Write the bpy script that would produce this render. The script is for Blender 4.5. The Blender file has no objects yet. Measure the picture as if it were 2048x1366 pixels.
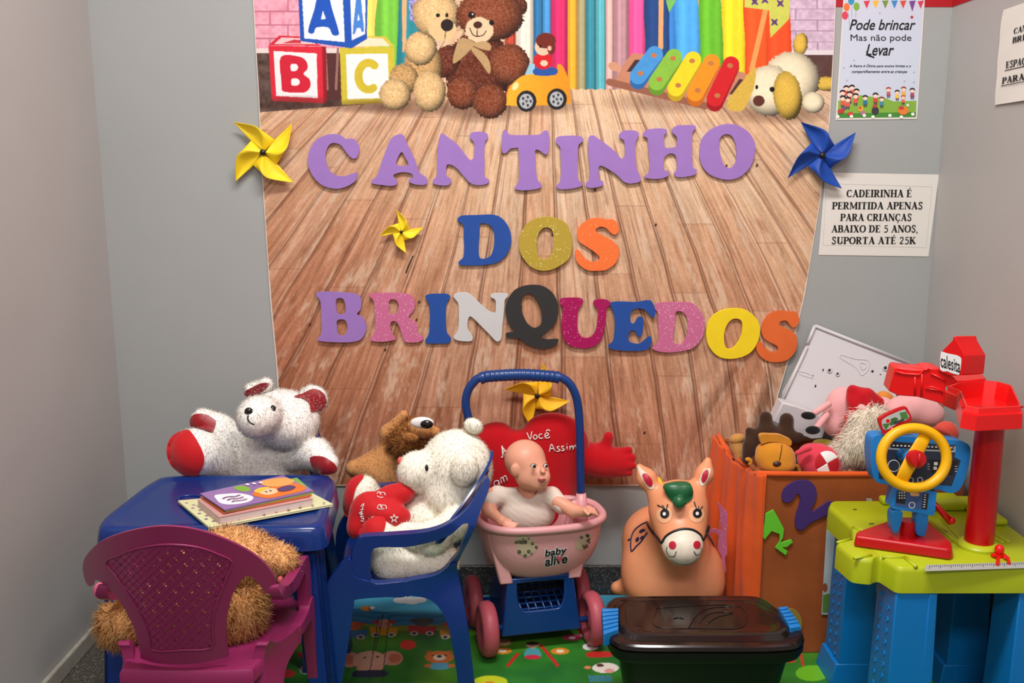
import bpy, bmesh, math, random
import numpy as np
from mathutils import Vector, Matrix
from mathutils.geometry import delaunay_2d_cdt

# ------------------------------------------------------------------ camera, world, lights, exposure
scene = bpy.context.scene
COL = scene.collection
FPX = 1900.0                       # focal length in pixels of the 2048-wide frame
PITCH = math.atan(1900.0 / 9957.0)
CAMZ = 1.16
cam_data = bpy.data.cameras.new('camera')
cam = bpy.data.objects.new('camera', cam_data)
COL.objects.link(cam)
cam.location = (0, 0, CAMZ)
cam.rotation_euler = (math.radians(90) - PITCH, 0, 0)
cam_data.sensor_width = 36.0
cam_data.lens = FPX / 2048.0 * 36.0
cam_data.clip_start = 0.05
scene.camera = cam

world = bpy.data.worlds.new('world')
scene.world = world
world.use_nodes = True
bg = world.node_tree.nodes['Background']
bg.inputs[0].default_value = (1.0, 0.99, 0.985, 1)
bg.inputs[1].default_value = 0.22

def area_light(name, loc, size, energy, color, target):
    ld = bpy.data.lights.new(name, 'AREA')
    ld.shape = 'RECTANGLE'; ld.size = size[0]; ld.size_y = size[1]
    ld.energy = energy; ld.color = color
    o = bpy.data.objects.new(name, ld); COL.objects.link(o)
    o.location = loc
    o.rotation_euler = (Vector(target) - Vector(loc)).to_track_quat('-Z', 'Y').to_euler()
    return o
area_light('ceiling_panel_light', (0.05, 1.12, 2.64), (1.2, 0.35), 34.0, (1.0, 0.985, 0.965), (0.05, 1.2, 0))
area_light('rear_fill_light', (0.0, -0.8, 2.64), (1.2, 0.6), 33.0, (1.0, 0.985, 0.965), (0.0, 0.6, 0))  # added fill lamp behind the camera, brightens surfaces facing it
scene.view_settings.view_transform = 'Standard'
scene.view_settings.look = 'None'
scene.view_settings.gamma = 1.0
scene.view_settings.use_curve_mapping = False
scene.view_settings.exposure = 0.66

# ------------------------------------------------------------------ pixel / world geometry
CP, SP = math.cos(PITCH), math.sin(PITCH)
def ray(px, py):
    dx = (px - 1024.0) / FPX; u = (683.0 - py) / FPX
    return dx, CP + u * SP, -SP + u * CP
def W(px, py, Y):
    dx, ry, rz = ray(px, py); t = Y / ry
    return Vector((dx * t, Y, CAMZ + rz * t))
def WZ(px, py, z):
    dx, ry, rz = ray(px, py); t = (z - CAMZ) / rz
    return Vector((dx * t, ry * t, z))
def MPP(py, Y):                    # metres per pixel at world depth Y
    return (Y / ray(1024, py)[1]) / FPX
def crop(x0, y0, s, pts):
    return [(x0 + s * a, y0 + s * b) for a, b in pts]

YW = 2.42                          # back wall
XL, XR = -1.03, 1.07
CEIL = 2.66

# ------------------------------------------------------------------ materials
def lin(c):
    c = np.asarray(c, float) / 255.0
    return np.where(c <= 0.04045, c / 12.92, ((c + 0.055) / 1.055) ** 2.4)
def lin4(c):
    l = lin(c); return (float(l[0]), float(l[1]), float(l[2]), 1.0)
MATS = {}
def mat(name, c=(200, 200, 200), rough=0.5, spec=0.5, var=0.0, vscale=30.0, bump=0.0, bscale=200.0, coat=0.0, sheen=0.0,
        sub=0.0, vcol=False, metal=0.0, trans=0.0, alpha=1.0, twosided=True):
    if name in MATS: return MATS[name]
    m = bpy.data.materials.new(name); m.use_nodes = True
    nt = m.node_tree; b = nt.nodes['Principled BSDF']
    b.inputs['Base Color'].default_value = lin4(c)
    b.inputs['Roughness'].default_value = rough
    b.inputs['Specular IOR Level'].default_value = spec
    b.inputs['Metallic'].default_value = metal
    b.inputs['Coat Weight'].default_value = coat
    b.inputs['Coat Roughness'].default_value = 0.15
    b.inputs['Sheen Weight'].default_value = sheen
    b.inputs['Transmission Weight'].default_value = trans
    b.inputs['Alpha'].default_value = alpha
    if sub:
        b.inputs['Subsurface Weight'].default_value = sub
        b.inputs['Subsurface Radius'].default_value = (0.012, 0.006, 0.004)
        b.inputs['Subsurface Scale'].default_value = 0.5
    src = None
    if vcol:
        a = nt.nodes.new('ShaderNodeAttribute'); a.attribute_name = 'Col'; src = a.outputs['Color']
    tc = nt.nodes.new('ShaderNodeTexCoord')
    if var:
        n = nt.nodes.new('ShaderNodeTexNoise'); n.inputs['Scale'].default_value = vscale; n.inputs['Detail'].default_value = 4
        nt.links.new(tc.outputs['Object'], n.inputs['Vector'])
        mr = nt.nodes.new('ShaderNodeMapRange')
        mr.inputs['From Min'].default_value = 0.3; mr.inputs['From Max'].default_value = 0.7
        mr.inputs['To Min'].default_value = 1 - var; mr.inputs['To Max'].default_value = 1 + var
        nt.links.new(n.outputs['Fac'], mr.inputs['Value'])
        mx = nt.nodes.new('ShaderNodeMix'); mx.data_type = 'RGBA'; mx.blend_type = 'MULTIPLY'
        mx.inputs['Factor'].default_value = 1.0
        if src is not None: nt.links.new(src, mx.inputs['A'])
        else: mx.inputs['A'].default_value = lin4(c)
        nt.links.new(mr.outputs['Result'], mx.inputs['B'])
        src = mx.outputs['Result']
    if src is not None: nt.links.new(src, b.inputs['Base Color'])
    if bump:
        n2 = nt.nodes.new('ShaderNodeTexNoise'); n2.inputs['Scale'].default_value = bscale; n2.inputs['Detail'].default_value = 3
        nt.links.new(tc.outputs['Object'], n2.inputs['Vector'])
        bp = nt.nodes.new('ShaderNodeBump'); bp.inputs['Strength'].default_value = bump; bp.inputs['Distance'].default_value = 0.002
        nt.links.new(n2.outputs['Fac'], bp.inputs['Height'])
        nt.links.new(bp.outputs['Normal'], b.inputs['Normal'])
    MATS[name] = m
    return m
def speckle_mat(name, base, spot, scale, thr, rough, spec=0.5, spot2=None, metal_spot=False):
    m = bpy.data.materials.new(name); m.use_nodes = True
    nt = m.node_tree; b = nt.nodes['Principled BSDF']
    tc = nt.nodes.new('ShaderNodeTexCoord')
    v = nt.nodes.new('ShaderNodeTexVoronoi'); v.inputs['Scale'].default_value = scale
    nt.links.new(tc.outputs['Object'], v.inputs['Vector'])
    wn = nt.nodes.new('ShaderNodeSeparateColor'); nt.links.new(v.outputs['Color'], wn.inputs['Color'])
    gt = nt.nodes.new('ShaderNodeMath'); gt.operation = 'GREATER_THAN'; gt.inputs[1].default_value = thr
    nt.links.new(wn.outputs['Red'], gt.inputs[0])
    lt = nt.nodes.new('ShaderNodeMath'); lt.operation = 'LESS_THAN'; lt.inputs[1].default_value = 0.45
    nt.links.new(v.outputs['Distance'], lt.inputs[0])
    mu = nt.nodes.new('ShaderNodeMath'); mu.operation = 'MULTIPLY'
    nt.links.new(gt.outputs[0], mu.inputs[0]); nt.links.new(lt.outputs[0], mu.inputs[1])
    mx = nt.nodes.new('ShaderNodeMix'); mx.data_type = 'RGBA'
    mx.inputs['A'].default_value = lin4(base); mx.inputs['B'].default_value = lin4(spot)
    nt.links.new(mu.outputs[0], mx.inputs['Factor'])
    out = mx.outputs['Result']
    if spot2 is not None:
        n = nt.nodes.new('ShaderNodeTexNoise'); n.inputs['Scale'].default_value = scale * 0.4; n.inputs['Detail'].default_value = 5
        nt.links.new(tc.outputs['Object'], n.inputs['Vector'])
        mr = nt.nodes.new('ShaderNodeMapRange'); mr.inputs['From Min'].default_value = 0.45; mr.inputs['From Max'].default_value = 0.7
        nt.links.new(n.outputs['Fac'], mr.inputs['Value'])
        m2 = nt.nodes.new('ShaderNodeMix'); m2.data_type = 'RGBA'
        nt.links.new(mr.outputs['Result'], m2.inputs['Factor']); nt.links.new(out, m2.inputs['A'])
        m2.inputs['B'].default_value = lin4(spot2); out = m2.outputs['Result']
    nt.links.new(out, b.inputs['Base Color'])
    b.inputs['Roughness'].default_value = rough; b.inputs['Specular IOR Level'].default_value = spec
    MATS[name] = m
    return m
M_VCOL = mat('painted_colours', rough=0.6, vcol=True)
M_FUR = mat('plush_fur', rough=0.9, spec=0.15, vcol=True, sheen=0.25)
M_PILE = mat('plush_pile', rough=0.9, spec=0.1, vcol=True, sheen=0.1)
def _pile_translucency(m, k=0.35):      # single strands let light through from one side to the other
    nt = m.node_tree; b = nt.nodes['Principled BSDF']; o = nt.nodes['Material Output']
    tr = nt.nodes.new('ShaderNodeBsdfTranslucent'); mx = nt.nodes.new('ShaderNodeMixShader'); mx.inputs[0].default_value = k
    nt.links.new(b.inputs['Base Color'].links[0].from_socket, tr.inputs['Color'])
    nt.links.new(b.outputs[0], mx.inputs[1]); nt.links.new(tr.outputs[0], mx.inputs[2]); nt.links.new(mx.outputs[0], o.inputs['Surface'])
_pile_translucency(M_PILE)

# ------------------------------------------------------------------ objects
def tag(o, label=None, cat=None, group=None, kind=None):
    if label: o['label'] = label
    if cat: o['category'] = cat
    if group: o['group'] = group
    if kind: o['kind'] = kind
    return o
def thing(name, label, cat, loc, rotz=0.0, group=None):
    o = bpy.data.objects.new(name, None); COL.objects.link(o)
    o.empty_display_size = 0.02
    o.location = loc; o.rotation_euler = (0, 0, rotz)
    return tag(o, label, cat, group)
def setparent(o, parent, local=False):
    if parent is None: return
    o.parent = parent
    if not local and parent.type == 'EMPTY':
        o.matrix_parent_inverse = Matrix.LocRotScale(parent.location, parent.rotation_euler, None).inverted()
def mesh_obj(name, V, Fc, m, parent=None, smooth=True, col=None, midx=None, local=False, normals=None, label=None):
    me = bpy.data.meshes.new(name)
    V = np.asarray(V, np.float32).reshape(-1, 3)
    if isinstance(Fc, np.ndarray) and Fc.ndim == 2:
        n, k = Fc.shape
        me.vertices.add(len(V)); me.vertices.foreach_set('co', V.ravel())
        me.loops.add(n * k); me.loops.foreach_set('vertex_index', Fc.astype(np.int32).ravel())
        me.polygons.add(n); me.polygons.foreach_set('loop_start', np.arange(0, n * k, k, dtype=np.int32))
        me.update(calc_edges=True)
    else:
        me.from_pydata([tuple(map(float, v)) for v in V], [], [tuple(map(int, f)) for f in Fc])
        me.update()
    me.validate()
    mats = m if isinstance(m, (list, tuple)) else [m]
    for q in mats: me.materials.append(q)
    if midx is not None: me.polygons.foreach_set('material_index', np.asarray(midx, np.int32))
    me.polygons.foreach_set('use_smooth', np.full(len(me.polygons), bool(smooth)))
    if col is not None:
        col = np.asarray(col, np.float32)
        if col.ndim == 1: col = np.tile(col[:3], (len(V), 1))
        ca = me.color_attributes.new('Col', 'FLOAT_COLOR', 'POINT')
        c4 = np.ones((len(V), 4), np.float32); c4[:, :3] = col[:, :3]
        ca.data.foreach_set('color', c4.ravel())
    if normals is not None:
        me.normals_split_custom_set_from_vertices([tuple(map(float, q)) for q in normals])
    o = bpy.data.objects.new(name, me); COL.objects.link(o)
    setparent(o, parent, local)
    if label: o['label'] = label
    return o
def bm_obj(name, bm, m, parent=None, smooth=False, local=False, label=None, autosmooth=None):
    bmesh.ops.recalc_face_normals(bm, faces=bm.faces[:])
    me = bpy.data.meshes.new(name); bm.to_mesh(me); bm.free()
    for q in (m if isinstance(m, (list, tuple)) else [m]): me.materials.append(q)
    if autosmooth is not None:
        me.polygons.foreach_set('use_smooth', np.full(len(me.polygons), True))
        me.set_sharp_from_angle(angle=math.radians(autosmooth))
    else:
        me.polygons.foreach_set('use_smooth', np.full(len(me.polygons), bool(smooth)))
    o = bpy.data.objects.new(name, me); COL.objects.link(o)
    setparent(o, parent, local)
    if label: o['label'] = label
    return o
class MB:
    """collects shapes, then makes ONE mesh object"""
    def __init__(s): s.V = []; s.F = []; s.n = 0; s.C = []
    def add(s, V, F, col=None):
        V = np.asarray(V, float).reshape(-1, 3)
        s.V.append(V); s.F += [tuple(int(i) + s.n for i in f) for f in F]; s.n += len(V)
        if col is not None: s.C.append(np.tile(np.asarray(col, float)[:3], (len(V), 1)) if np.ndim(col) == 1 else np.asarray(col))
        return s
    def box(s, lo, hi, col=None):
        (a, b, c), (d, e, f) = lo, hi
        V = [(a,b,c),(d,b,c),(d,e,c),(a,e,c),(a,b,f),(d,b,f),(d,e,f),(a,e,f)]
        return s.add(V, [(0,3,2,1),(4,5,6,7),(0,1,5,4),(1,2,6,5),(2,3,7,6),(3,0,4,7)], col)
    def hexa(s, low, top, col=None):        # two quads (4 points each)
        V = list(low) + list(top)
        return s.add(V, [(0,3,2,1),(4,5,6,7),(0,1,5,4),(1,2,6,5),(2,3,7,6),(3,0,4,7)], col)
    def tube(s, P, r, seg=12, col=None, closed=False, cap=True, flat=1.0, up=None):
        V, F = tube_mesh(P, r, seg, closed, cap, flat, up); return s.add(V, F, col)
    def obj(s, name, m, parent=None, smooth=False, local=False, label=None, bevel=0.0, bseg=2, auto=None, subsurf=0):
        V = np.concatenate(s.V)
        col = np.concatenate(s.C) if s.C else None
        o = mesh_obj(name, V, s.F, m, parent, smooth, col, local=local, label=label)
        fixnormals(o)
        if bevel:
            b = o.modifiers.new('bevel', 'BEVEL'); b.width = bevel; b.segments = bseg; b.limit_method = 'ANGLE'; b.angle_limit = math.radians(30)
            o.data.polygons.foreach_set('use_smooth', np.full(len(o.data.polygons), True))
            o.data.set_sharp_from_angle(angle=math.radians(40))
            if hasattr(b, 'harden_normals'): b.harden_normals = False
        if auto is not None:
            o.data.polygons.foreach_set('use_smooth', np.full(len(o.data.polygons), True))
            o.data.set_sharp_from_angle(angle=math.radians(auto))
        if subsurf:
            q = o.modifiers.new('subsurf', 'SUBSURF'); q.levels = q.render_levels = subsurf
        return o
def fixnormals(o):
    bm = bmesh.new(); bm.from_mesh(o.data)
    bmesh.ops.recalc_face_normals(bm, faces=bm.faces[:])
    bm.to_mesh(o.data); bm.free(); o.data.update()

def cr(pts, n=6, closed=True):
    """Catmull-Rom through the points; a point given twice stays a corner"""
    P = np.asarray(pts, float); N = len(P); out = []
    rng = range(N) if closed else range(N - 1)
    for i in rng:
        p1, p2 = P[i], P[(i + 1) % N]
        if np.allclose(p1, p2): continue
        p0 = P[(i - 1) % N] if (closed or i > 0) else 2 * p1 - p2
        p3 = P[(i + 2) % N] if (closed or i + 2 < N) else 2 * p2 - p1
        if np.allclose(p0, p1): p0 = 2 * p1 - p2
        if np.allclose(p2, p3): p3 = 2 * p2 - p1
        for k in range(n):
            t = k / n
            out.append(0.5 * ((2 * p1) + (-p0 + p2) * t + (2 * p0 - 5 * p1 + 4 * p2 - p3) * t * t + (-p0 + 3 * p1 - 3 * p2 + p3) * t ** 3))
    if not closed: out.append(P[-1])
    return np.array(out)
def tube_mesh(P, r, seg=12, closed=False, cap=True, flat=1.0, up=None):
    P = np.asarray([tuple(p) for p in P], float); N = len(P)
    r = np.full(N, r, float) if np.ndim(r) == 0 else np.asarray(r, float)
    T = np.zeros_like(P)
    for i in range(N):
        a = P[(i - 1) % N] if (closed or i > 0) else P[i]
        b = P[(i + 1) % N] if (closed or i < N - 1) else P[i]
        T[i] = (b - a) / (np.linalg.norm(b - a) + 1e-12)
    n0 = np.array(up if up is not None else ((0, 0, 1) if abs(T[0][2]) < 0.9 else (0, 1, 0)), float)
    V = []
    for i in range(N):
        n0 = n0 - T[i] * n0.dot(T[i]); n0 /= np.linalg.norm(n0) + 1e-12
        b0 = np.cross(T[i], n0)
        for k in range(seg):
            a = 2 * math.pi * k / seg
            V.append(P[i] + r[i] * (math.cos(a) * n0 * flat + math.sin(a) * b0))
    F = []
    for i in range(N if closed else N - 1):
        j = (i + 1) % N
        for k in range(seg):
            l = (k + 1) % seg
            F.append((i * seg + k, i * seg + l, j * seg + l, j * seg + k))
    if cap and not closed:
        F.append(tuple(range(seg - 1, -1, -1))); F.append(tuple((N - 1) * seg + k for k in range(seg)))
    return np.array(V), F
def lathe_mesh(prof, center, axis=(0, 0, 1), seg=32):
    """prof: (radius, height) pairs along the axis"""
    a = Vector(axis).normalized(); u = a.orthogonal().normalized(); v = a.cross(u)
    c = Vector(center); V = []; F = []
    for r, h in prof:
        for k in range(seg):
            t = 2 * math.pi * k / seg
            V.append(c + a * h + (u * math.cos(t) + v * math.sin(t)) * max(r, 1e-5))
    for i in range(len(prof) - 1):
        for k in range(seg):
            l = (k + 1) % seg
            F.append((i * seg + k, i * seg + l, (i + 1) * seg + l, (i + 1) * seg + k))
    F.append(tuple(range(seg - 1, -1, -1))); F.append(tuple((len(prof) - 1) * seg + k for k in range(seg)))
    return np.array([tuple(q) for q in V]), F
def cdt(outer, holes=(), grid=None):
    """triangulated 2-D polygon with holes, optional interior grid spacing"""
    pts = [Vector((float(p[0]), float(p[1]))) for p in outer]; loops = [list(range(len(pts)))]
    for h in holes:
        st = len(pts); pts += [Vector((float(p[0]), float(p[1]))) for p in h]
        loops.append(list(range(st, len(pts))))
    edges = []
    for lp in loops:
        edges += [(lp[i], lp[(i + 1) % len(lp)]) for i in range(len(lp))]
    if grid:
        A = np.asarray(outer, float); lo = A.min(0); hi = A.max(0)
        gx, gy = np.meshgrid(np.arange(lo[0] + grid * .5, hi[0], grid), np.arange(lo[1] + grid * .5, hi[1], grid))
        g = np.stack([gx.ravel(), gy.ravel()], 1)
        ins = inpoly(g[:, 0], g[:, 1], outer)
        for h in holes: ins &= ~inpoly(g[:, 0], g[:, 1], h)
        for q in g[ins]: pts.append(Vector((float(q[0]), float(q[1]))))
    V, E, F, _, _, _ = delaunay_2d_cdt(pts, edges, [], 0, 1e-6)
    V = np.array([tuple(v) for v in V]); F = [tuple(f) for f in F]
    cen = np.array([V[list(f)].mean(0) for f in F])
    ok = inpoly(cen[:, 0], cen[:, 1], outer)
    for h in holes: ok &= ~inpoly(cen[:, 0], cen[:, 1], h)
    return V, [f for f, k in zip(F, ok) if k]
def inpoly(X, Y, poly):
    P = np.asarray(poly, float); ins = np.zeros(np.shape(X), bool)
    x1, y1 = P[-1]
    for x2, y2 in P:
        if y1 != y2:
            c = ((y1 > Y) != (y2 > Y))
            ins ^= c & (X < (x2 - x1) * (Y - y1) / (y2 - y1) + x1)
        x1, y1 = x2, y2
    return ins
def slab_mesh(outer, holes, fn_front, fn_back):
    """2-D outline with holes turned into a solid: fn(a,b)->world for the front and the back face"""
    V2, F2 = cdt(outer, holes)
    n = len(V2)
    V = [tuple(fn_front(a, b)) for a, b in V2] + [tuple(fn_back(a, b)) for a, b in V2]
    F = [tuple(f) for f in F2] + [tuple(n + i for i in reversed(f)) for f in F2]
    cnt = {}
    for f in F2:
        for i in range(len(f)):
            e = (f[i], f[(i + 1) % len(f)]); cnt[e] = cnt.get(e, 0) + 1
    for (a, b) in cnt:
        if (b, a) not in cnt: F.append((b, a, n + a, n + b))
    return np.array(V), F
def wslab(name, outer, holes, Y, th, m, parent=None, bevel=0.0, label=None, lean=None):
    """pixel outline standing at depth Y (front face) with thickness th going back"""
    f = (lambda a, b: W(a, b, Y)) if lean is None else (lambda a, b: W(a, b, lean(a, b)))
    V, F = slab_mesh(outer, holes, f, lambda a, b: f(a, b) + Vector((0, th, 0)))
    mb = MB().add(V, F)
    return mb.obj(name, m, parent, label=label, bevel=bevel)
def rbox_bm(lo, hi, bev, seg=3, mtx=None):
    bm = bmesh.new()
    bmesh.ops.create_cube(bm, size=1.0)
    lo, hi = Vector(lo), Vector(hi)
    for v in bm.verts:
        v.co = Vector((lo[i] + (v.co[i] + .5) * (hi[i] - lo[i]) for i in range(3)))
    if bev: bmesh.ops.bevel(bm, geom=bm.edges[:], offset=bev, segments=seg, profile=0.5, affect='EDGES')
    if mtx is not None: bmesh.ops.transform(bm, matrix=mtx, verts=bm.verts[:])
    return bm
def sphere_mesh(c, r, seg=20, rings=12):
    r = (r, r, r) if np.ndim(r) == 0 else r
    V = []; F = []
    for i in range(rings + 1):
        th = math.pi * i / rings
        for k in range(seg):
            ph = 2 * math.pi * k / seg
            V.append((c[0] + r[0] * math.sin(th) * math.cos(ph), c[1] + r[1] * math.sin(th) * math.sin(ph), c[2] + r[2] * math.cos(th)))
    for i in range(rings):
        for k in range(seg):
            l = (k + 1) % seg
            F.append((i * seg + k, (i + 1) * seg + k, (i + 1) * seg + l, i * seg + l))
    return np.array(V), F

# ------------------------------------------------------------------ soft bodies: smooth unions meshed by surface nets
def _b(f, lo, hi): f.lo = np.asarray(lo, float); f.hi = np.asarray(hi, float); return f
def ell(c, r, R=None):
    c = np.asarray(tuple(c), float); r = np.asarray((r, r, r) if np.ndim(r) == 0 else r, float)
    Rm = None if R is None else np.array(R)[:3, :3]
    def f(P):
        q = P - c
        if Rm is not None: q = q @ Rm
        k0 = np.linalg.norm(q / r, axis=1); k1 = np.linalg.norm(q / (r * r), axis=1)
        return k0 * (k0 - 1.0) / np.maximum(k1, 1e-9)
    m = r.max() if R is not None else r
    return _b(f, c - m, c + m)
def cap(a, b, ra, rb=None):
    a = np.asarray(tuple(a), float); b = np.asarray(tuple(b), float); rb = ra if rb is None else rb
    ab = b - a; L2 = ab.dot(ab) + 1e-12
    def f(P):
        t = np.clip(((P - a) @ ab) / L2, 0, 1)
        return np.linalg.norm(P - a - t[:, None] * ab, axis=1) - (ra + (rb - ra) * t)
    m = max(ra, rb)
    return _b(f, np.minimum(a, b) - m, np.maximum(a, b) + m)
def chain(pts, rad):
    """capsules along a polyline, united smoothly"""
    return smin(0.012, *[cap(pts[i], pts[i + 1], rad[i], rad[i + 1]) for i in range(len(pts) - 1)])
def rbx(c, h, r, R=None):
    c = np.asarray(tuple(c), float); h = np.asarray(h, float) - r
    Rm = None if R is None else np.array(R)[:3, :3]
    def f(P):
        q = P - c
        if Rm is not None: q = q @ Rm
        q = np.abs(q) - h
        return np.linalg.norm(np.maximum(q, 0), axis=1) + np.minimum(q.max(1), 0) - r
    m = (h + r) if R is None else np.full(3, np.linalg.norm(h + r))
    return _b(f, c - m, c + m)
def smin(k, *fs):
    def f(P):
        d = fs[0](P)
        for g in fs[1:]:
            e = g(P); hh = np.clip(0.5 + 0.5 * (e - d) / k, 0, 1)
            d = e + (d - e) * hh - k * hh * (1 - hh)
        return d
    return _b(f, np.min([g.lo for g in fs], 0) - k * .3, np.max([g.hi for g in fs], 0) + k * .3)
def ssub(k, f0, g):
    def f(P):
        d = f0(P); e = -g(P)
        hh = np.clip(0.5 - 0.5 * (d - e) / k, 0, 1)
        return d + (e - d) * hh + k * hh * (1 - hh)
    return _b(f, f0.lo, f0.hi)
def sand(f0, g):
    return _b(lambda P: np.maximum(f0(P), g(P)), f0.lo, f0.hi)
def warp(f0, fn):
    """adds fn(P) to the distance (small bulges and dents)"""
    return _b(lambda P: f0(P) + fn(P), f0.lo - .01, f0.hi + .01)
def halfspace(p, n):
    p = np.asarray(tuple(p), float); n = np.asarray(tuple(n), float); n = n / np.linalg.norm(n)
    return _b(lambda P: (P - p) @ n, p, p)
def sdf_grad(f, P, e=0.0012):
    g = np.stack([f(P + np.array(d) * e) - f(P - np.array(d) * e) for d in ((1, 0, 0), (0, 1, 0), (0, 0, 1))], 1)
    return g / (np.linalg.norm(g, axis=1)[:, None] + 1e-12)
def snet(f, h, lo=None, hi=None):
    lo = np.asarray(f.lo if lo is None else lo) - 2 * h; hi = np.asarray(f.hi if hi is None else hi) + 2 * h
    n = np.ceil((hi - lo) / h).astype(int) + 1
    ax = [lo[i] + h * np.arange(n[i]) for i in range(3)]
    Vv = np.empty(tuple(n), np.float64)
    gy, gz = np.meshgrid(ax[1], ax[2], indexing='ij'); gy = gy.ravel(); gz = gz.ravel()
    st = max(1, int(400000 / (n[1] * n[2])))
    for i in range(0, n[0], st):
        xs = ax[0][i:i + st]
        P = np.empty((len(xs), len(gy), 3)); P[:, :, 0] = xs[:, None]; P[:, :, 1] = gy; P[:, :, 2] = gz
        Vv[i:i + st] = f(P.reshape(-1, 3)).reshape(len(xs), n[1], n[2])
    ins = Vv < 0
    sl = lambda A, d: A[d[0]:n[0] - 1 + d[0], d[1]:n[1] - 1 + d[1], d[2]:n[2] - 1 + d[2]]
    cor = [(a, b, c) for a in (0, 1) for b in (0, 1) for c in (0, 1)]
    s = sum(sl(ins, d).astype(np.int8) for d in cor)
    act = (s > 0) & (s < 8)
    I, J, K = np.nonzero(act)
    idx = -np.ones(act.shape, int); idx[act] = np.arange(len(I))
    pos = np.zeros((len(I), 3)); cnt = np.zeros(len(I))
    for a in cor:
        for ax_ in range(3):
            if a[ax_]: continue
            b = list(a); b[ax_] = 1
            va = Vv[I + a[0], J + a[1], K + a[2]]; vb = Vv[I + b[0], J + b[1], K + b[2]]
            c = (va < 0) != (vb < 0)
            t = np.where(c, va / np.where(c, va - vb, 1), 0)
            p = np.tile(np.array(a, float), (len(I), 1)); p[:, ax_] += t
            pos[c] += p[c]; cnt[c] += 1
    V = lo + h * (np.stack([I, J, K], 1) + pos / cnt[:, None])
    F = []
    for ax_ in range(3):
        o1, o2 = (ax_ + 1) % 3, (ax_ + 2) % 3
        sa = [slice(None)] * 3; sb = [slice(None)] * 3
        sa[ax_] = slice(0, n[ax_] - 1); sb[ax_] = slice(1, n[ax_])
        for o in (o1, o2):
            sa[o] = slice(1, n[o] - 1); sb[o] = slice(1, n[o] - 1)
        A = ins[tuple(sa)]; B = ins[tuple(sb)]
        e = np.stack(np.nonzero(A != B), 1)
        if not len(e): continue
        flip = A[e[:, 0], e[:, 1], e[:, 2]]
        e = e.copy(); e[:, o1] += 1; e[:, o2] += 1
        def ci(d1, d2):
            q = e.copy(); q[:, o1] -= d1; q[:, o2] -= d2
            return idx[q[:, 0], q[:, 1], q[:, 2]]
        q = np.stack([ci(1, 1), ci(0, 1), ci(0, 0), ci(1, 0)], 1)
        q[~flip] = q[~flip][:, ::-1]
        F.append(q)
    return V, np.concatenate(F)
def fur_strands(V, F, N, n, length, width, seed, comb=(0, 0, -0.4), jit=0.6, clump=0.0, keep=None):
    rg = np.random.default_rng(seed)
    T = np.concatenate([F[:, [0, 1, 2]], F[:, [0, 2, 3]]])
    A, B, C = V[T[:, 0]], V[T[:, 1]], V[T[:, 2]]
    ar = np.linalg.norm(np.cross(B - A, C - A), axis=1)
    if keep is not None: ar = ar * keep((A + B + C) / 3)
    t = rg.choice(len(T), n, p=ar / ar.sum())
    r1 = np.sqrt(rg.random(n))[:, None]; r2 = rg.random(n)[:, None]
    P = A[t] * (1 - r1) + B[t] * (r1 * (1 - r2)) + C[t] * (r1 * r2)
    Nn = N[T[t, 0]]
    D = Nn + rg.normal(0, jit, (n, 3)) * 0.6 + np.array(comb)
    if clump:                                   # neighbours lean the same way
        fr = 1.0 / clump
        ph = rg.random((3, 3)) * 6
        for k in range(3):
            D[:, k] += 0.5 * np.sin(P[:, 0] * fr * 6.3 + ph[k, 0]) * np.sin(P[:, 1] * fr * 5.1 + ph[k, 1]) * np.sin(P[:, 2] * fr * 5.9 + ph[k, 2] + P[:, 0] * fr)
    D -= Nn * np.minimum((D * Nn).sum(1) - 0.25, 0)[:, None]
    D /= np.linalg.norm(D, axis=1)[:, None]
    L = length * (0.6 + 0.7 * rg.random(n))[:, None]
    S = np.cross(D, Nn + rg.normal(0, 0.35, (n, 3))); S /= np.linalg.norm(S, axis=1)[:, None] + 1e-9
    g = np.cross(2 * S, D); S *= np.where((g * Nn).sum(1) < 0, -1.0, 1.0)[:, None]
    D2 = D + np.array(comb) * 0.6 + rg.normal(0, jit * 0.35, (n, 3)); D2 /= np.linalg.norm(D2, axis=1)[:, None]
    p0 = P - Nn * length * 0.1; p1 = p0 + D * L * 0.55; p2 = p1 + D2 * L * 0.5
    w = width * 0.5
    Vs = np.stack([p0 - S * w, p0 + S * w, p1 - S * w * .8, p1 + S * w * .8, p2 - S * w * .18, p2 + S * w * .18], 1).reshape(-1, 3)
    b = (np.arange(n) * 6)[:, None]
    Fs = np.concatenate([b + np.array([[0, 1, 3, 2]]), b + np.array([[2, 3, 5, 4]])])
    Ns = np.repeat(Nn * 0.9 + D * 0.1, 6, 0); Ns /= np.linalg.norm(Ns, axis=1)[:, None]
    var = np.repeat(rg.random(n), 6)
    return Vs, Fs, Ns, np.repeat(P, 6, 0), var
def soft(name, f, h, color, parent=None, fur=None, m=None, colfn=None, label=None, lo=None, hi=None, var=0.12, seed=1):
    """soft body; fur = dict(n,length,width,...) adds pile; colour per point from color or colfn(P)"""
    V, F = snet(f, h, lo, hi)
    N = sdf_grad(f, V)
    cf = (lambda P: np.tile(lin(color), (len(P), 1))) if colfn is None else colfn
    C = cf(V)
    if fur:
        fd = dict(fur); n = fd.pop('n')
        Vs, Fs, Ns, Ps, va = fur_strands(V, F, N, n, seed=seed, **fd)
        Cs = cf(Ps) * (1 - var + 2 * var * va)[:, None]
        mi = np.concatenate([np.zeros(len(F), int), np.ones(len(Fs), int)])
        F = np.concatenate([F, Fs + len(V)]); V = np.concatenate([V, Vs]); N = np.concatenate([N, Ns]); C = np.concatenate([C, Cs])
    return mesh_obj(name, V, F, [m or M_FUR, M_PILE] if fur else (m or M_FUR), parent, True, C, midx=mi if fur else None, normals=N if fur else None, label=label)
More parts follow.
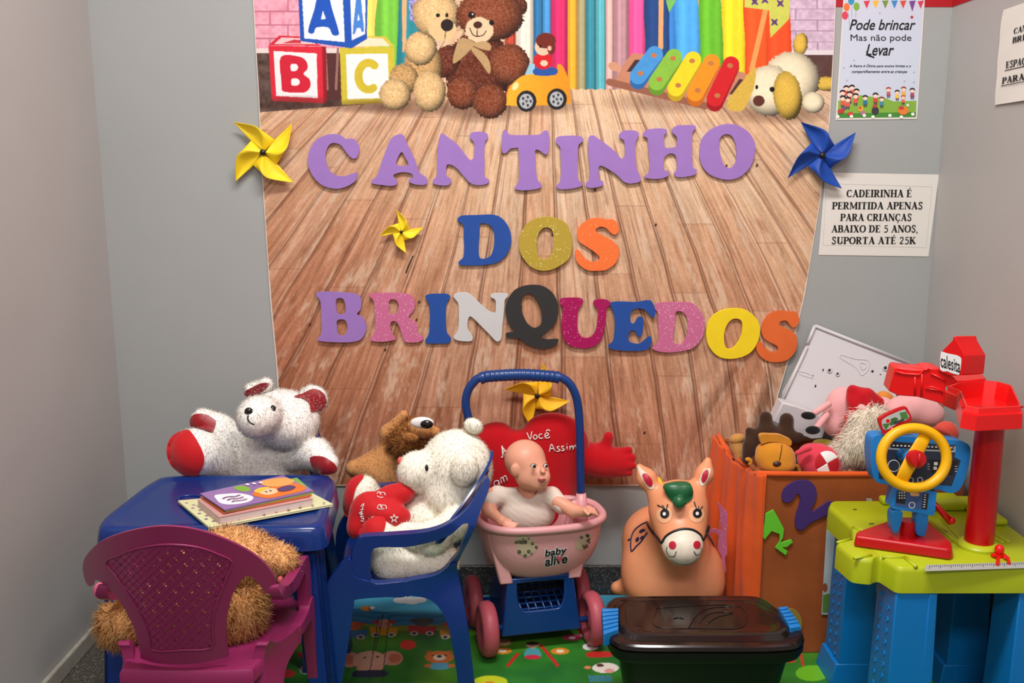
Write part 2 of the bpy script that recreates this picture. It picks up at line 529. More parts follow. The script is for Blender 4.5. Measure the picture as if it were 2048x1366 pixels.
def topx(P):
    q = np.asarray(P) - np.array([0, 0, CAMZ])
    d = q[:, 1] * CP - q[:, 2] * SP; u = q[:, 1] * SP + q[:, 2] * CP
    return 1024 + FPX * q[:, 0] / d, 683 - FPX * u / d
def bare(*polys):
    """keep fur off the sewn-on pads"""
    def k(P):
        x, y = topx(P); m = np.ones(len(P))
        for p in polys: m[inpoly(x, y, p)] = 0
        return m
    return k
def trace(f, px, py, t0=1.2, t1=2.7, steps=140):
    """where the sight lines through the pixels meet the body"""
    px = np.asarray(px, float); py = np.asarray(py, float)
    u = (683 - py) / FPX
    D = np.stack([(px - 1024) / FPX, CP + u * SP, -SP + u * CP], 1)
    o = np.array([0, 0, CAMZ])
    lo = np.full(len(px), t0); done = np.zeros(len(px), bool); hi = np.full(len(px), np.nan)
    ts = np.linspace(t0, t1, steps); prev = np.full(len(px), t0)
    for t in ts:
        i = np.nonzero(~done)[0]
        if not len(i): break
        v = f(o + D[i] * t)
        hit = v < 0
        hi[i[hit]] = t; lo[i[hit]] = prev[i[hit]]; done[i[hit]] = True
        prev[i] = t
    ok = done.copy()
    hi = np.where(ok, hi, t1)
    for _ in range(14):
        mid = (lo + hi) / 2; v = f(o + D * mid[:, None])
        hi = np.where(v < 0, mid, hi); lo = np.where(v < 0, lo, mid)
    t = np.where(ok, (lo + hi) / 2, np.nan)
    if not ok.all():
        med = np.nanmedian(t) if ok.any() else 2.0
        for i in np.nonzero(~ok)[0]:
            j = np.nanargmin(np.where(ok, (px - px[i]) ** 2 + (py - py[i]) ** 2, np.nan)) if ok.any() else None
            t[i] = t[j] if j is not None else med
    return o + D * t[:, None]
def decal(name, f, outer, m, parent=None, holes=(), lift=0.0008, grid=4.0, label=None, smooth=True):
    """a painted, sewn or glued mark lying on a soft body's surface"""
    V2, F2 = cdt(outer, holes, grid)
    P = trace(f, V2[:, 0], V2[:, 1])
    N = sdf_grad(f, P)
    o = mesh_obj(name, P + N * lift, F2, m, parent, smooth, label=label)
    return o
def stroke2d(pts, w, n=5, closed=False):
    """outline polygon of a stroke of width w along points"""
    c = cr(pts, n, closed) if len(pts) > 2 else np.asarray(pts, float)
    w = np.full(len(c), w, float) if np.ndim(w) == 0 else np.interp(np.linspace(0, 1, len(c)), np.linspace(0, 1, len(w)), w)
    d = np.gradient(c, axis=0); d /= np.linalg.norm(d, axis=1)[:, None] + 1e-9
    nn = np.stack([-d[:, 1], d[:, 0]], 1)
    return np.concatenate([c + nn * w[:, None] / 2, (c - nn * w[:, None] / 2)[::-1]])
def circ(cx, cy, rx, ry=None, n=24, rot=0.0):
    ry = rx if ry is None else ry; a = np.linspace(0, 2 * math.pi, n, endpoint=False); r = math.radians(rot)
    x = rx * np.cos(a); y = ry * np.sin(a)
    return np.stack([cx + x * math.cos(r) - y * math.sin(r), cy + x * math.sin(r) + y * math.cos(r)], 1)
def text_mesh(body, size=1.0, shear=0.0, offset=0.0, align='CENTER', spacing=1.0, extr=0.0):
    c = bpy.data.curves.new('t', 'FONT'); c.body = body; c.size = size; c.shear = shear; c.offset = offset
    c.align_x = align; c.space_character = spacing; c.extrude = extr; c.resolution_u = 4
    o = bpy.data.objects.new('t', c); COL.objects.link(o)
    dg = bpy.context.evaluated_depsgraph_get(); dg.update()
    me = bpy.data.meshes.new_from_object(o.evaluated_get(dg))
    V = np.array([tuple(v.co) for v in me.vertices]).reshape(-1, 3); F = [tuple(p.vertices) for p in me.polygons]
    bpy.data.objects.remove(o); bpy.data.curves.remove(c); bpy.data.meshes.remove(me)
    return V, F
def fit(V, x0, x1, y0, y1, n=2):
    """text outline scaled into a pixel box (y1 = baseline side, larger pixel y)"""
    lo = V.min(0); hi = V.max(0)
    return np.stack([x0 + (V[:, 0] - lo[0]) / (hi[0] - lo[0]) * (x1 - x0), y1 - (V[:, 1] - lo[1]) / (hi[1] - lo[1]) * (y1 - y0)], 1)
# ------------------------------------------------------------------ the room
M_WALL_BACK = mat('wall_paint_back', (164, 167, 165), rough=0.5, spec=0.35, var=0.03, vscale=3.0, bump=0.08, bscale=60)
M_WALL_SIDE_LIT = mat('wall_paint_side_lit', (178, 176, 173), rough=0.5, spec=0.35, var=0.04, vscale=2.5, bump=0.08, bscale=60)  # same paint as the back; the different light is put into this tone
M_CEIL = mat('ceiling_paint', (225, 225, 222), rough=0.9)
M_TERR = speckle_mat('terrazzo_dark', (52, 50, 48), (150, 145, 138), 260, 0.78, 0.35, spot2=(75, 72, 68))
M_TERRF = speckle_mat('terrazzo_floor', (78, 74, 68), (150, 142, 128), 240, 0.72, 0.3, spot2=(100, 94, 84))
M_RED_BAND = mat('red_band_paint', (176, 24, 34), rough=0.45, var=0.05, vscale=8)
M_STRIP = mat('light_mortar_edge', (170, 164, 152), rough=0.7, var=0.12, vscale=40)
Y0 = -2.4
def slab_box(name, lo, hi, m, bevel=0.0):
    o = MB().box(lo, hi).obj(name, m, bevel=bevel); o['kind'] = 'structure'; return o
slab_box('floor', (XL - .1, Y0, -.06), (XR + .1, YW + .1, 0), M_TERRF)
slab_box('ceiling', (XL - .1, Y0, CEIL), (XR + .1, YW + .1, CEIL + .08), M_CEIL)
slab_box('wall_back', (XL - .1, YW, 0), (XR + .1, YW + .1, CEIL), M_WALL_BACK)
slab_box('wall_left', (XL - .1, Y0, 0), (XL, YW, CEIL), M_WALL_SIDE_LIT)
slab_box('wall_right', (XR, Y0, 0), (XR + .1, YW, CEIL), M_WALL_SIDE_LIT)
slab_box('baseboard_back', (XL, YW - .012, 0), (XR, YW, .082), M_TERR, .002)
slab_box('baseboard_left', (XL, Y0, 0), (XL + .012, YW - .012, .04), M_STRIP, .003)
slab_box('baseboard_right', (XR - .012, Y0, 0), (XR, YW - .012, .082), M_TERR, .002)
zb = W(1900, 14, YW).z
slab_box('trim_1', (W(1640, 0, YW).x, YW - .0012, zb), (XR, YW, CEIL), M_RED_BAND)
slab_box('trim_2', (XR - .0012, Y0, zb), (XR, YW - .0012, CEIL), M_RED_BAND)

# ------------------------------------------------------------------ printed banner on the back wall
def vnoise(X, Y, seed):
    rg = np.random.default_rng(seed); T = rg.random((256, 256))
    xi = np.floor(X).astype(int); yi = np.floor(Y).astype(int); fx = X - xi; fy = Y - yi
    fx = fx * fx * (3 - 2 * fx); fy = fy * fy * (3 - 2 * fy)
    g = lambda a, b: T[a & 255, b & 255]
    return (g(xi, yi) * (1 - fx) * (1 - fy) + g(xi + 1, yi) * fx * (1 - fy) + g(xi, yi + 1) * (1 - fx) * fy + g(xi + 1, yi + 1) * fx * fy)
class Canvas:
    def __init__(s, x0, y0, x1, y1, ss=2):
        s.x0, s.y0, s.ss = x0, y0, ss
        s.h = int((y1 - y0) * ss); s.w = int((x1 - x0) * ss)
        s.A = np.zeros((s.h, s.w, 3), np.float32)
    def win(s, bx):
        a = max(0, int((bx[0] - s.x0) * s.ss) - 1); b = min(s.w, int((bx[2] - s.x0) * s.ss) + 2)
        c = max(0, int((bx[1] - s.y0) * s.ss) - 1); d = min(s.h, int((bx[3] - s.y0) * s.ss) + 2)
        if b <= a or d <= c: return None
        X, Y = np.meshgrid((np.arange(a, b) + .5) / s.ss + s.x0, (np.arange(c, d) + .5) / s.ss + s.y0)
        return a, b, c, d, X, Y
    def put(s, wn, M, col, alpha=1.0):
        a, b, c, d, X, Y = wn
        v = col(X, Y) if callable(col) else np.broadcast_to(np.array(col, np.float32), X.shape + (3,))
        al = (M * alpha)[..., None]
        s.A[c:d, a:b] = s.A[c:d, a:b] * (1 - al) + v * al
    def poly(s, pts, col, alpha=1.0, holes=()):
        P = np.asarray(pts, float); wn = s.win((*P.min(0), *P.max(0)))
        if wn is None: return
        M = inpoly(wn[4], wn[5], P)
        for h in holes: M &= ~inpoly(wn[4], wn[5], h)
        s.put(wn, M.astype(np.float32), col, alpha)
    def ell(s, cx, cy, rx, ry, col, rot=0.0, alpha=1.0, fuzz=0.0):
        m = max(rx, ry) * 1.15; wn = s.win((cx - m, cy - m, cx + m, cy + m))
        if wn is None: return
        X, Y = wn[4] - cx, wn[5] - cy; r = math.radians(rot)
        u = (X * math.cos(r) + Y * math.sin(r)) / rx; v = (-X * math.sin(r) + Y * math.cos(r)) / ry
        d = np.sqrt(u * u + v * v)
        if fuzz: d = d + fuzz * (vnoise(wn[4] * .45, wn[5] * .45, 5) - .5)
        s.put(wn, (d < 1).astype(np.float32), col, alpha)
    def line(s, pts, w, col, alpha=1.0):
        P = np.asarray(pts, float); wn = s.win((P[:, 0].min() - w, P[:, 1].min() - w, P[:, 0].max() + w, P[:, 1].max() + w))
        if wn is None: return
        D = np.full(wn[4].shape, 1e9)
        for i in range(len(P) - 1):
            a = P[i]; ab = P[i + 1] - a; L = ab.dot(ab) + 1e-9
            t = np.clip(((wn[4] - a[0]) * ab[0] + (wn[5] - a[1]) * ab[1]) / L, 0, 1)
            D = np.minimum(D, np.hypot(wn[4] - a[0] - t * ab[0], wn[5] - a[1] - t * ab[1]))
        s.put(wn, (D < w / 2).astype(np.float32), col, alpha)
    def sample(s, X, Y):
        fx = np.clip((X - s.x0) * s.ss - .5, 0, s.w - 1.001); fy = np.clip((Y - s.y0) * s.ss - .5, 0, s.h - 1.001)
        i = np.clip(np.floor(fx).astype(int), 0, s.w - 2); j = np.clip(np.floor(fy).astype(int), 0, s.h - 2); a = (fx - i)[..., None]; b = (fy - j)[..., None]
        A = s.A
        return A[j, i] * (1 - a) * (1 - b) + A[j, i + 1] * a * (1 - b) + A[j + 1, i] * (1 - a) * b + A[j + 1, i + 1] * a * b
def texcol(c, amp, sc, seed, c2=None):
    c = np.array(c, np.float32); c2 = c if c2 is None else np.array(c2, np.float32)
    def f(X, Y):
        n = vnoise(X * sc, Y * sc, seed) * .6 + vnoise(X * sc * 2.3, Y * sc * 2.3, seed + 1) * .4
        n = n[..., None]
        return c * (1 - n) + c2 * n + (n - .5) * amp
    return f
def hgrad(x0, c0, x1, c1):
    c0 = np.array(c0, np.float32); c1 = np.array(c1, np.float32)
    return lambda X, Y: c0 + (c1 - c0) * np.clip((X - x0) / (x1 - x0), 0, 1)[..., None]
def stripe(x0, x1, c):             # one fold of a printed curtain
    c = np.array(c, np.float32)
    def f(X, Y):
        t = np.clip((X - x0) / (x1 - x0), 0, 1)
        k = .78 + .34 * np.sin(t * math.pi) ** 1.0 + .06 * np.sin(t * 19)
        return np.clip(c * k[..., None], 0, 255)
    return f
BX0, BX1, BY0, BY1 = 480, 1700, -70, 985
cv = Canvas(BX0, BY0, BX1, BY1, 2)
wall = cv.win((BX0, BY0, BX1, BY1))
def wood(X, Y):
    k = 1 + .0021 * (Y - 240)
    w = (X - 1085) / k + 1085
    wig = (vnoise(Y * .012, w * 0 + 3.3, 21) - .5) * 4
    q = (w + wig - 1014) / 45.0 + 200
    pi = np.floor(q).astype(int); fr = q - pi
    row = np.floor((Y + (pi * 137 % 311)) / 340.0).astype(int)
    rg = np.random.default_rng(4); R = rg.random((1024, 3))
    h = R[(pi * 31 + row * 17) & 1023]
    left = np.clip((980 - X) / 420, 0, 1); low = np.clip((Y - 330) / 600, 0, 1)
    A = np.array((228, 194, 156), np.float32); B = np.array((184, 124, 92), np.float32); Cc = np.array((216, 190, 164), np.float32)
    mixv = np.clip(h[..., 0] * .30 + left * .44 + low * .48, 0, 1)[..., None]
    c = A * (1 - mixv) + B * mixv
    c = c * (1 - low[..., None] * .5) + np.array((156, 90, 64)) * low[..., None] * .5  # lower boards browner: the print, plus weaker light put into the colour
    pale = np.clip((h[..., 1] - .62) * 1.6, 0, .4) [..., None] * (1 - .6 * low)[..., None]
    c = c * (1 - pale) + Cc * pale
    g1 = vnoise(w * .55, Y * .022 + pi * 7, 31); g2 = vnoise(w * 1.3, Y * .05 + pi * 3, 33); g3 = vnoise(w * .12, Y * .012 + pi * 5, 35)
    kn = np.sin((w * .55 + 9 * vnoise(w * .03, Y * .008 + pi, 37) * 2) * 1.2)
    tone = (g1 - .5) * 30 + (g2 - .5) * 22 + (g3 - .5) * 26 + kn * 4 + (vnoise(X * .5, Y * .5, 47) - .5) * 16
    c = c + tone[..., None] * np.array((1, .95, .9))
    worn = np.clip((vnoise(w * .10, Y * .018 + pi * 11, 41) * .62 + vnoise(w * .6, Y * .10, 43) * .38 - .58) * 4, 0, 1) * .6
    c = c * (1 - worn[..., None]) + np.array((222, 200, 176), np.float32) * worn[..., None]
    dk = np.clip((vnoise(w * .3, Y * .02 + pi * 13, 45) - .74) * 5, 0, 1) * .4
    c = c * (1 - dk[..., None]) + np.array((140, 84, 60), np.float32) * dk[..., None]
    seamw = 1.35 / 45.0
    d = np.minimum(fr, 1 - fr)
    lightseam = (R[(pi * 13) & 1023, 1] > .55)
    sd = np.clip(1 - d / (seamw * 1.5), 0, 1)
    ln = np.where(lightseam, 1, 0)
    c = c * (1 - .65 * sd[..., None]) + np.where(ln[..., None] > 0, np.array((236, 204, 176)), np.array((84, 46, 30))) * .65 * sd[..., None]
    d2 = np.clip(1 - np.abs(fr - seamw * 2.3) / seamw, 0, 1)
    c = c * (1 - .7 * d2[..., None]) + np.array((108, 62, 42)) * .7 * d2[..., None]
    e = np.abs(((Y + (pi * 137 % 311)) / 340.0) % 1.0)
    joint = np.clip(1 - e / .006, 0, 1) * .5
    c = c * (1 - joint[..., None]) + np.array((110, 66, 46)) * joint[..., None]
    return np.clip(c, 0, 255)
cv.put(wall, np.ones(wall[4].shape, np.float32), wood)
for kx, ky in ((1105, 470), (1246, 355), (1312, 450), (1455, 332), (1517, 331), (1289, 866), (833, 640), (942, 622), (690, 365), (1331, 690), (838, 605), (1042, 615), (770, 700), (620, 650), (1190, 380)):
    cv.ell(kx, ky, 2.2, 3.4, (60, 34, 24), 20)
cv.line(cr([(826, 512), (818, 530), (812, 545)], 6, False), 3, (30, 20, 18))
# printed back wall: bricks, skirting, curtains, arcs
def bricks(c, j, bw, bh):
    c = np.array(c, np.float32); j = np.array(j, np.float32)
    def f(X, Y):
        r = np.floor((Y + 4) / bh); q = (X + (r % 2) * bw / 2) / bw
        m = ((np.abs((Y + 4) / bh - np.round((Y + 4) / bh)) < .05) | (np.abs(q - np.round(q)) < .018))
        n = vnoise(X * .15, Y * .15, 51)[..., None]
        return np.where(m[..., None], j, c + (n - .5) * 34)
    return f
cv.poly([(480, -70), (830, -70), (830, 97), (480, 97)], bricks((232, 160, 178), (190, 112, 134), 72, 27))
cv.poly([(1560, -70), (1700, -70), (1700, 100), (1560, 100)], bricks((208, 184, 204), (170, 142, 168), 86, 22))
cv.poly([(480, 97), (790, 97), (790, 106), (480, 106)], (226, 214, 208))
cv.poly([(480, 106), (790, 106), (790, 204), (500, 226), (480, 232)], texcol((74, 56, 52), 40, .08, 61, (100, 78, 70)))
cv.poly([(640, 106), (690, 106), (690, 200), (640, 200)], (84, 46, 46))
cv.line([(650, 98), (655, 178)], 5, (150, 110, 100)); cv.line([(676, 98), (672, 178)], 5, (150, 110, 100))
cv.poly([(1560, 100), (1700, 100), (1700, 110), (1560, 110)], (226, 218, 222))
cv.poly([(1560, 110), (1700, 110), (1700, 185), (1560, 172)], texcol((104, 72, 66), 30, .06, 63, (80, 56, 54)))
X0 = lambda a: 1000 + .3418 * a
arcs = [(700, 760, (226, 196, 92)), (752, 806, (104, 178, 60)), (806, 830, (40, 120, 130))]
cv.poly([(728, -70), (765, -70), (752, 40), (760, 110), (728, 110)], stripe(715, 770, (236, 200, 96)))
cv.poly(cr([(765, -70), (765, -70), (750, 40), (752, 100), (762, 150), (790, 170), (806, 150), (806, 20), (812, -70), (812, -70)], 6), stripe(745, 806, (112, 184, 62)))
cv.poly([(796, 60), (800, -70), (850, -70), (850, 178), (790, 170)], stripe(785, 850, (40, 128, 140)))
cv.poly([(812, -70), (850, -70), (850, 60), (820, 40)], texcol((110, 110, 190), 90, .3, 65, (190, 180, 220)))
cv.poly([(803, -70), (815, -70), (812, 100), (805, 105)], (222, 172, 122))
for a, b, c in [(30, 90, (178, 70, 52)), (90, 195, (222, 212, 196)), (195, 250, (44, 112, 160)), (250, 297, (72, 146, 206)), (297, 395, (204, 44, 100)),
                (395, 450, (238, 166, 48)), (450, 502, (160, 152, 112)), (502, 560, (54, 134, 150)), (560, 620, (88, 170, 180)), (620, 660, (238, 176, 166)),
                (660, 752, (176, 134, 140)), (752, 850, (236, 84, 148))]:
    hb = 180 if a > 380 else 200
    cv.poly([(X0(a), -70), (X0(b), -70), (X0(b), hb), (X0((a + b) / 2), hb - 3), (X0(a), hb)], stripe(X0(a), X0(b), c))
for a, b, c, sl in [(850, 1000, (34, 66, 120), 0), (990, 1060, (50, 120, 190), 20), (1030, 1172, (74, 160, 222), 0), (1170, 1306, (98, 176, 44), 0), (1304, 1436, (234, 206, 40), 0),
                    (1432, 1572, (226, 84, 34), 0), (1565, 1702, (240, 78, 36), 0)]:
    cv.poly(cr([(X0(a), -70), (X0(a), -70), (X0(b) - 14, -70), (X0(b) - 14, -70), (X0(b) - 3, 20), (X0(b), 80), (X0(b), 150), (X0(b), 150), (X0(a), 150), (X0(a), 150), (X0(a), 80), (X0(a) - (3 if sl == 0 else 0), 20)], 4), stripe(X0(a) - 18, X0(b) + 8, c))
cv.line([(X0(945), -70), (X0(940), 95)], 10, (222, 166, 112))
cv.line([(X0(1560), 10), (X0(1470), 140)], 10, (224, 160, 90))
cv.poly(crop(1000, 0, .3418, [(970, 0), (1030, 0), (990, 75)]), (120, 190, 90))
gy = (202, 208, 92)
cv.poly(crop(1000, 0, .3418, [(1430, -60), (1700, -60), (1692, 110), (1580, 222), (1575, 60), (1430, 42)]), gy)
for cx, cy in ((1490, 10), (1550, 0), (1605, 130), (1640, 20)):
    for r in (0, 90): cv.ell(X0(cx), .3418 * cy, 9, 2.6, (96, 60, 120), r + 45)
# blocks
K = lambda p: crop(500, 0, .293, p)
cv.poly(K([(490, 315), (520, 320), (525, 690), (500, 708)]), (150, 26, 40))
cv.poly(K([(125, 310), (200, 242), (340, 250), (490, 312)]), (206, 40, 58))
cv.poly(K([(165, 300), (215, 256), (400, 262), (450, 303)]), (238, 196, 196))
cv.poly(K([(220, 295), (300, 270), (345, 272), (350, 295)]), (196, 54, 70))
cv.poly(cr(K([(125, 312), (125, 312), (492, 318), (492, 318), (502, 706), (502, 706), (150, 688), (150, 688)]), 3), (216, 42, 60))
cv.poly(K([(160, 348), (455, 365), (462, 670), (180, 655)]), (240, 236, 236))
Bp = [(210, 390), (330, 385), (385, 420), (392, 470), (365, 505), (405, 540), (412, 590), (380, 628), (320, 632), (225, 622), (215, 560)]
cv.poly(cr(K(Bp), 5), (206, 34, 56), holes=(cr(K([(280, 440), (315, 437), (328, 460), (315, 482), (282, 484)]), 4), cr(K([(284, 540), (325, 538), (340, 560), (325, 582), (286, 582)]), 4)))
cv.poly(K([(612, 325), (690, 325), (800, 246), (925, 248), (988, 318)]), (210, 190, 70))
cv.poly(K([(700, 318), (805, 258), (905, 260), (955, 315)]), (232, 222, 190))
cv.poly(cr(K([(612, 327), (612, 327), (985, 320), (985, 320), (992, 702), (992, 702), (626, 716), (626, 716)]), 3), (206, 190, 58))
cv.poly(K([(655, 370), (940, 365), (950, 668), (665, 678)]), (242, 240, 236))
ang = np.linspace(math.radians(-52), math.radians(-300), 20)
cv.line(np.array(K([(808 + 68 * math.cos(a), 520 + 92 * math.sin(a)) for a in ang])), 16, (206, 186, 52))
cv.poly(K([(322, -160), (805, -160), (798, 266), (692, 330), (344, 280)]), (32, 84, 178))
cv.poly(K([(350, -150), (628, -150), (646, 287), (370, 262)]), (236, 238, 242))
cv.poly(K([(680, -150), (790, -150), (786, 232), (694, 276)]), (226, 232, 242))
cv.poly(cr(K([(470, -60), (528, -60), (560, 60), (606, 215), (595, 242), (562, 236), (535, 188), (455, 188), (436, 224), (410, 228), (398, 200), (440, 60)]), 4), (30, 84, 184), holes=(K([(484, 132), (498, 72), (518, 130)]),))
cv.poly(cr(K([(730, -40), (752, -40), (766, 80), (777, 205), (762, 216), (752, 190), (728, 196), (718, 226), (702, 224), (715, 80)]), 4), (70, 130, 210), holes=(K([(732, 140), (740, 92), (750, 138)]),))
# printed teddy bears
TAN = texcol((208, 170, 116), 110, .42, 71, (176, 134, 82)); TANL = texcol((230, 198, 146), 100, .42, 73, (204, 164, 108)); BRN = texcol((120, 60, 36), 110, .45, 75, (80, 36, 24)); BRL = texcol((152, 84, 52), 110, .45, 77, (104, 52, 32))
def E(cx, cy, rx, ry, c, rot=0, fz=.12, o=(500, 0, .293)):
    x, y, a, b = o[0] + o[2] * cx, o[1] + o[2] * cy, o[2] * rx, o[2] * ry
    if callable(c):                     # the photographed plush of the print has its rounding shade painted in, darker towards the edges
        c0 = c; c = lambda X, Y: np.clip(c0(X, Y) * (1.06 - .42 * np.clip(((X - x + a * .12) / a) ** 2 + ((Y - y + b * .15) / b) ** 2, 0, 1.3) ** 2)[..., None], 0, 255)
    cv.ell(x, y, a, b, c, rot, fuzz=fz)
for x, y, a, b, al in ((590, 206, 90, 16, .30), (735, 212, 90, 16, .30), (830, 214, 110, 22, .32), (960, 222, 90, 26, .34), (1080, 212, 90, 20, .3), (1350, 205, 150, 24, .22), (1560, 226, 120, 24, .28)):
    for k in range(6): cv.ell(x, y, a * (1 - .12 * k), b * (1 - .12 * k), (74, 44, 32), alpha=al * .3)  # soft floor shadows painted into the print under the toys
E(1560, 470, 235, 250, BRN); E(1770, 440, 140, 140, BRL, 20); E(1340, 420, 90, 120, BRN, 30)
E(1180, 460, 130, 190, TAN); E(1165, 330, 108, 118, TANL, 15); E(1050, 540, 100, 105, TAN)
E(990, 645, 108, 108, TANL); E(1225, 625, 112, 140, TANL)
E(1450, 635, 108, 112, BRL); E(1640, 692, 118, 118, BRL)
E(1165, 60, 58, 62, TAN); E(1160, 62, 30, 34, texcol((186, 136, 90), 40, .6, 79)); E(1275, 105, 160, 155, TANL); E(1312, 200, 98, 78, (222, 190, 138), 10)
E(1345, 172, 43, 42, (40, 30, 28), 0, 0); E(1283, 105, 14, 14, (24, 20, 20), 0, 0); E(1344, 104, 11, 15, (24, 20, 20), 0, 0)
cv.line(np.array(K([(1335, 215), (1330, 265)])), 1.6, (70, 44, 30))
E(1826, 45, 66, 70, BRN); E(1640, 105, 230, 180, BRL); E(1565, 205, 95, 88, (224, 196, 158), 8)
E(1555, 170, 30, 24, (70, 36, 28), 0, 0); E(1513, 103, 23, 23, (22, 16, 16), 0, 0); E(1650, 155, 18, 18, (22, 16, 16), 0, 0); E(1520, 97, 6, 6, (240, 240, 240), 0, 0)
cv.line(cr(K([(1500, 192), (1520, 235), (1550, 248), (1590, 240), (1612, 212)]), 5, False), 2, (50, 26, 20)); cv.line(np.array(K([(1552, 195), (1550, 248)])), 1.6, (50, 26, 20))
RB = texcol((206, 178, 130), 60, .3, 81, (160, 124, 80))
cv.poly(cr(K([(1385, 430), (1400, 340), (1440, 260), (1530, 290), (1500, 345), (1430, 410)]), 4), RB)
cv.poly(cr(K([(1520, 300), (1600, 280), (1645, 310), (1632, 345), (1550, 325)]), 4), RB)
cv.poly(cr(K([(1520, 320), (1600, 365), (1640, 440), (1632, 505), (1570, 420), (1515, 350)]), 4), RB)
# toy car with driver
o2 = (1000, 0, .3418); K2 = lambda p: crop(1000, 0, .3418, p)
cv.poly(cr(K2([(38, 600), (50, 520), (120, 450), (200, 432), (320, 432), (335, 380), (365, 385), (398, 460), (412, 560), (404, 606), (300, 616), (60, 618)]), 5), hgrad(1010, (244, 178, 48), 1140, (224, 146, 30)))
cv.poly(K2([(145, 438), (172, 374), (204, 372), (202, 432)]), (150, 196, 214))
cv.poly(cr(K2([(205, 400), (326, 398), (324, 438), (206, 440)]), 3), (40, 84, 160))
E(252, 355, 55, 52, (206, 30, 40), 0, 0, o2); E(252, 275, 48, 50, (236, 192, 164), 0, 0, o2); E(268, 238, 58, 46, (112, 40, 30), 0, 0, o2); E(300, 280, 24, 40, (112, 40, 30), 0, 0, o2); E(290, 282, 12, 14, (230, 184, 156), 0, 0, o2)
E(236, 272, 7, 9, (20, 16, 16), 0, 0, o2); E(258, 370, 22, 18, (236, 200, 170), 0, 0, o2)
for cx, cy in ((155, 592), (333, 580)):
    E(cx, cy, 58, 62, (34, 34, 36), 0, 0, o2); E(cx - 2, cy, 40, 44, (176, 180, 184), 0, 0, o2)
    for q in range(5): E(cx + 24 * math.cos(q * 1.257), cy + 26 * math.sin(q * 1.257), 7, 9, (60, 62, 66), 0, 0, o2)
    E(cx, cy, 8, 9, (90, 92, 96), 0, 0, o2)
E(90, 505, 16, 26, (250, 226, 160), 30, 0, o2)
# xylophone
cv.poly(cr(K2([(690, 440), (760, 330), (840, 318), (1300, 400), (1435, 430), (1420, 480), (1300, 590), (1180, 620), (900, 550), (700, 480)]), 4), (196, 134, 104))
cv.poly(K2([(740, 420), (790, 350), (840, 350), (800, 420)]), (70, 46, 50)); cv.poly(K2([(1340, 550), (1400, 460), (1430, 470), (1400, 560)]), (80, 50, 50))
E(670, 390, 38, 26, (206, 150, 118), 20, 0, o2); cv.line(np.array(K2([(640, 480), (1200, 620)])), 14, (150, 96, 74))
for (a, b, c, d), col, edge in (((905, 318, 808, 445), (72, 150, 214), (44, 104, 170)), ((1017, 335, 918, 480), (136, 190, 66), (98, 150, 44)), ((1128, 350, 1028, 515), (240, 214, 40), (190, 160, 30)), ((1238, 365, 1142, 545), (238, 148, 34), (196, 104, 30)), ((1350, 378, 1256, 575), (206, 34, 40), (160, 20, 30))):
    cv.line(np.array(K2([(a, b + 16), (c, d + 30)])), 33, edge); cv.line(np.array(K2([(a, b), (c, d)])), 33, col)
    E(a - 5, b + 6, 17, 14, (190, 120, 70), 0, 0, o2); E(c + 14, d - 16, 17, 14, (190, 120, 70), 0, 0, o2)
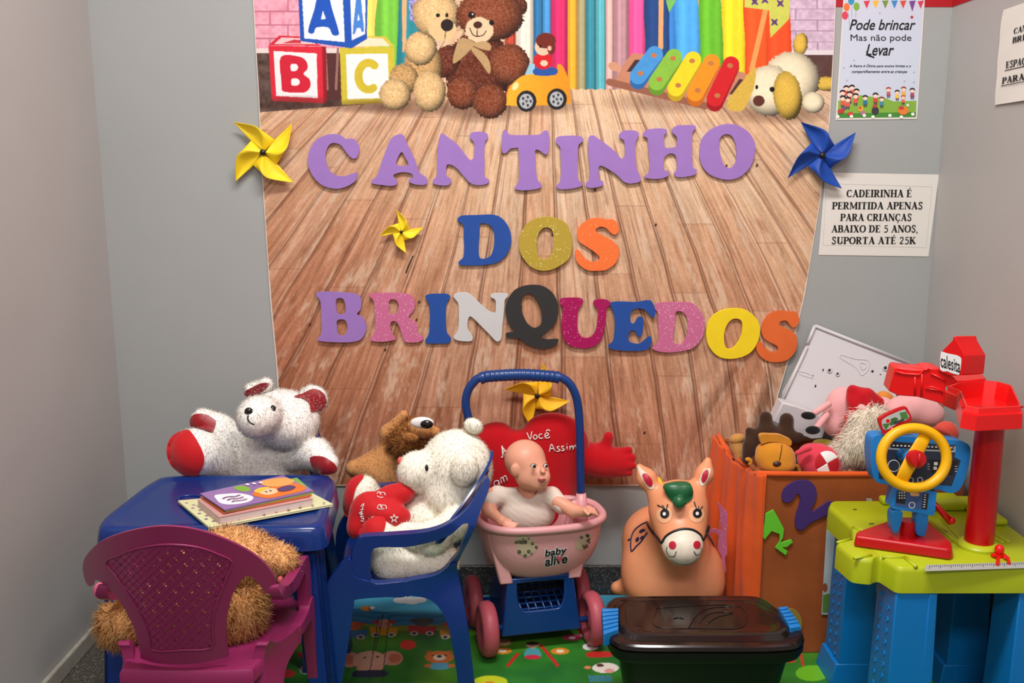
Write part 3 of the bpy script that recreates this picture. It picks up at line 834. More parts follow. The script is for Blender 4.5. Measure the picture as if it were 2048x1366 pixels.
# plush dog of the print
WD = texcol((244, 236, 208), 40, .5, 83, (222, 208, 168)); YD = texcol((226, 196, 92), 60, .5, 85, (200, 160, 56))
E(1755, 260, 42, 70, YD, 10, .15, o2); E(1905, 490, 75, 42, YD, 0, .1, o2); E(1700, 470, 165, 165, WD, 0, .12, o2); E(1830, 600, 66, 62, WD, 0, .1, o2)
E(1575, 530, 140, 150, WD, 0, .1, o2)
cv.poly(cr(K2([(1485, 395), (1420, 470), (1332, 590), (1340, 642), (1420, 642), (1478, 530), (1495, 430)]), 4), YD)
E(1680, 560, 84, 142, YD, -8, .1, o2)
E(1512, 590, 34, 32, (96, 50, 40), 0, 0, o2); E(1590, 523, 15, 15, (20, 18, 18), 0, 0, o2); E(1500, 510, 8, 13, (20, 18, 18), 0, 0, o2)
def banner():
    ys = np.concatenate([np.arange(-60, 246, 1.2), np.arange(246, 972.5, 2.0)])
    lx = np.interp(ys, [-60, 0, 100, 180, 370, 600, 740, 972], [503, 506, 511, 516, 525, 540, 553, 566])
    rx = np.interp(ys, [-60, 0, 100, 240, 400, 590, 700, 780, 880, 972], [1676, 1672, 1668, 1660, 1641, 1610, 1584, 1560, 1532, 1505])
    nu = 980; U = np.linspace(0, 1, nu)
    PX = lx[:, None] + (rx - lx)[:, None] * U; PY = np.broadcast_to(ys[:, None], PX.shape)
    # the printed picture is stretched with the cloth: sample with the cloth pulled straight at the right edge
    SX = np.where(PX > 1300, 1300 + (PX - 1300) * (np.interp(PY, [0, 590, 780, 972], [1672, 1640, 1632, 1628]) - 1300) / (rx[:, None] - 1300), PX)
    C = cv.sample(SX, PY)
    edge = np.minimum(PX - lx[:, None], rx[:, None] - PX) < 2.2
    C[edge] = (222, 208, 196)
    bot = PY > 969.5; C[bot] = (196, 168, 148)
    dx = (PX - 1024) / FPX; u = (683 - PY) / FPX
    # cloth relief: soft waves, a few folds fanning down to the right corner
    r = .0012 * np.sin(PX * .013 + PY * .004) + .0010 * (vnoise(PX * .02, PY * .008, 91) - .5)
    low = np.clip((PY - 690) / 200, 0, 1) * np.clip((PX - 1330) / 120, 0, 1)
    th = np.arctan2(PX - 1590, PY - 560)
    r += low * (.010 + .012 * np.sin(th * 17 + 1.0) + .006 * np.sin(th * 37))
    low2 = np.clip((PY - 760) / 200, 0, 1) * np.clip((1000 - np.abs(PX - 900)) / 500, 0, 1)
    r += low2 * .003 * (1 + np.sin(PX * .035 + PY * .006))
    Yd = YW - .0035 - np.clip(r, -.0015, .03)
    t = Yd / (CP + u * SP)
    V = np.stack([dx * t, Yd, CAMZ + (-SP + u * CP) * t], -1).reshape(-1, 3)
    n, m = PX.shape; i = np.arange(n * m).reshape(n, m)
    F = np.stack([i[:-1, :-1], i[1:, :-1], i[1:, 1:], i[:-1, 1:]], -1).reshape(-1, 4)
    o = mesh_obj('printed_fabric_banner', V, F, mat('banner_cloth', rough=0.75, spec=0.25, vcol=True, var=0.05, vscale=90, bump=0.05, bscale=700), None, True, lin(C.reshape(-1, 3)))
    return tag(o, 'large fabric banner printed with toys above wooden boards, hung on the back wall', 'banner')
banner()

# ------------------------------------------------------------------ foam letters glued to the banner
def glitter_mat(name, c, spot):
    return speckle_mat(name, c, spot, 420, 0.93, 0.4, 0.6)
LM = {'purple': mat('foam_purple', (156, 118, 192), rough=0.7, var=0.03), 'blue': mat('foam_blue', (22, 74, 158), rough=0.7, var=0.03), 'gold': glitter_mat('foam_gold', (184, 158, 52), (250, 240, 180)),
      'orange': speckle_mat('foam_orange', (246, 118, 52), (255, 190, 120), 420, 0.97, 0.5), 'pink': glitter_mat('foam_pink', (204, 108, 150), (255, 225, 235)), 'white': mat('foam_white', (206, 208, 208), rough=0.7, var=0.02),
      'black': mat('foam_black', (42, 42, 42), rough=0.7), 'magenta': speckle_mat('foam_magenta', (168, 6, 88), (250, 150, 200), 420, 0.95, 0.4), 'yellow': mat('foam_yellow', (246, 216, 20), rough=0.7, var=0.03), 'orange2': mat('foam_orange_plain', (228, 106, 44), rough=0.7, var=0.03)}
g1 = (600, 240, .19531); g2 = (980, 240, .13672); g3 = (1240, 230, .13672); g4 = (900, 420, .1709); g5 = (620, 560, .14648); g6 = (900, 560, .16602); g7 = (1210, 580, .10254); g8 = (1390, 600, .1123); g0 = (0, 0, 1)
LET = [
 ('C', 'purple', g1, [(80,400),(105,290),(180,195),(290,148),(400,150),(470,195),(540,190),(595,250),(605,320),(580,385),(540,395),(500,365),(450,300),(405,250),(320,240),(270,310),(262,400),(290,500),(350,560),(440,575),(520,555),(575,535),(580,590),(560,630),(480,680),(370,705),(240,675),(150,600),(95,500)], []),
 ('A', 'purple', g1, [(1010,145),(1060,160),(1100,250),(1170,390),(1220,530),(1290,590),(1305,640),(1270,665),(1180,660),(1120,635),(1115,605),(1155,590),(1140,550),(1060,535),(980,550),(955,575),(990,615),(990,660),(930,675),(830,665),(735,648),(740,610),(790,570),(830,450),(880,310),(930,195)], [[(1040,330),(1075,380),(1110,455),(1060,470),(985,455),(1005,380)]]),
 ('N', 'purple', g1, [(1445,138),(1500,165),(1620,260),(1730,400),(1775,390),(1785,310),(1780,230),(1740,185),(1750,135),(1830,118),(1910,135),(1925,180),(1895,230),(1885,330),(1890,450),(1890,570),(1935,615),(1920,650),(1830,668),(1750,650),(1680,580),(1600,490),(1530,455),(1500,475),(1500,570),(1540,600),(1545,640),(1510,670),(1430,668),(1365,650),(1365,610),(1400,575),(1405,450),(1415,250)], []),
 ('T', 'purple', g2, [(215,140),(250,170),(300,215),(500,220),(720,212),(770,170),(820,150),(855,180),(868,300),(855,450),(830,505),(780,490),(730,450),(665,440),(665,560),(675,750),(700,880),(755,940),(740,990),(650,1015),(500,1030),(385,1018),(360,990),(400,935),(425,860),(425,700),(415,430),(370,410),(300,420),(250,470),(205,490),(175,450),(175,300),(185,180)], []),
 ('I', 'purple', g2, [(1010,240),(1150,228),(1310,235),(1365,280),(1345,325),(1295,370),(1285,500),(1285,700),(1290,860),(1350,930),(1330,970),(1220,1000),(1080,1015),(990,1000),(975,960),(1025,890),(1040,700),(1030,500),(1025,400),(965,330),(970,270)], []),
 ('N', 'purple', g0, [(1177,280),(1179,273),(1186,270.5),(1195,276),(1212,288),(1230,303),(1243,317),(1248,314),(1250.3,306),(1249.6,291.5),(1247.5,280.6),(1240,275.8),(1239,268),(1248,261.4),(1260,260.5),(1273,262),(1278,269),(1275,276),(1271,287),(1270.5,303),(1272,325),(1275,341),(1281.5,354),(1280,363),(1269,366),(1258,367),(1247,363),(1239,355),(1230,347),(1216,338),(1204,332),(1198,334),(1197.5,350),(1199,359),(1206,363),(1206,370),(1197,374),(1181,376),(1173,373),(1172,366),(1178,360),(1180,340),(1177,310)], []),
 ('H', 'purple', g3, [(340,270),(400,215),(550,195),(660,205),(690,240),(645,310),(645,400),(665,475),(740,480),(820,460),(835,400),(830,320),(770,260),(765,210),(830,155),(950,148),(1080,150),(1110,190),(1060,260),(1055,400),(1055,600),(1070,760),(1120,800),(1110,860),(1040,890),(900,910),(820,900),(790,850),(830,800),(830,680),(815,600),(770,565),(700,575),(645,640),(640,790),(700,820),(720,860),(680,905),(560,935),(430,930),(360,915),(365,890),(420,840),(435,720),(420,560),(405,360),(380,325),(340,310)], []),
 ('O', 'purple', g3, [(1165,530),(1190,370),(1290,240),(1430,160),(1580,130),(1730,155),(1870,240),(1960,370),(1980,500),(1950,670),(1880,800),(1750,910),(1600,950),(1450,930),(1310,870),(1210,760),(1170,640)], [[(1450,400),(1490,310),(1560,283),(1620,300),(1660,350),(1695,440),(1705,560),(1690,690),(1640,760),(1590,775),(1540,750),(1490,660),(1460,530)]]),
 ('D', 'blue', g4, [(90,100),(140,65),(300,60),(500,55),(610,100),(690,210),(718,340),(700,450),(640,550),(540,620),(380,645),(200,650),(110,640),(105,600),(155,555),(165,450),(160,300),(155,180),(95,130)], [[(345,300),(350,190),(370,155),(450,170),(500,220),(520,320),(510,450),(470,540),(400,570),(345,555),(335,450)]]),
 ('O', 'gold', g4, [(805,400),(820,290),(900,160),(1010,95),(1130,75),(1260,100),(1360,160),(1420,290),(1430,430),(1400,560),(1310,640),(1190,700),(1070,712),(950,670),(860,570),(815,480)], [[(1015,380),(1040,270),(1100,210),(1170,215),(1205,270),(1210,380),(1195,490),(1140,565),(1080,570),(1030,520)]]),
 ('S', 'orange', g4, [(1590,130),(1700,92),(1830,110),(1920,115),(1970,190),(1975,250),(1930,290),(1880,265),(1830,215),(1770,195),(1715,215),(1710,250),(1780,295),(1900,360),(1970,440),(1975,540),(1930,630),(1830,700),(1720,712),(1610,705),(1510,640),(1470,560),(1468,480),(1510,470),(1560,540),(1640,600),(1720,600),(1750,555),(1700,500),(1600,430),(1510,370),(1485,280),(1510,200)], []),
 ('B', 'purple', g5, [(85,190),(110,162),(300,162),(570,180),(670,215),(705,290),(690,400),(640,470),(720,510),(770,620),(750,730),(680,820),(540,850),(350,850),(170,838),(100,810),(150,740),(155,550),(140,290),(95,230)], [[(355,330),(360,265),(410,245),(460,270),(485,360),(480,440),(420,470),(370,450)], [(370,650),(365,570),(400,540),(470,545),(505,600),(510,680),(480,745),(420,762),(380,730)]]),
 ('R', 'pink', g5, [(810,195),(860,180),(1080,175),(1300,185),(1400,230),(1435,320),(1410,420),(1345,510),(1420,560),(1460,620),(1470,710),(1540,780),(1545,810),(1490,845),(1390,855),(1300,845),(1260,770),(1230,660),(1185,580),(1140,562),(1100,590),(1105,700),(1165,795),(1130,825),(980,845),(850,835),(820,800),(870,740),(890,600),(880,400),(870,290),(820,230)], [[(1075,350),(1085,285),(1130,262),(1190,290),(1210,370),(1180,450),(1120,470),(1080,440)]]),
 ('I', 'blue', g5, [(1580,215),(1640,192),(1780,188),(1880,195),(1915,240),(1870,310),(1855,420),(1855,600),(1870,720),(1925,800),(1890,860),(1750,868),(1610,865),(1570,830),(1620,740),(1635,600),(1635,420),(1620,320),(1580,250)], []),
 ('N', 'white', g6, [(40,190),(90,155),(200,150),(270,195),(360,280),(450,360),(540,395),(550,330),(545,240),(495,210),(500,170),(580,155),(690,165),(695,200),(660,250),(650,380),(630,560),(620,690),(590,740),(545,730),(480,660),(380,560),(290,470),(240,440),(215,490),(215,590),(270,680),(255,735),(150,738),(70,720),(45,680),(95,600),(105,450),(100,290),(60,230)], []),
 ('Q', 'black', g6, [(665,360),(690,250),(770,130),(880,75),(1000,58),(1120,75),(1230,150),(1295,270),(1305,400),(1280,500),(1200,600),(1090,680),(1170,715),(1300,712),(1295,760),(1250,800),(1120,830),(980,800),(900,760),(830,705),(700,700),(670,670),(690,635),(790,625),(740,580),(690,480)], [[(855,260),(890,185),(960,165),(1020,205),(1080,310),(1105,420),(1100,520),(1060,565),(1000,575),(930,520),(880,420),(860,330)]]),
 ('U', 'magenta', g6, [(1325,240),(1380,215),(1560,215),(1605,255),(1580,310),(1550,350),(1535,480),(1545,620),(1600,690),(1680,690),(1745,630),(1775,500),(1775,350),(1730,300),(1735,250),(1800,230),(1890,240),(1940,280),(1930,310),(1890,330),(1880,450),(1850,640),(1800,750),(1690,815),(1560,820),(1440,790),(1370,710),(1345,580),(1350,450),(1360,340),(1330,290)], []),
 ('E', 'blue', g7, [(110,250),(300,225),(600,235),(850,200),(940,260),(975,400),(970,510),(920,540),(870,480),(800,410),(700,360),(580,370),(510,430),(490,540),(510,640),(570,650),(640,540),(700,520),(745,570),(745,750),(710,890),(660,920),(620,870),(580,800),(500,800),(455,900),(480,1010),(600,1050),(700,1035),(800,950),(880,905),(910,950),(890,1090),(820,1160),(650,1190),(400,1185),(150,1160),(60,1090),(160,990),(190,750),(185,520),(140,370)], []),
 ('D', 'pink', g7, [(980,290),(1050,250),(1300,235),(1600,240),(1760,290),(1890,450),(1945,650),(1920,870),(1820,1040),(1680,1150),(1450,1200),(1250,1220),(1050,1200),(930,1150),(960,1090),(1040,1000),(1040,800),(1035,550),(1020,430),(970,360)], [[(1365,600),(1375,450),(1420,415),(1510,430),(1590,520),(1620,680),(1600,850),(1540,990),(1460,1050),(1370,1050),(1330,980),(1345,800)]]),
 ('O', 'yellow', g8, [(200,560),(230,400),(350,250),(520,170),(710,145),(900,175),(1060,290),(1145,430),(1160,590),(1110,770),(1010,920),(860,1010),(680,1050),(500,1040),(350,960),(240,810),(205,680)], [[(520,720),(530,560),(580,430),(660,350),(750,335),(820,370),(845,450),(830,600),(780,720),(700,830),(620,870),(550,840)]]),
 ('S', 'orange2', g8, [(1250,330),(1350,230),(1500,190),(1680,205),(1790,210),(1850,300),(1850,400),(1800,475),(1740,490),(1690,440),(1640,380),(1580,365),(1510,395),(1510,450),(1600,500),(1720,550),(1810,650),(1820,800),(1780,930),(1660,1060),(1480,1110),(1300,1090),(1170,1010),(1100,900),(1100,810),(1150,745),(1190,760),(1250,850),(1330,910),(1430,930),(1480,880),(1460,820),(1350,760),(1240,690),(1185,570),(1200,430)], [])]
LLAB = ['purple foam letter C that starts the top row', 'purple foam letter A, second in the top row', 'purple foam letter N between the A and the T', 'purple foam letter T in the middle of the top row',
        'purple foam letter I between the T and an N', 'purple foam letter N just before the H', 'purple foam letter H in the top row', 'purple foam letter O that ends the top row',
        'blue foam letter D in the middle row', 'gold glitter foam letter O in the middle row', 'bright orange glitter foam letter S ending the middle row',
        'purple foam letter B that starts the bottom row', 'pink glitter foam letter R beside the purple B', 'blue foam letter I between the pink R and the white N', 'white foam letter N beside the black Q',
        'black foam letter Q in the bottom row', 'magenta glitter foam letter U beside the black Q', 'blue foam letter E in the bottom row', 'pink glitter foam letter D in the bottom row', 'plain yellow foam letter O in the bottom row', 'plain orange foam letter S that ends the bottom row']
for k, ((ch, cn, g, out, holes), lab) in enumerate(zip(LET, LLAB)):
    lift = .003 if ch in 'QE' and cn in ('black', 'blue') else 0.0
    fr = 'CANTINHO DOS BRINQUEDOS'
    row = 'foam letters of the top row' if k < 8 else ('foam letters of the middle row' if k < 11 else 'foam letters of the bottom row')
    o = wslab('foam_letter', cr(crop(*g, out), 5), [cr(crop(*g, h), 5) for h in holes], YW - .0125 - lift, .0048, LM[cn], bevel=.0008)
    tag(o, lab, 'letter', row)

# ------------------------------------------------------------------ pinwheels
M_BLACK = mat('black_plastic', (22, 22, 24), rough=0.35)
def pinwheel(px, py, size, rot, m, label, Y=YW - .016, sq=1.0):
    c = W(px, py, Y); s = size * MPP(py, Y)
    t = thing('pinwheel', label, 'pinwheel', c, group='foam pinwheels on the wall' if 'yellow' in label else None)
    # one sail, centre at the hub, tip at distance 1 (x right, y up, h towards the room)
    def sail(a):
        ca, sa = math.cos(a), math.sin(a)
        # outline of the sail for the tip pointing up-left at 134 degrees in its own frame
        tip = (-.69, .72, .06); b1 = (-.30, .66, .17); b2 = (-.09, .60, .24); b3 = (.015, .48, .27); b4 = (.02, .30, .20); hub = (0, .06, .12)
        n0 = (-.326, .297, .02); n1 = (.283, .297, .02); m0 = (-.15, .155, .05)
        top = cr([n0, tip], 6, False)
        mb = MB()
        # flap: ruled between notch->tip edge and curled edge tip->hub
        E1 = cr([hub, m0, n0, (-.50, .50, .03), tip], 6, False)
        E2 = cr([hub, b4, b3, b2, b1, tip], 6, False)
        def res(P, n):
            d = np.concatenate([[0], np.cumsum(np.linalg.norm(np.diff(P, axis=0), axis=1))]); q = np.linspace(0, d[-1], n)
            return np.stack([np.interp(q, d, P[:, k]) for k in range(3)], 1)
        def ruled(A, B, n=18, k=6, belly=0.0):
            A, B = res(A, n), res(B, n); G = []
            for i in range(n):
                for j in range(k + 1):
                    w = j / k; p = A[i] * (1 - w) + B[i] * w; p = p.copy(); p[2] += -belly * math.sin(w * math.pi) * math.sin(i / (n - 1) * math.pi)
                    G.append(p)
            F = [(i * (k + 1) + j, i * (k + 1) + j + 1, (i + 1) * (k + 1) + j + 1, (i + 1) * (k + 1) + j) for i in range(n - 1) for j in range(k)]
            return np.array(G), F
        for A, B, bel in ((E1, E2, .10), (cr([hub, b4, b3, b2], 6, False), cr([(0.03, .02, .05), (.155, .15, .03), n1, n1], 6, False), -.03)):
            G, F = ruled(A, B, belly=bel)
            x = (G[:, 0] * ca - G[:, 1] * sa) * s; y = (G[:, 0] * sa + G[:, 1] * ca) * s * sq
            mb.add(np.stack([c.x + x, c.y - G[:, 2] * s, c.z + y], 1), F)
        # cover from bulge ridge to next notch
        G, F = ruled(cr([b2, b1], 4, False), cr([n1, b2], 4, False), n=5, k=2)
        o = mb.obj('sail', m, t, smooth=True)
        q = o.modifiers.new('thick', 'SOLIDIFY'); q.thickness = .0012; q.offset = 0
    for k in range(4): sail(rot - k * math.pi / 2)
    V, F = lathe_mesh([(0, s * .19), (s * .05, s * .185), (s * .072, s * .16), (s * .075, s * .12), (s * .05, -.002), (0, -.002)], c, (0, -1, 0), 20)
    MB().add(V, F).obj('hub', M_BLACK, t, smooth=True)
M_YEL = mat('foam_sheet_yellow', (248, 216, 30), rough=0.6)
M_YEL2 = mat('foam_sheet_golden', (244, 190, 24), rough=0.6)
M_BLU = mat('foam_sheet_blue', (18, 72, 166), rough=0.6)
pinwheel(528.5, 305, 82, 0.0, M_YEL, 'large yellow foam pinwheel at the left edge of the banner')
pinwheel(803, 463.5, 44, -.56, M_YEL, 'small yellow foam pinwheel beside the blue letter D')
pinwheel(1074, 790, 67, -.94, M_YEL2, 'golden yellow foam pinwheel above the red heart pillow', YW - .02)
pinwheel(1641.5, 311, 79, -.16, M_BLU, 'blue foam pinwheel at the right edge of the banner')
# ------------------------------------------------------------------ shared builders
def loft(mb, rings, cap_lo=True, cap_hi=True, col=None):
    """stack of equal-length closed loops (world points)"""
    n = len(rings[0]); V = np.concatenate([np.asarray(r, float) for r in rings]); F = []
    for i in range(len(rings) - 1):
        for k in range(n):
            l = (k + 1) % n
            F.append((i * n + k, i * n + l, (i + 1) * n + l, (i + 1) * n + k))
    if cap_lo: F.append(tuple(range(n - 1, -1, -1)))
    if cap_hi: F.append(tuple((len(rings) - 1) * n + k for k in range(n)))
    return mb.add(V, F, col)
def inset(loop, d):
    """2-D loop drawn in by about d on every side"""
    L = np.asarray(loop, float); lo = L.min(0); hi = L.max(0); c = (lo + hi) / 2
    return c + (L - c) * (1 - d / ((hi - lo) / 2))
def ring(loop, z): return np.concatenate([np.asarray(loop, float), np.full((len(loop), 1), z)], 1)
def rrect(x0, y0, x1, y1, r, n=5):
    out = []
    for cx, cy, a in ((x1 - r, y1 - r, 0), (x0 + r, y1 - r, 90), (x0 + r, y0 + r, 180), (x1 - r, y0 + r, 270)):
        for k in range(n + 1):
            t = math.radians(a + 90 * k / n); out.append((cx + r * math.cos(t), cy + r * math.sin(t)))
    return np.array(out)
def pe(px, py, Y, rx, ry, rd, rot=0.0):
    """ellipsoid from pixel centre, depth, pixel radii (rd = depth radius), turned by rot degrees clockwise in view"""
    s = MPP(py, Y); R = Matrix.Rotation(math.radians(rot), 3, 'Y')
    return ell(W(px, py, Y), (rx * s, rd * s, ry * s), R)
def pc(a, b, ra, rb=None):
    s = MPP(a[1], a[2]); s2 = MPP(b[1], b[2])
    return cap(W(*a), W(*b), ra * s, (ra if rb is None else rb) * s2)

# ------------------------------------------------------------------ moulded plastic children's chairs
M_PINK = mat('plastic_magenta', (138, 38, 88), rough=0.36, spec=0.45)
M_NAVY = mat('plastic_blue', (12, 46, 116), rough=0.22, spec=0.5)
CX = -.205
def sp(p): w = W(p[0], p[1], 1.86); return (w.x - CX, w.z)
K2c = lambda pts: [sp((640 + .4292 * a, 780 + .4292 * b)) for a, b in pts]
ARM = K2c([(200, 676), (350, 672), (500, 664), (580, 640), (625, 612), (650, 612), (645, 650), (600, 688), (520, 715), (400, 732), (270, 728), (240, 755), (232, 850), (232, 905), (150, 900), (150, 760), (165, 705)])
ARM_TALL = K2c([(200, 676), (350, 672), (500, 664), (600, 632), (680, 580), (735, 515), (762, 470), (782, 452), (797, 466), (785, 512), (750, 580), (706, 690), (664, 790), (640, 850), (600, 855), (640, 800), (665, 720), (690, 645), (660, 640), (600, 690), (520, 715), (400, 732), (270, 728), (240, 755), (232, 850), (232, 905), (150, 900), (150, 760), (165, 705)])
def hw(y, z):                      # half width of the chair at depth y, height z
    s = min(max((y + .04) / .15, 0), 1); s = s * s * (3 - 2 * s)
    b = math.exp(-((z - .285) / .07) ** 2) + (0.45 if z < .285 else 0) * (1 - math.exp(-((z - .285) / .07) ** 2))
    return .166 - .05 * max(0, (z - .41) / .12) - .046 * s * min(b, 1.0) + .02 * max(0, (.2 - z)) * (1 if y < 0 else .4)
KP = lambda pts: [(130 + .3265 * a, 920 + .3265 * b) for a, b in pts]
CPX = -.568
def bp0(p):                         # pixel on the magenta chair's curved back -> (across, height)
    Y = 1.46 + (p[1] - 1060) / 260 * .09
    for _ in range(3):
        w = W(p[0], p[1], Y); Y = 1.65 - (.128 + (w.z - .285) * .22) + 3.0 * (w.x - CPX) ** 2
    return (CPX - w.x, w.z)
BACK = [(62, 690), (95, 620), (200, 515), (330, 455), (480, 418), (620, 406), (780, 422), (940, 470), (1100, 545), (1210, 625), (1275, 710), (1290, 770), (1262, 812), (1225, 818), (1195, 770), (1140, 716), (1090, 722), (1050, 775), (1012, 860), (988, 970), (985, 1080), (1000, 1205), (1000, 1205), (850, 1240), (700, 1252), (560, 1242), (465, 1215), (465, 1215), (455, 1150), (425, 1040), (378, 940), (318, 850), (250, 790), (185, 755), (150, 770), (138, 800), (105, 812), (75, 790), (60, 740)]
LATT = [(245, 630), (330, 585), (420, 548), (520, 526), (620, 516), (740, 522), (850, 543), (940, 578), (1025, 625), (990, 720), (960, 800), (930, 880), (912, 960), (903, 1060), (900, 1148), (720, 1162), (540, 1162), (520, 1090), (490, 1000), (440, 905), (380, 815), (310, 715)]
bo = np.array([bp0(p) for p in KP(cr(BACK, 3).tolist())])
bcx = 0.0
def make_chair(name, label, m, group=None, kz=1.0, kx=1.0, arm=None, knee=True, yb=.128, lean=.22):
    def back_y(x, z): return yb + (z - .285) * lean - 3.0 * x * x
    def bp(p):
        a, z = bp0(p); return a * kx, .285 + (z - .285) * kz
    t = thing(name, label, 'chair', (0, 0, 0), 0, group)
    # backrest with a lattice of small diamond holes
    out = [(x * kx, .285 + (z - .285) * kz) for x, z in bo]
    lat = [(bp(p)[0] - bcx, bp(p)[1]) for p in KP(LATT)]
    holes = []
    for r in range(18):
        for j in range(-2, 18):
            cx, cy = 660 - 42 * r + 101 * j, 527 + 40.5 * r
            d = [(cx, cy - 17), (cx + 17, cy), (cx, cy + 17), (cx - 17, cy)]
            big = [(cx, cy - 42), (cx + 42, cy), (cx, cy + 42), (cx - 42, cy)]
            b_ = np.array(big, float)
            if inpoly(b_[:, 0], b_[:, 1], LATT).sum() >= 4: holes.append([(bp(p)[0] - bcx, bp(p)[1]) for p in KP(d)])
    V2, F2 = cdt(out, holes, .013)
    n = len(V2); V = [(x, back_y(x, z), z) for x, z in V2] + [(x, back_y(x, z) - .006, z) for x, z in V2]
    F = [tuple(f) for f in F2] + [tuple(n + i for i in reversed(f)) for f in F2]
    e = {}
    for f in F2:
        for i in range(3): e[(f[i], f[(i + 1) % 3])] = 1
    F += [(b, a, n + a, n + b) for (a, b) in e if (b, a) not in e]
    bk = MB().add(V, F).obj('backrest', m, t, local=True, auto=35)
    rb = MB()
    P3 = lambda q, off: (q[0], back_y(q[0], q[1]) + off, q[1])
    rim = cr([(a, b) for a, b in lat], 3)
    rb.tube([P3(q, .0008) for q in rim], .0022, 6, closed=True)
    for sgn in (1, -1):
        for k in range(-30, 50):
            pts = []
            c0 = 30 + 50.5 * k
            for q in np.linspace(0, 1400, 140):
                x = q; y = (527 + 20 + (c0 - q) * .965) if sgn > 0 else (527 - 20 + (q - c0) * .965)
                if 500 < y < 1170 and inpoly(np.array([x]), np.array([y]), LATT)[0]:
                    b_ = bp(KP([(x, y)])[0]); pts.append((b_[0] - bcx, b_[1]))
            if len(pts) > 3: rb.tube([P3(q, .0002) for q in pts[::3] + [pts[-1]]], .0014, 4, cap=False)
    rb.obj('lattice', m, bk, local=True, smooth=True)
    # seat
    sl = np.array(cr([(-.150, -.150), (0, -.160), (.150, -.150), (.158, -.10), (.146, 0), (.118, .115), (.105, .130), (0, .134), (-.105, .130), (-.118, .115), (-.146, 0), (-.158, -.10)], 4)); sl[:, 1] = np.where(sl[:, 1] > 0, sl[:, 1] * yb / .128, sl[:, 1])
    mb = MB()
    loft(mb, [ring(inset(sl, .012), .262), ring(inset(sl, -.001), .262), ring(inset(sl, -.001), .280), ring(inset(sl, .003), .286), ring(inset(sl, .012), .287), ring(inset(sl, .03), .283)])
    mb.obj('seat', m, t, local=True, auto=40)
    th = .020
    for s in (-1, 1):
        def side(name, prof, n=5, grid=.014, thick=th, shift=0.0):
            o = cr(prof, n)
            V2, F2 = cdt(o, (), grid); q = len(V2)
            V = [(s * (hw(y, z) + shift), y, z) for y, z in V2] + [(s * (hw(y, z) + shift - thick), y, z) for y, z in V2]
            F = [tuple(f) for f in F2] + [tuple(q + i for i in reversed(f)) for f in F2]
            e = {}
            for f in F2:
                for i in range(3): e[(f[i], f[(i + 1) % 3])] = 1
            F += [(b, a, q + a, q + b) for (a, b) in e if (b, a) not in e]
            return MB().add(V, F).obj(name, m, t, local=True, bevel=.003, bseg=2)
        side('armrest', arm or ARM)
        # rear leg with its curved shoulder under the seat, front leg with its wide knee
        side('leg', K2c([(400, 893), (540, 890), (610, 850), (640, 850), (640, 880), (662, 990), (690, 1150), (716, 1366), (728, 1490), (650, 1490), (638, 1366), (612, 1200), (578, 1080), (515, 1000), (430, 962), (400, 958)]), shift=.004)
        if not knee: side('leg', K2c([(400, 893), (400, 930), (300, 945), (215, 965), (190, 1100), (160, 1366), (140, 1490), (70, 1490), (95, 1366), (125, 1150), (145, 960), (150, 880), (232, 880), (270, 893)]), shift=.004)
        else: side('leg', K2c([(400, 893), (400, 958), (300, 957), (170, 962), (158, 990), (128, 1200), (100, 1366), (80, 1490), (20, 1490), (40, 1366), (30, 1200), (20, 1000), (30, 900), (70, 830), (140, 770), (160, 850), (232, 880), (270, 893)]), shift=.004)
    return t
def copy_tree(o):
    def rec(s, par):
        c = s.copy(); COL.objects.link(c)
        if par is not None: c.parent = par
        for ch in kids.get(s.name, []): rec(ch, c)
        return c
    kids = {}
    for q in list(bpy.data.objects):
        if q.parent is not None: kids.setdefault(q.parent.name, []).append(q)
    return rec(o, None)
blue_chair = make_chair('plastic_chair', 'blue plastic armchair seen from the side, holding the white bear with the red heart', M_NAVY, "children's blue plastic armchairs", kz=.80, kx=.70, arm=ARM_TALL, yb=.092, lean=.38)
blue_chair.location = (CX - .016, 2.026, 0); blue_chair.rotation_euler = (0, 0, -math.pi / 2 + math.radians(6))
pink_chair = make_chair('plastic_chair', 'magenta plastic armchair with a lattice back turned to the viewer', M_PINK, knee=False)
pink_chair.location = (CPX + bcx, 1.65, 0); pink_chair.rotation_euler = (0, 0, math.pi)
rear_chair = copy_tree(blue_chair)
rear_chair['label'] = 'blue plastic armchair behind the table, almost hidden by the big white bear'
rear_chair.location = (-.635, 2.20, 0); rear_chair.rotation_euler = (0, 0, 0)
# ------------------------------------------------------------------ blue table
ZT = .445
t = thing('plastic_table', 'low blue plastic table with a stack of books on top', 'table', (-.62, 1.93, 0))
top_px = [(199, 1052), (204, 1036), (252, 998), (302, 962), (345, 949.5), (500, 947.5), (640, 947), (664, 953), (671, 968), (662, 1004), (653, 1036), (642, 1049), (600, 1055), (420, 1057), (260, 1057), (212, 1056)]
tl = np.array([tuple(WZ(x, y, ZT))[:2] for x, y in cr(top_px, 4)])
mb = MB()
loft(mb, [ring(inset(tl, .012), ZT - .048), ring(inset(tl, -.006), ZT - .048), ring(inset(tl, -.003), ZT - .022), ring(inset(tl, .000), ZT - .009), ring(inset(tl, .005), ZT - .002), ring(inset(tl, .013), ZT), ring(inset(tl, .022), ZT - .001), ring(inset(tl, .028), ZT - .004), ring(inset(tl, .04), ZT - .004)], cap_lo=False)
mb.obj('table_top', M_NAVY, t, auto=50)
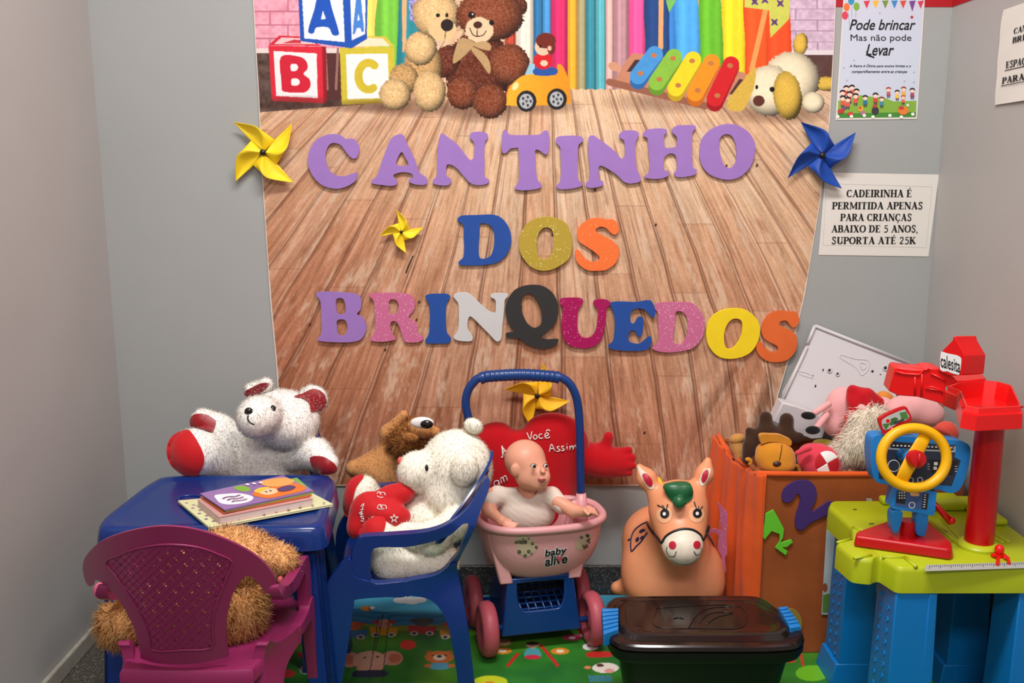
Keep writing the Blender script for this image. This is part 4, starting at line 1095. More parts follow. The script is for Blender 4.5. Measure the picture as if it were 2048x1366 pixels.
for ax_, ay, fx, fy in ((-.815, 1.80, -.838, 1.765), (-.395, 1.80, -.362, 1.765), (-.855, 2.035, -.89, 2.10), (-.425, 2.05, -.386, 2.13)):
    sx = 1 if ax_ > -.6 else -1; sy = 1 if ay > 1.9 else -1
    mb = MB(); w0, w1, th = .066, .040, .012
    def q(x, y, z, w): return [(x, y, z), (x - sx * w, y, z), (x - sx * w, y - sy * th, z), (x, y - sy * th, z)]
    def r(x, y, z, w): return [(x, y, z), (x - sx * th, y, z), (x - sx * th, y - sy * w, z), (x, y - sy * w, z)]
    for g in (q, r): mb.hexa(g(fx, fy, 0, w1), g(ax_ + sx * .004, ay + sy * .004, ZT - .03, w0))
    mb.obj('leg', M_NAVY, t, bevel=.004)
mb = MB()
sl = [tuple(WZ(x, y, ZT))[:2] for x, y in cr(crop(130, 920, .3265, [(690, 228), (740, 212), (800, 210), (835, 222), (800, 240), (730, 246)]), 4)]
mb.tube([(x, y, ZT - .003) for x, y in sl], .003, 8, closed=True)
mb.obj('handle_slot', M_NAVY, t, smooth=True)

# ------------------------------------------------------------------ books and magazines on the table
M_PAPER = mat('paper_white', (226, 222, 214), rough=0.8)
def book(name, label, px, z, th, cover, edge=(224, 216, 206), marks=(), cat='book'):
    """four cover corners in pixels at height z, thickness th; marks = printed shapes in cover coordinates (0..1)"""
    C = [WZ(x, y, z) for x, y in px]
    t = thing(name, label, cat, sum(C, Vector()) / 4 - Vector((0, 0, th)))
    dn = lambda d: [c - Vector((0, 0, d)) for c in C]
    ce = sum(C, Vector()) / 4
    mb = MB().hexa([tuple(c) for c in dn(.0012)], [tuple(c) for c in dn(0)])
    cov = mb.obj('cover', mat('cover_' + name + '_%d_%d_%d' % cover, cover, rough=0.3, spec=0.5), t)
    sh = [ce + (c - ce) * .985 for c in C]
    MB().hexa([tuple(c - Vector((0, 0, th - .0008))) for c in sh], [tuple(c - Vector((0, 0, .0012))) for c in sh]).obj('pages', mat('pages_%d_%d_%d' % edge, edge, rough=0.8, var=.05, vscale=300), t)
    MB().hexa([tuple(c) for c in dn(th)], [tuple(c) for c in dn(th - .0008)]).obj('back_cover', mat('cover_' + name + '_%d_%d_%d' % cover), t)
    P = lambda u, v, k: (C[0] * (1 - u) * (1 - v) + C[3] * u * (1 - v) + C[2] * u * v + C[1] * (1 - u) * v) + Vector((0, 0, .0002 * k))
    if marks:
        mb = MB()
        for k, (pts, col) in enumerate(marks):
            V2, F2 = cdt(pts, (), None)
            mb.add([tuple(P(u, v, k + 1)) for u, v in V2], F2, lin(col))
        mb.obj('printed_cover', M_VCOL, t)
    return t
cb = lambda pts: crop(130, 920, .3265, pts)
dots = [(circ(.04 + .03 * (k % 2), .12 + .105 * k, .014, .02, 8), (150, 120, 150)) for k in range(8)] + [(circ(.14 + .1 * k, .93 + .02 * (k % 2), .012, .022, 8), (110, 120, 90)) for k in range(9)]
book('thin_book', 'pale yellow-green thin book at the bottom of the stack on the blue table', cb([(690, 248), (884, 412), (1642, 270), (1470, 178)]), ZT + .0046, .0045, (222, 226, 176), marks=dots)
book('thick_book', 'thick pink-edged book in the middle of the stack on the blue table', cb([(808, 240), (945, 350), (1520, 236), (1400, 170)]), ZT + .0203, .0155, (214, 160, 156), (216, 196, 192))
book('magazine', 'orange-covered magazine just above the thick pink book', cb([(830, 222), (968, 322), (1512, 214), (1392, 140)]), ZT + .0245, .003, (222, 108, 50), (230, 200, 180), cat='magazine')
book('magazine', 'green-edged magazine just under the purple one', cb([(845, 214), (985, 310), (1524, 196), (1420, 108)]), ZT + .0285, .0035, (122, 176, 60), (226, 220, 206), cat='magazine')
mk = [(cr([(.06, .45), (.10, .25), (.22, .30), (.34, .42), (.40, .70), (.30, .88), (.14, .86), (.05, .70)], 4), (240, 234, 240)),
      (cr([(.36, .10), (.45, .06), (.50, .22), (.46, .40), (.38, .34)], 4), (130, 176, 60)),
      (cr([(.42, .62), (.52, .50), (.70, .44), (.95, .50), (.99, .72), (.92, .92), (.70, .95), (.50, .92)], 4), (226, 120, 40)),
      (cr([(.66, .12), (.80, .06), (.97, .16), (.99, .42), (.84, .52), (.68, .40)], 4), (236, 168, 90)),
      (cr([(.50, .58), (.60, .46), (.70, .56), (.66, .76), (.54, .78)], 4), (240, 200, 160)), (cr([(.48, .48), (.58, .38), (.68, .44), (.60, .52), (.50, .60)], 4), (236, 196, 70)),
      (circ(.575, .63, .012, .03, 8), (40, 30, 30)), (circ(.625, .63, .012, .03, 8), (40, 30, 30)), (cr([(.72, .60), (.86, .56), (.90, .70), (.80, .80), (.70, .76)], 4), (90, 60, 110))]
for k in range(3): mk.append((stroke2d([(.11 + .02 * k, .52 + .12 * k), (.18, .48 + .13 * k), (.24, .54 + .12 * k), (.31, .52 + .13 * k)], .03, 3), (120, 70, 130)))
for k in range(3): mk.append((circ(.52 + .07 * k, .12 + .03 * k, .02, .05, 8), (250, 250, 250)))
book('magazine', 'purple magazine with a cartoon cover, topmost of the stack on the blue table', cb([(828, 204), (978, 304), (1522, 186), (1335, 93)]), ZT + .032, .003, (150, 112, 172), (226, 210, 216), marks=mk, cat='magazine')
# ------------------------------------------------------------------ soft toys
M_BEAD = mat('black_bead', (12, 12, 14), rough=0.12, spec=0.6)
M_EYEW = mat('eye_white', (240, 238, 234), rough=0.25)
M_REDSATIN = mat('red_satin', (150, 4, 20), rough=0.42, spec=0.5, sheen=0.2, bump=0.2, bscale=60)
M_REDPLUSH = mat('red_plush', (186, 2, 18), rough=0.85, spec=0.2, sheen=0.3, bump=0.35, bscale=500)
M_REDFELT = mat('red_velvet', (196, 8, 20), rough=0.7, spec=0.3, sheen=0.25, bump=0.2, bscale=300)
M_STITCH = mat('white_embroidery', (226, 214, 208), rough=0.8)
M_DSTITCH = mat('dark_stitch', (30, 26, 26), rough=0.8)
WHITE = (248, 245, 238); CREAM = (248, 243, 226)
def bead(name, px, py, Y, r, m, parent, f=None, sq=.7, rx=None, label=None):
    """a bead, nose or button set on the body's surface under the given pixel"""
    P = trace(f, [px], [py])[0] if f is not None else np.array(W(px, py, Y))
    s = MPP(py, P[1]); rx = r if rx is None else rx
    d = Vector(P) - Vector((0, 0, CAMZ)); d.normalize(); c = Vector(P) + d * r * s * .25
    V, F = sphere_mesh(c, (rx * s, r * s * sq, r * s), 16, 10)
    return MB().add(V, F).obj(name, m, parent, smooth=True, label=label)
def stitch(name, pts, w, f, m, parent, lift=.0012, n=6, label=None):
    """a thin embroidered line lying on the body"""
    c = cr(pts, n, False); P = trace(f, c[:, 0], c[:, 1]); P = P + sdf_grad(f, P) * lift
    return MB().tube(P, w, 6).obj(name, m, parent, smooth=True, label=label)
def strokes(name, lines, w, f, m, parent, lift=.001, n=5, label=None):
    mb = MB()
    for pts in lines:
        c = cr(pts, n, False) if len(pts) > 2 else np.array(pts, float)
        P = trace(f, c[:, 0], c[:, 1]); P = P + sdf_grad(f, P) * lift
        mb.tube(P, w, 5)
    return mb.obj(name, m, parent, smooth=True, label=label)

# ---- big white bear behind the table
c6 = lambda pts: crop(300, 740, .19531, pts)
p6 = lambda a, b: (300 + .19531 * a, 740 + .19531 * b)
def e6(a, b, Y, rx, ry, rd, rot=0): return pe(*p6(a, b), Y, rx * .19531, ry * .19531, rd * .19531, rot)
def k6(a, b, Y, a2, b2, Y2, r, r2): return pc((*p6(a, b), Y), (*p6(a2, b2), Y2), r * .19531, r2 * .19531)
t = thing('teddy_bear', 'big white bear with red ears and paws sitting behind the blue table', 'teddy bear', (-.62, 2.2, .289))
FURW = dict(n=20000, length=.0060, width=.0014, jit=.55, comb=(0, 0, -.3), clump=.03)
body = smin(.03, e6(1130, 1010, 2.24, 400, 400, 330), e6(1180, 780, 2.235, 300, 230, 260), e6(1160, 1280, 2.23, 420, 260, 380))
head = smin(.025, e6(1335, 490, 2.21, 375, 288, 330), e6(1120, 470, 2.12, 220, 205, 240), e6(1430, 560, 2.2, 280, 225, 300), e6(1060, 510, 2.09, 130, 150, 150))
armR = smin(.03, k6(1450, 880, 2.21, 1700, 860, 2.17, 150, 130), k6(1700, 860, 2.17, 1830, 960, 2.13, 135, 105))
armL = smin(.03, k6(880, 740, 2.22, 700, 620, 2.2, 170, 140), k6(700, 620, 2.2, 540, 510, 2.19, 140, 115))
leg = smin(.03, k6(800, 990, 2.2, 520, 840, 2.135, 215, 225), e6(430, 850, 2.125, 200, 225, 170, -20))
whole = smin(.010, smin(.015, body, head), armR, armL, leg)
ear1 = smin(.01, k6(1040, 200, 2.21, 1190, 150, 2.21, 70, 58))
ear1 = ssub(.004, smin(.01, ear1, k6(1190, 150, 2.21, 1180, 220, 2.22, 55, 60)), e6(1090, 215, 2.185, 120, 45, 60, -30))
ear2 = ssub(.006, e6(1670, 300, 2.22, 155, 145, 70, 15), e6(1690, 320, 2.175, 110, 105, 60, 15))
bb = soft('body', whole, .0052, WHITE, t, dict(FURW, keep=bare(cr(c6([(430, 500), (470, 460), (560, 460), (640, 500), (675, 540), (650, 620), (625, 645), (540, 620), (450, 590), (425, 550)]), 4), cr(c6([(1650, 895), (1720, 885), (1800, 905), (1870, 950), (1905, 1000), (1880, 1045), (1780, 1055), (1700, 1020), (1660, 960)]), 4), cr(c6([(390, 625), (450, 680), (510, 780), (550, 880), (545, 960), (500, 1050), (430, 1090), (330, 1050), (240, 980), (195, 890), (190, 790), (230, 700), (300, 650)]), 4))), seed=11, var=.06)
soft('ear', ear1, .004, WHITE, t, dict(n=1400, length=.006, width=.0016, jit=.5, clump=.03), seed=12)
soft('ear', ear2, .004, WHITE, t, dict(n=1800, length=.006, width=.0016, jit=.5, clump=.03), seed=13)
decal('ear_lining', ear1, cr(c6([(985, 215), (1060, 175), (1140, 140), (1200, 135), (1208, 165), (1150, 215), (1080, 250), (1020, 268), (980, 250)]), 4), mat('dark_red_satin', (128, 6, 22), rough=0.42, spec=0.5, bump=.2, bscale=60), t, lift=.003, grid=3, label='dark red ear lining')
decal('ear_lining', smin(.004, ear2, whole), cr(c6([(1472, 280), (1560, 245), (1640, 205), (1710, 200), (1780, 250), (1800, 330), (1770, 395), (1700, 425), (1640, 430), (1625, 350), (1560, 300)]), 4), M_REDSATIN, t, lift=.003, grid=3, label='red satin ear lining')
decal('paw_pad', whole, cr(c6([(430, 500), (470, 460), (560, 460), (640, 500), (675, 540), (650, 620), (625, 645), (540, 620), (450, 590), (425, 550)]), 4), M_REDSATIN, t, lift=.004, grid=3, label='red paw pad')
decal('paw_pad', whole, cr(c6([(1650, 895), (1720, 885), (1800, 905), (1870, 950), (1905, 1000), (1880, 1045), (1780, 1055), (1700, 1020), (1660, 960)]), 4), M_REDSATIN, t, lift=.004, grid=3, label='dark red paw pad')
decal('foot_sole', whole, cr(c6([(390, 625), (450, 680), (510, 780), (550, 880), (545, 960), (500, 1050), (430, 1090), (330, 1050), (240, 980), (195, 890), (190, 790), (230, 700), (300, 650)]), 4), M_REDFELT, t, lift=.004, grid=4, label='round red foot sole')
bead('nose', *p6(1012, 428), 0, 9.0, M_BEAD, t, whole, .7, rx=9)
bead('eye', *p6(1258, 393), 0, 6.2, M_BEAD, t, whole, 1.0)
stitch('mouth', c6([(1015, 470), (1010, 500), (1030, 535), (1068, 552)]), .0016, whole, M_DSTITCH, t, lift=.006)

# ---- white bear in the blue chair
p2 = lambda a, b: (640 + .4292 * a, 780 + .4292 * b)
c2 = lambda pts: crop(640, 780, .4292, pts)
def e2(a, b, Y, rx, ry, rd, rot=0): return pe(*p2(a, b), Y, rx * .4292, ry * .4292, rd * .4292, rot)
def k2(a, b, Y, a2, b2, Y2, r, r2): return pc((*p2(a, b), Y), (*p2(a2, b2), Y2), r * .4292, r2 * .4292)
t = thing('teddy_bear', 'white bear in the blue chair holding a red embroidered heart', 'teddy bear', (-.20, 2.02, .287))
head = smin(.02, e2(635, 365, 2.045, 168, 183, 150), e2(600, 470, 2.04, 132, 112, 145), e2(445, 380, 2.02, 86, 96, 90, 12))
torso = smin(.03, e2(500, 650, 2.04, 170, 190, 150), e2(440, 800, 2.03, 202, 125, 140), e2(560, 690, 2.03, 80, 140, 115, 20))
nleg = smin(.02, k2(560, 800, 1.955, 340, 800, 1.94, 92, 92), k2(340, 800, 1.94, 290, 700, 1.935, 90, 80), k2(290, 700, 1.935, 262, 650, 1.935, 66, 58))
fleg = smin(.02, k2(420, 640, 2.10, 280, 560, 2.12, 90, 85), e2(195, 500, 2.12, 80, 105, 85, 15))
narm = smin(.02, k2(630, 620, 1.965, 520, 690, 1.93, 75, 70), k2(520, 690, 1.93, 400, 670, 1.94, 70, 55))
whole = smin(.008, smin(.015, torso, head), nleg, fleg, narm)
FURC = dict(n=18000, length=.0048, width=.0013, jit=.5, comb=(0, 0, -.25), clump=.03)
soft('body', whole, .0050, CREAM, t, dict(FURC, keep=bare(cr(c2([(118, 560), (120, 490), (140, 430), (180, 405), (205, 408), (175, 450), (160, 500), (152, 550), (140, 590)]), 4), cr(c2([(186, 690), (200, 640), (240, 605), (280, 598), (300, 610), (300, 640), (285, 672), (230, 675), (200, 700)]), 4))), seed=21, var=.06)
soft('ear', smin(.006, e2(715, 168, 2.04, 46, 36, 30, 25)), .0036, CREAM, t, dict(n=500, length=.004, width=.0013), seed=22, var=.05)
soft('ear', e2(672, 372, 1.972, 66, 82, 40, 10), .0042, CREAM, t, dict(n=900, length=.0045, width=.0013, jit=.5), seed=23, var=.05)
bead('nose', *p2(374, 332), 0, 9, mat('pink_red_nose', (214, 92, 84), rough=.6), t, whole, .9, rx=6)
bead('eye', *p2(497, 366), 0, 8.5, M_BEAD, t, whole, .6, rx=4.2)
stitch('mouth', c2([(388, 425), (410, 440), (440, 448), (465, 446)]), .0011, whole, mat('cream_seam', (176, 160, 136), rough=.8), t, lift=.003)
decal('foot_sole', whole, cr(c2([(118, 560), (120, 490), (140, 430), (180, 405), (205, 408), (175, 450), (160, 500), (152, 550), (140, 590)]), 4), M_REDFELT, t, lift=.005, grid=3, label='red foot sole')
decal('foot_sole', whole, cr(c2([(186, 690), (200, 640), (240, 605), (280, 598), (300, 610), (300, 640), (285, 672), (230, 675), (200, 700)]), 4), M_REDFELT, t, lift=.005, grid=3, label='red foot sole')
# embroidered heart in its arms
hs = smin(.016, e2(340, 490, 2.0, 92, 52, 60, -12), e2(325, 580, 1.96, 100, 56, 60, 8), e2(215, 560, 1.98, 75, 95, 60, 30), e2(170, 640, 1.97, 46, 56, 50, 10), e2(400, 470, 2.0, 40, 45, 45))
t = thing('heart_pillow', 'small red heart pillow embroidered Amo in the white bear\'s arms', 'pillow', (-.31, 1.98, .38))
soft('pillow_body', hs, .0045, (196, 8, 20), t, m=M_REDFELT)
sm_ = [c2([(190, 545), (205, 530), (195, 560)]), c2([(188, 560), (203, 556)]), c2([(182, 575), (198, 565), (186, 580), (200, 575), (188, 592), (203, 588)]), c2([(192, 600), (204, 598), (200, 612), (190, 608)]),
        c2([(265, 485), (275, 475), (285, 490), (280, 480), (300, 480), (305, 492)]), c2([(265, 495), (280, 502), (295, 500)]),
        c2([(268, 545), (280, 535), (290, 552), (283, 540), (305, 540), (310, 556)]), c2([(266, 548), (275, 556), (300, 556)]),
        c2([(345, 580), (350, 592), (363, 592), (352, 602), (356, 615), (345, 605), (334, 615), (338, 602), (328, 592), (340, 592), (345, 580)])]
for a, b in ((0, 4), (4, 6), (6, 8), (8, 9)): strokes('embroidered_word', sm_[a:b], .0012, hs, M_STITCH, t)

# ---- lion lying on its back behind the chairs
t = thing('plush_lion', 'tan plush lion with a shaggy brown mane lying behind the white bear', 'plush toy', (-.22, 2.3, .42))
TANP = (206, 148, 92)
lb = smin(.02, k2(270, 370, 2.30, 340, 300, 2.30, 90, 75), k2(160, 365, 2.29, 240, 360, 2.30, 40, 62), k2(310, 300, 2.30, 320, 200, 2.29, 42, 34), k2(320, 200, 2.29, 390, 115, 2.28, 34, 22), k2(300, 400, 2.3, 330, 520, 2.3, 80, 80))
soft('body', lb, .0045, TANP, t, dict(n=5000, length=.0035, width=.0012, jit=.5), seed=31, var=.12)
lh = smin(.012, e2(415, 235, 2.29, 85, 82, 85), e2(470, 175, 2.28, 62, 45, 60, 20), e2(535, 195, 2.28, 26, 24, 26))
soft('head', smin(.01, e2(470, 178, 2.27, 66, 46, 64, 20), e2(538, 198, 2.27, 26, 26, 26)), .0042, (206, 146, 88), t, dict(n=1600, length=.004, width=.0012), seed=32)
soft('mane', e2(412, 235, 2.29, 88, 80, 80, 20), .0048, (196, 136, 78), t, dict(n=9000, length=.022, width=.002, jit=1.0, comb=(0, 0, -.2), clump=.02), seed=33, var=.3)
soft('ear', e2(420, 222, 2.19, 40, 24, 14, 10), .0036, (172, 116, 62), t, dict(n=600, length=.003, width=.0012), seed=34)
bead('eye', *p2(476, 152), 2.205, 12, M_EYEW, t, None, .6, rx=24)
bead('pupil', *p2(497, 160), 2.19, 9, M_BEAD, t, None, .6, rx=13)

# ---- shaggy bear on the magenta chair
t = thing('teddy_bear', 'shaggy golden bear slumped on the magenta chair, seen from behind', 'teddy bear', (-.57, 1.70, .287))
p1 = lambda a, b: (130 + .3265 * a, 920 + .3265 * b)
def e1(a, b, Y, rx, ry, rd, rot=0): return pe(*p1(a, b), Y, rx * .3265, ry * .3265, rd * .3265, rot)
gb = smin(.03, e1(820, 930, 1.66, 360, 270, 200), e1(330, 1000, 1.655, 110, 130, 120), e1(1080, 900, 1.665, 130, 200, 130, 15), e1(700, 1000, 1.665, 330, 180, 180))
gh = smin(.025, e1(1060, 590, 1.70, 240, 150, 200, 12), e1(1320, 620, 1.70, 95, 85, 90, 25), e1(880, 700, 1.68, 300, 200, 180))
GOLD = (236, 186, 124)
FURL = dict(n=15000, length=.020, width=.0024, jit=1.1, comb=(0, 0, -.45), clump=.03)
soft('body', gb, .0065, GOLD, t, FURL, seed=41, var=.22)
soft('head', gh, .006, (240, 192, 132), t, dict(FURL, n=11000, length=.016), seed=42, var=.2)
bead('nose', *p1(1318, 735), 1.66, 8.5, mat('pink_nose', (196, 92, 96), rough=.6), t, None, .8, rx=6)
bead('paw', *p1(212, 800), 1.655, 17, mat('pink_plush_paw', (226, 110, 140), rough=.7), t, None, .8, rx=12)

# ---- red heart with arms
p3 = lambda a, b: (900 + .4391 * a, 720 + .4391 * b)
c3 = lambda pts: crop(900, 720, .4391, pts)
def e3(a, b, Y, rx, ry, rd, rot=0): return pe(*p3(a, b), Y, rx * .4391, ry * .4391, rd * .4391, rot)
def k3(a, b, Y, a2, b2, Y2, r, r2): return pc((*p3(a, b), Y), (*p3(a2, b2), Y2), r * .4391, r2 * .4391)
hb = smin(.03, e3(215, 420, 2.335, 140, 142, 75, 10), e3(465, 400, 2.335, 172, 165, 80), e3(350, 560, 2.33, 230, 200, 90), e3(390, 700, 2.315, 170, 170, 80))
hb = ssub(.03, hb, e3(305, 235, 2.335, 26, 70, 200))
ha = smin(.012, smin(.03, k3(590, 440, 2.345, 700, 460, 2.345, 78, 68), k3(700, 460, 2.345, 770, 470, 2.34, 64, 50)),
          smin(.003, k3(700, 420, 2.345, 722, 350, 2.34, 32, 25), k3(745, 430, 2.345, 815, 412, 2.34, 26, 19), k3(765, 455, 2.335, 832, 445, 2.33, 24, 18), k3(765, 482, 2.328, 832, 480, 2.322, 24, 18), k3(750, 506, 2.33, 818, 512, 2.325, 24, 17)))
t = thing('heart_pillow', 'large red heart pillow with arms and white writing behind the doll', 'pillow', (.05, 2.33, .27))
soft('pillow_body', hb, .0055, (190, 2, 18), t, m=M_REDPLUSH)
hl = smin(.02, k3(130, 440, 2.345, 60, 470, 2.345, 70, 55), k3(60, 470, 2.345, 10, 500, 2.34, 50, 36))
soft('arm', ha, .0045, (180, 2, 18), t, m=M_REDPLUSH)
soft('arm', hl, .0055, (180, 2, 18), t, m=M_REDPLUSH)
T = lambda pts: c3(pts)
emb = [T([(236, 390), (248, 440)]), T([(236, 395), (240, 440), (232, 442)]), T([(236, 395), (262, 425)]), T([(236, 425), (256, 412)]),
       # Voce
       T([(352, 332), (366, 362), (374, 326)]), T([(388, 340), (380, 352), (388, 362), (398, 352), (390, 340)]), T([(420, 338), (408, 340), (406, 352), (414, 358), (424, 354)]), T([(432, 348), (448, 342), (444, 332), (434, 338), (434, 352), (444, 356), (456, 350)]), T([(438, 326), (446, 318), (456, 324)]),
       # Assim
       T([(452, 420), (462, 384), (478, 416)]), T([(455, 405), (474, 402)]), T([(498, 394), (488, 396), (492, 404), (500, 408), (494, 416), (484, 414)]), T([(518, 392), (508, 394), (512, 402), (520, 406), (514, 413), (505, 411)]), T([(532, 392), (533, 410)]), T([(531, 382), (533, 384)]), T([(546, 410), (545, 392), (550, 398), (556, 391), (560, 408), (562, 396), (570, 389), (575, 406)]),
       # am (slanting, at the left side)
       T([(222, 548), (206, 552), (202, 568), (214, 574), (222, 560), (220, 548), (228, 570)]), T([(236, 562), (232, 540), (240, 536), (248, 556), (244, 534), (254, 528), (262, 550)]),
       # heart outline
       T([(442, 498), (458, 488), (476, 486), (490, 494), (494, 515), (486, 550), (474, 588)])]
for a, b in ((0, 4), (4, 9), (9, 15), (15, 17), (17, 18)): strokes('embroidered_word', emb[a:b], .0016, hb, M_STITCH, t, lift=.002)
# ------------------------------------------------------------------ doll's pushchair
M_PPINK = mat('plastic_pale_pink', (226, 164, 166), rough=0.34, spec=0.45)
M_DPINK = mat('plastic_dusty_pink', (186, 84, 98), rough=0.45, spec=0.4)
M_DBLUE = mat('plastic_dark_blue', (16, 58, 122), rough=0.28, spec=0.5)
SC = Vector((.053, 2.19, 0)); SA = math.radians(12)
SR = Matrix.Rotation(SA, 3, 'Z')
def L2W(p): return tuple(SR @ Vector(p) + SC)
t = thing('doll_pushchair', 'pink and blue toy pushchair carrying the bald doll', 'toy pushchair', SC)
for x, y, w in ((-.13, -.075, .040), (.13, -.075, .040), (-.138, .075, .036), (.138, .075, .036)):
    r = .066
    pr = [(0, -w * .30), (.016, -w * .34), (.024, -w * .20), (.036, -w * .22), (.042, -w * .42), (.052, -w * .5), (.060, -w * .40), (.0655, -w * .18), (.0655, w * .18), (.060, w * .40), (.052, w * .5), (.042, w * .42), (.036, w * .22), (.024, w * .20), (.016, w * .34), (0, w * .30)]
    V, F = lathe_mesh(pr, L2W((x, y, r)), SR @ Vector((1, 0, 0)), 32)
    MB().add(V, F).obj('wheel', M_DPINK, t, smooth=True)
# blue undercarriage with an open front and a basket floor
mb = MB()
fr = [(-.098, .048), (.098, .048), (.094, .06), (.086, .125), (.080, .186), (-.080, .186), (-.086, .125), (-.094, .06)]
hole = cr([(-.058, .186 - .012), (-.058, .186 - .012), (-.056, .13), (-.046, .108), (-.03, .104), (.03, .104), (.046, .108), (.056, .13), (.058, .186 - .012), (.058, .186 - .012)], 4)
V, F = slab_mesh(fr, [hole], lambda a, b: L2W((a, -.088 + (b - .05) * .1, b)), lambda a, b: L2W((a, -.080 + (b - .05) * .1, b)))
mb.add(V, F)
for s in (-1, 1):
    sd = [(-.088, .048), (.085, .048), (.085, .10), (.06, .186), (-.075, .186), (-.080, .12)]
    V, F = slab_mesh(sd, [], lambda a, b: L2W((s * (.098 - (b - .048) * .13), a, b)), lambda a, b: L2W((s * (.092 - (b - .048) * .13), a, b)))
    mb.add(V, F)
V, F = slab_mesh([(-.095, -.085), (.095, -.085), (.095, .085), (-.095, .085)], [], lambda a, b: L2W((a, b, .056)), lambda a, b: L2W((a, b, .05)))
mb.add(V, F)
mb.obj('undercarriage', M_DBLUE, t, bevel=.0025)
mb = MB()
for k in range(6): mb.tube([L2W((-.07, -.07 + k * .022, .104 + k * .004)), L2W((.07, -.07 + k * .022, .104 + k * .004))], .0026, 6)
for k in range(8): mb.tube([L2W((-.066 + k * .019, -.076, .104)), L2W((-.066 + k * .019, .045, .126))], .0026, 6)
mb.obj('basket_grid', M_DBLUE, t, smooth=True)
V, F = slab_mesh([(-.06, -.06), (.06, -.06), (.06, .06), (-.06, .06)], [], lambda a, b: L2W((a, b, .059)), lambda a, b: L2W((a, b, .0565)))
# axles
for y in (-.075, .075):
    MB().tube([L2W((-.135, y, .066)), L2W((.135, y, .066))], .007, 10).obj('axle', M_DBLUE, t, smooth=True)
# pale pink struts
for x, y in ((-.083, -.066), (.083, -.066), (-.092, .05), (.092, .05)):
    mb = MB(); q = lambda cx, cy, z, a, b: [L2W(p) for p in ((cx - a, cy - b, z), (cx + a, cy - b, z), (cx + a, cy + b, z), (cx - a, cy + b, z))]
    s = 1 if x > 0 else -1
    mb.hexa(q(x, y, .175, .016, .012), q(x + s * .028, y + .014, .30, .016, .014))
    mb.obj('strut', M_PPINK, t, bevel=.004)
# moulded seat
RX, RY, RZ, ZR = .148, .098, .150, .316
R3 = np.array(SR)
sc = np.array(L2W((.012, -.012, ZR)))
def seat_fn(rx, ry, rz):
    def f(P):
        q = (P - sc) @ R3
        e = 2.6
        k = (np.abs(q[:, 0] / rx) ** e + np.abs(q[:, 1] / ry) ** e + np.abs(np.minimum(q[:, 2], 0) / rz) ** e) ** (1 / e)
        return (k - 1) * min(rx, ry)
    return _b(f, sc - np.array((.18, .16, rz + .01)), sc + np.array((.18, .16, .02)))
seat = sand(ssub(.004, seat_fn(RX, RY, RZ), seat_fn(RX - .006, RY - .006, RZ - .006)), _b(lambda P: P[:, 2] - ZR, sc, sc))
soft('seat_tub', seat, .0032, (226, 164, 166), t, m=M_PPINK)
rim = [L2W((.012 + (RX + .004) * np.sign(math.cos(a)) * abs(math.cos(a)) ** .77, -.012 + (RY + .004) * np.sign(math.sin(a)) * abs(math.sin(a)) ** .77, ZR + .002)) for a in np.linspace(0, 2 * math.pi, 72, endpoint=False)]
MB().tube(rim, .0095, 12, closed=True).obj('rim', M_PPINK, t, smooth=True)
sx = lambda pts: crop(960, 860, .2196, pts)
seat_s = seat_fn(RX, RY, RZ)
M_PATCH = mat('printed_patch', (196, 178, 150), rough=.5); M_PRINTK = mat('print_black', (24, 24, 28), rough=.5); M_PRINTW = mat('print_white', (236, 236, 236), rough=.5)
rg = random.Random(5)
def fpatch(out, n):
    decal('flower_sticker', seat_s, cr(sx(out), 4), M_PATCH, t, grid=4, lift=.0006)
    A = np.array(out, float); lo, hi = A.min(0), A.max(0); mb = MB(); c = 0
    while c < n:
        p = (rg.uniform(lo[0], hi[0]), rg.uniform(lo[1], hi[1]))
        if not inpoly(np.array([p[0]]), np.array([p[1]]), out)[0]: continue
        ro = rg.uniform(9, 17); V2, F2 = cdt(sx(circ(p[0], p[1], ro, n=10)), [sx(circ(p[0], p[1], ro * .45, n=8))])
        mb.add(trace(seat_s, V2[:, 0], V2[:, 1]) + sdf_grad(seat_s, trace(seat_s, V2[:, 0], V2[:, 1])) * .0009, F2); c += 1
    mb.obj('flower_print', M_PRINTK, t)
fpatch([(318, 985), (360, 968), (420, 965), (480, 1000), (520, 1070), (480, 1130), (410, 1155), (350, 1105)], 13)
fpatch([(870, 1035), (920, 960), (1000, 945), (1000, 1010), (950, 1085), (885, 1085)], 9)
def logo(body, x0, x1, y0, y1, slant, m, lift, off, name):
    V, F = text_mesh(body, 1.0, .12, off); P2 = fit(V[:, :2], x0, x1, y0, y1)
    P2[:, 1] -= (P2[:, 0] - x0) * slant
    q = np.array(sx(P2)); P = trace(seat_s, q[:, 0], q[:, 1]); P = P + sdf_grad(seat_s, P) * lift
    mesh_obj(name, P, F, m, t, False)
logo('baby', 583, 797, 1082, 1178, .16, M_PRINTW, .0009, .075, 'label_outline'); logo('alive', 583, 802, 1148, 1250, .16, M_PRINTW, .0009, .075, 'label_outline')
logo('baby', 590, 790, 1088, 1172, .16, M_PRINTK, .0013, .028, 'label_lettering'); logo('alive', 590, 795, 1154, 1243, .16, M_PRINTK, .0013, .028, 'label_lettering')
decal('label_heart', seat_s, cr(sx([(722, 1200), (700, 1165), (702, 1148), (716, 1148), (724, 1160), (738, 1142), (750, 1146), (748, 1164)]), 4), mat('print_pink', (206, 90, 100), rough=.5), t, grid=3, lift=.0018)
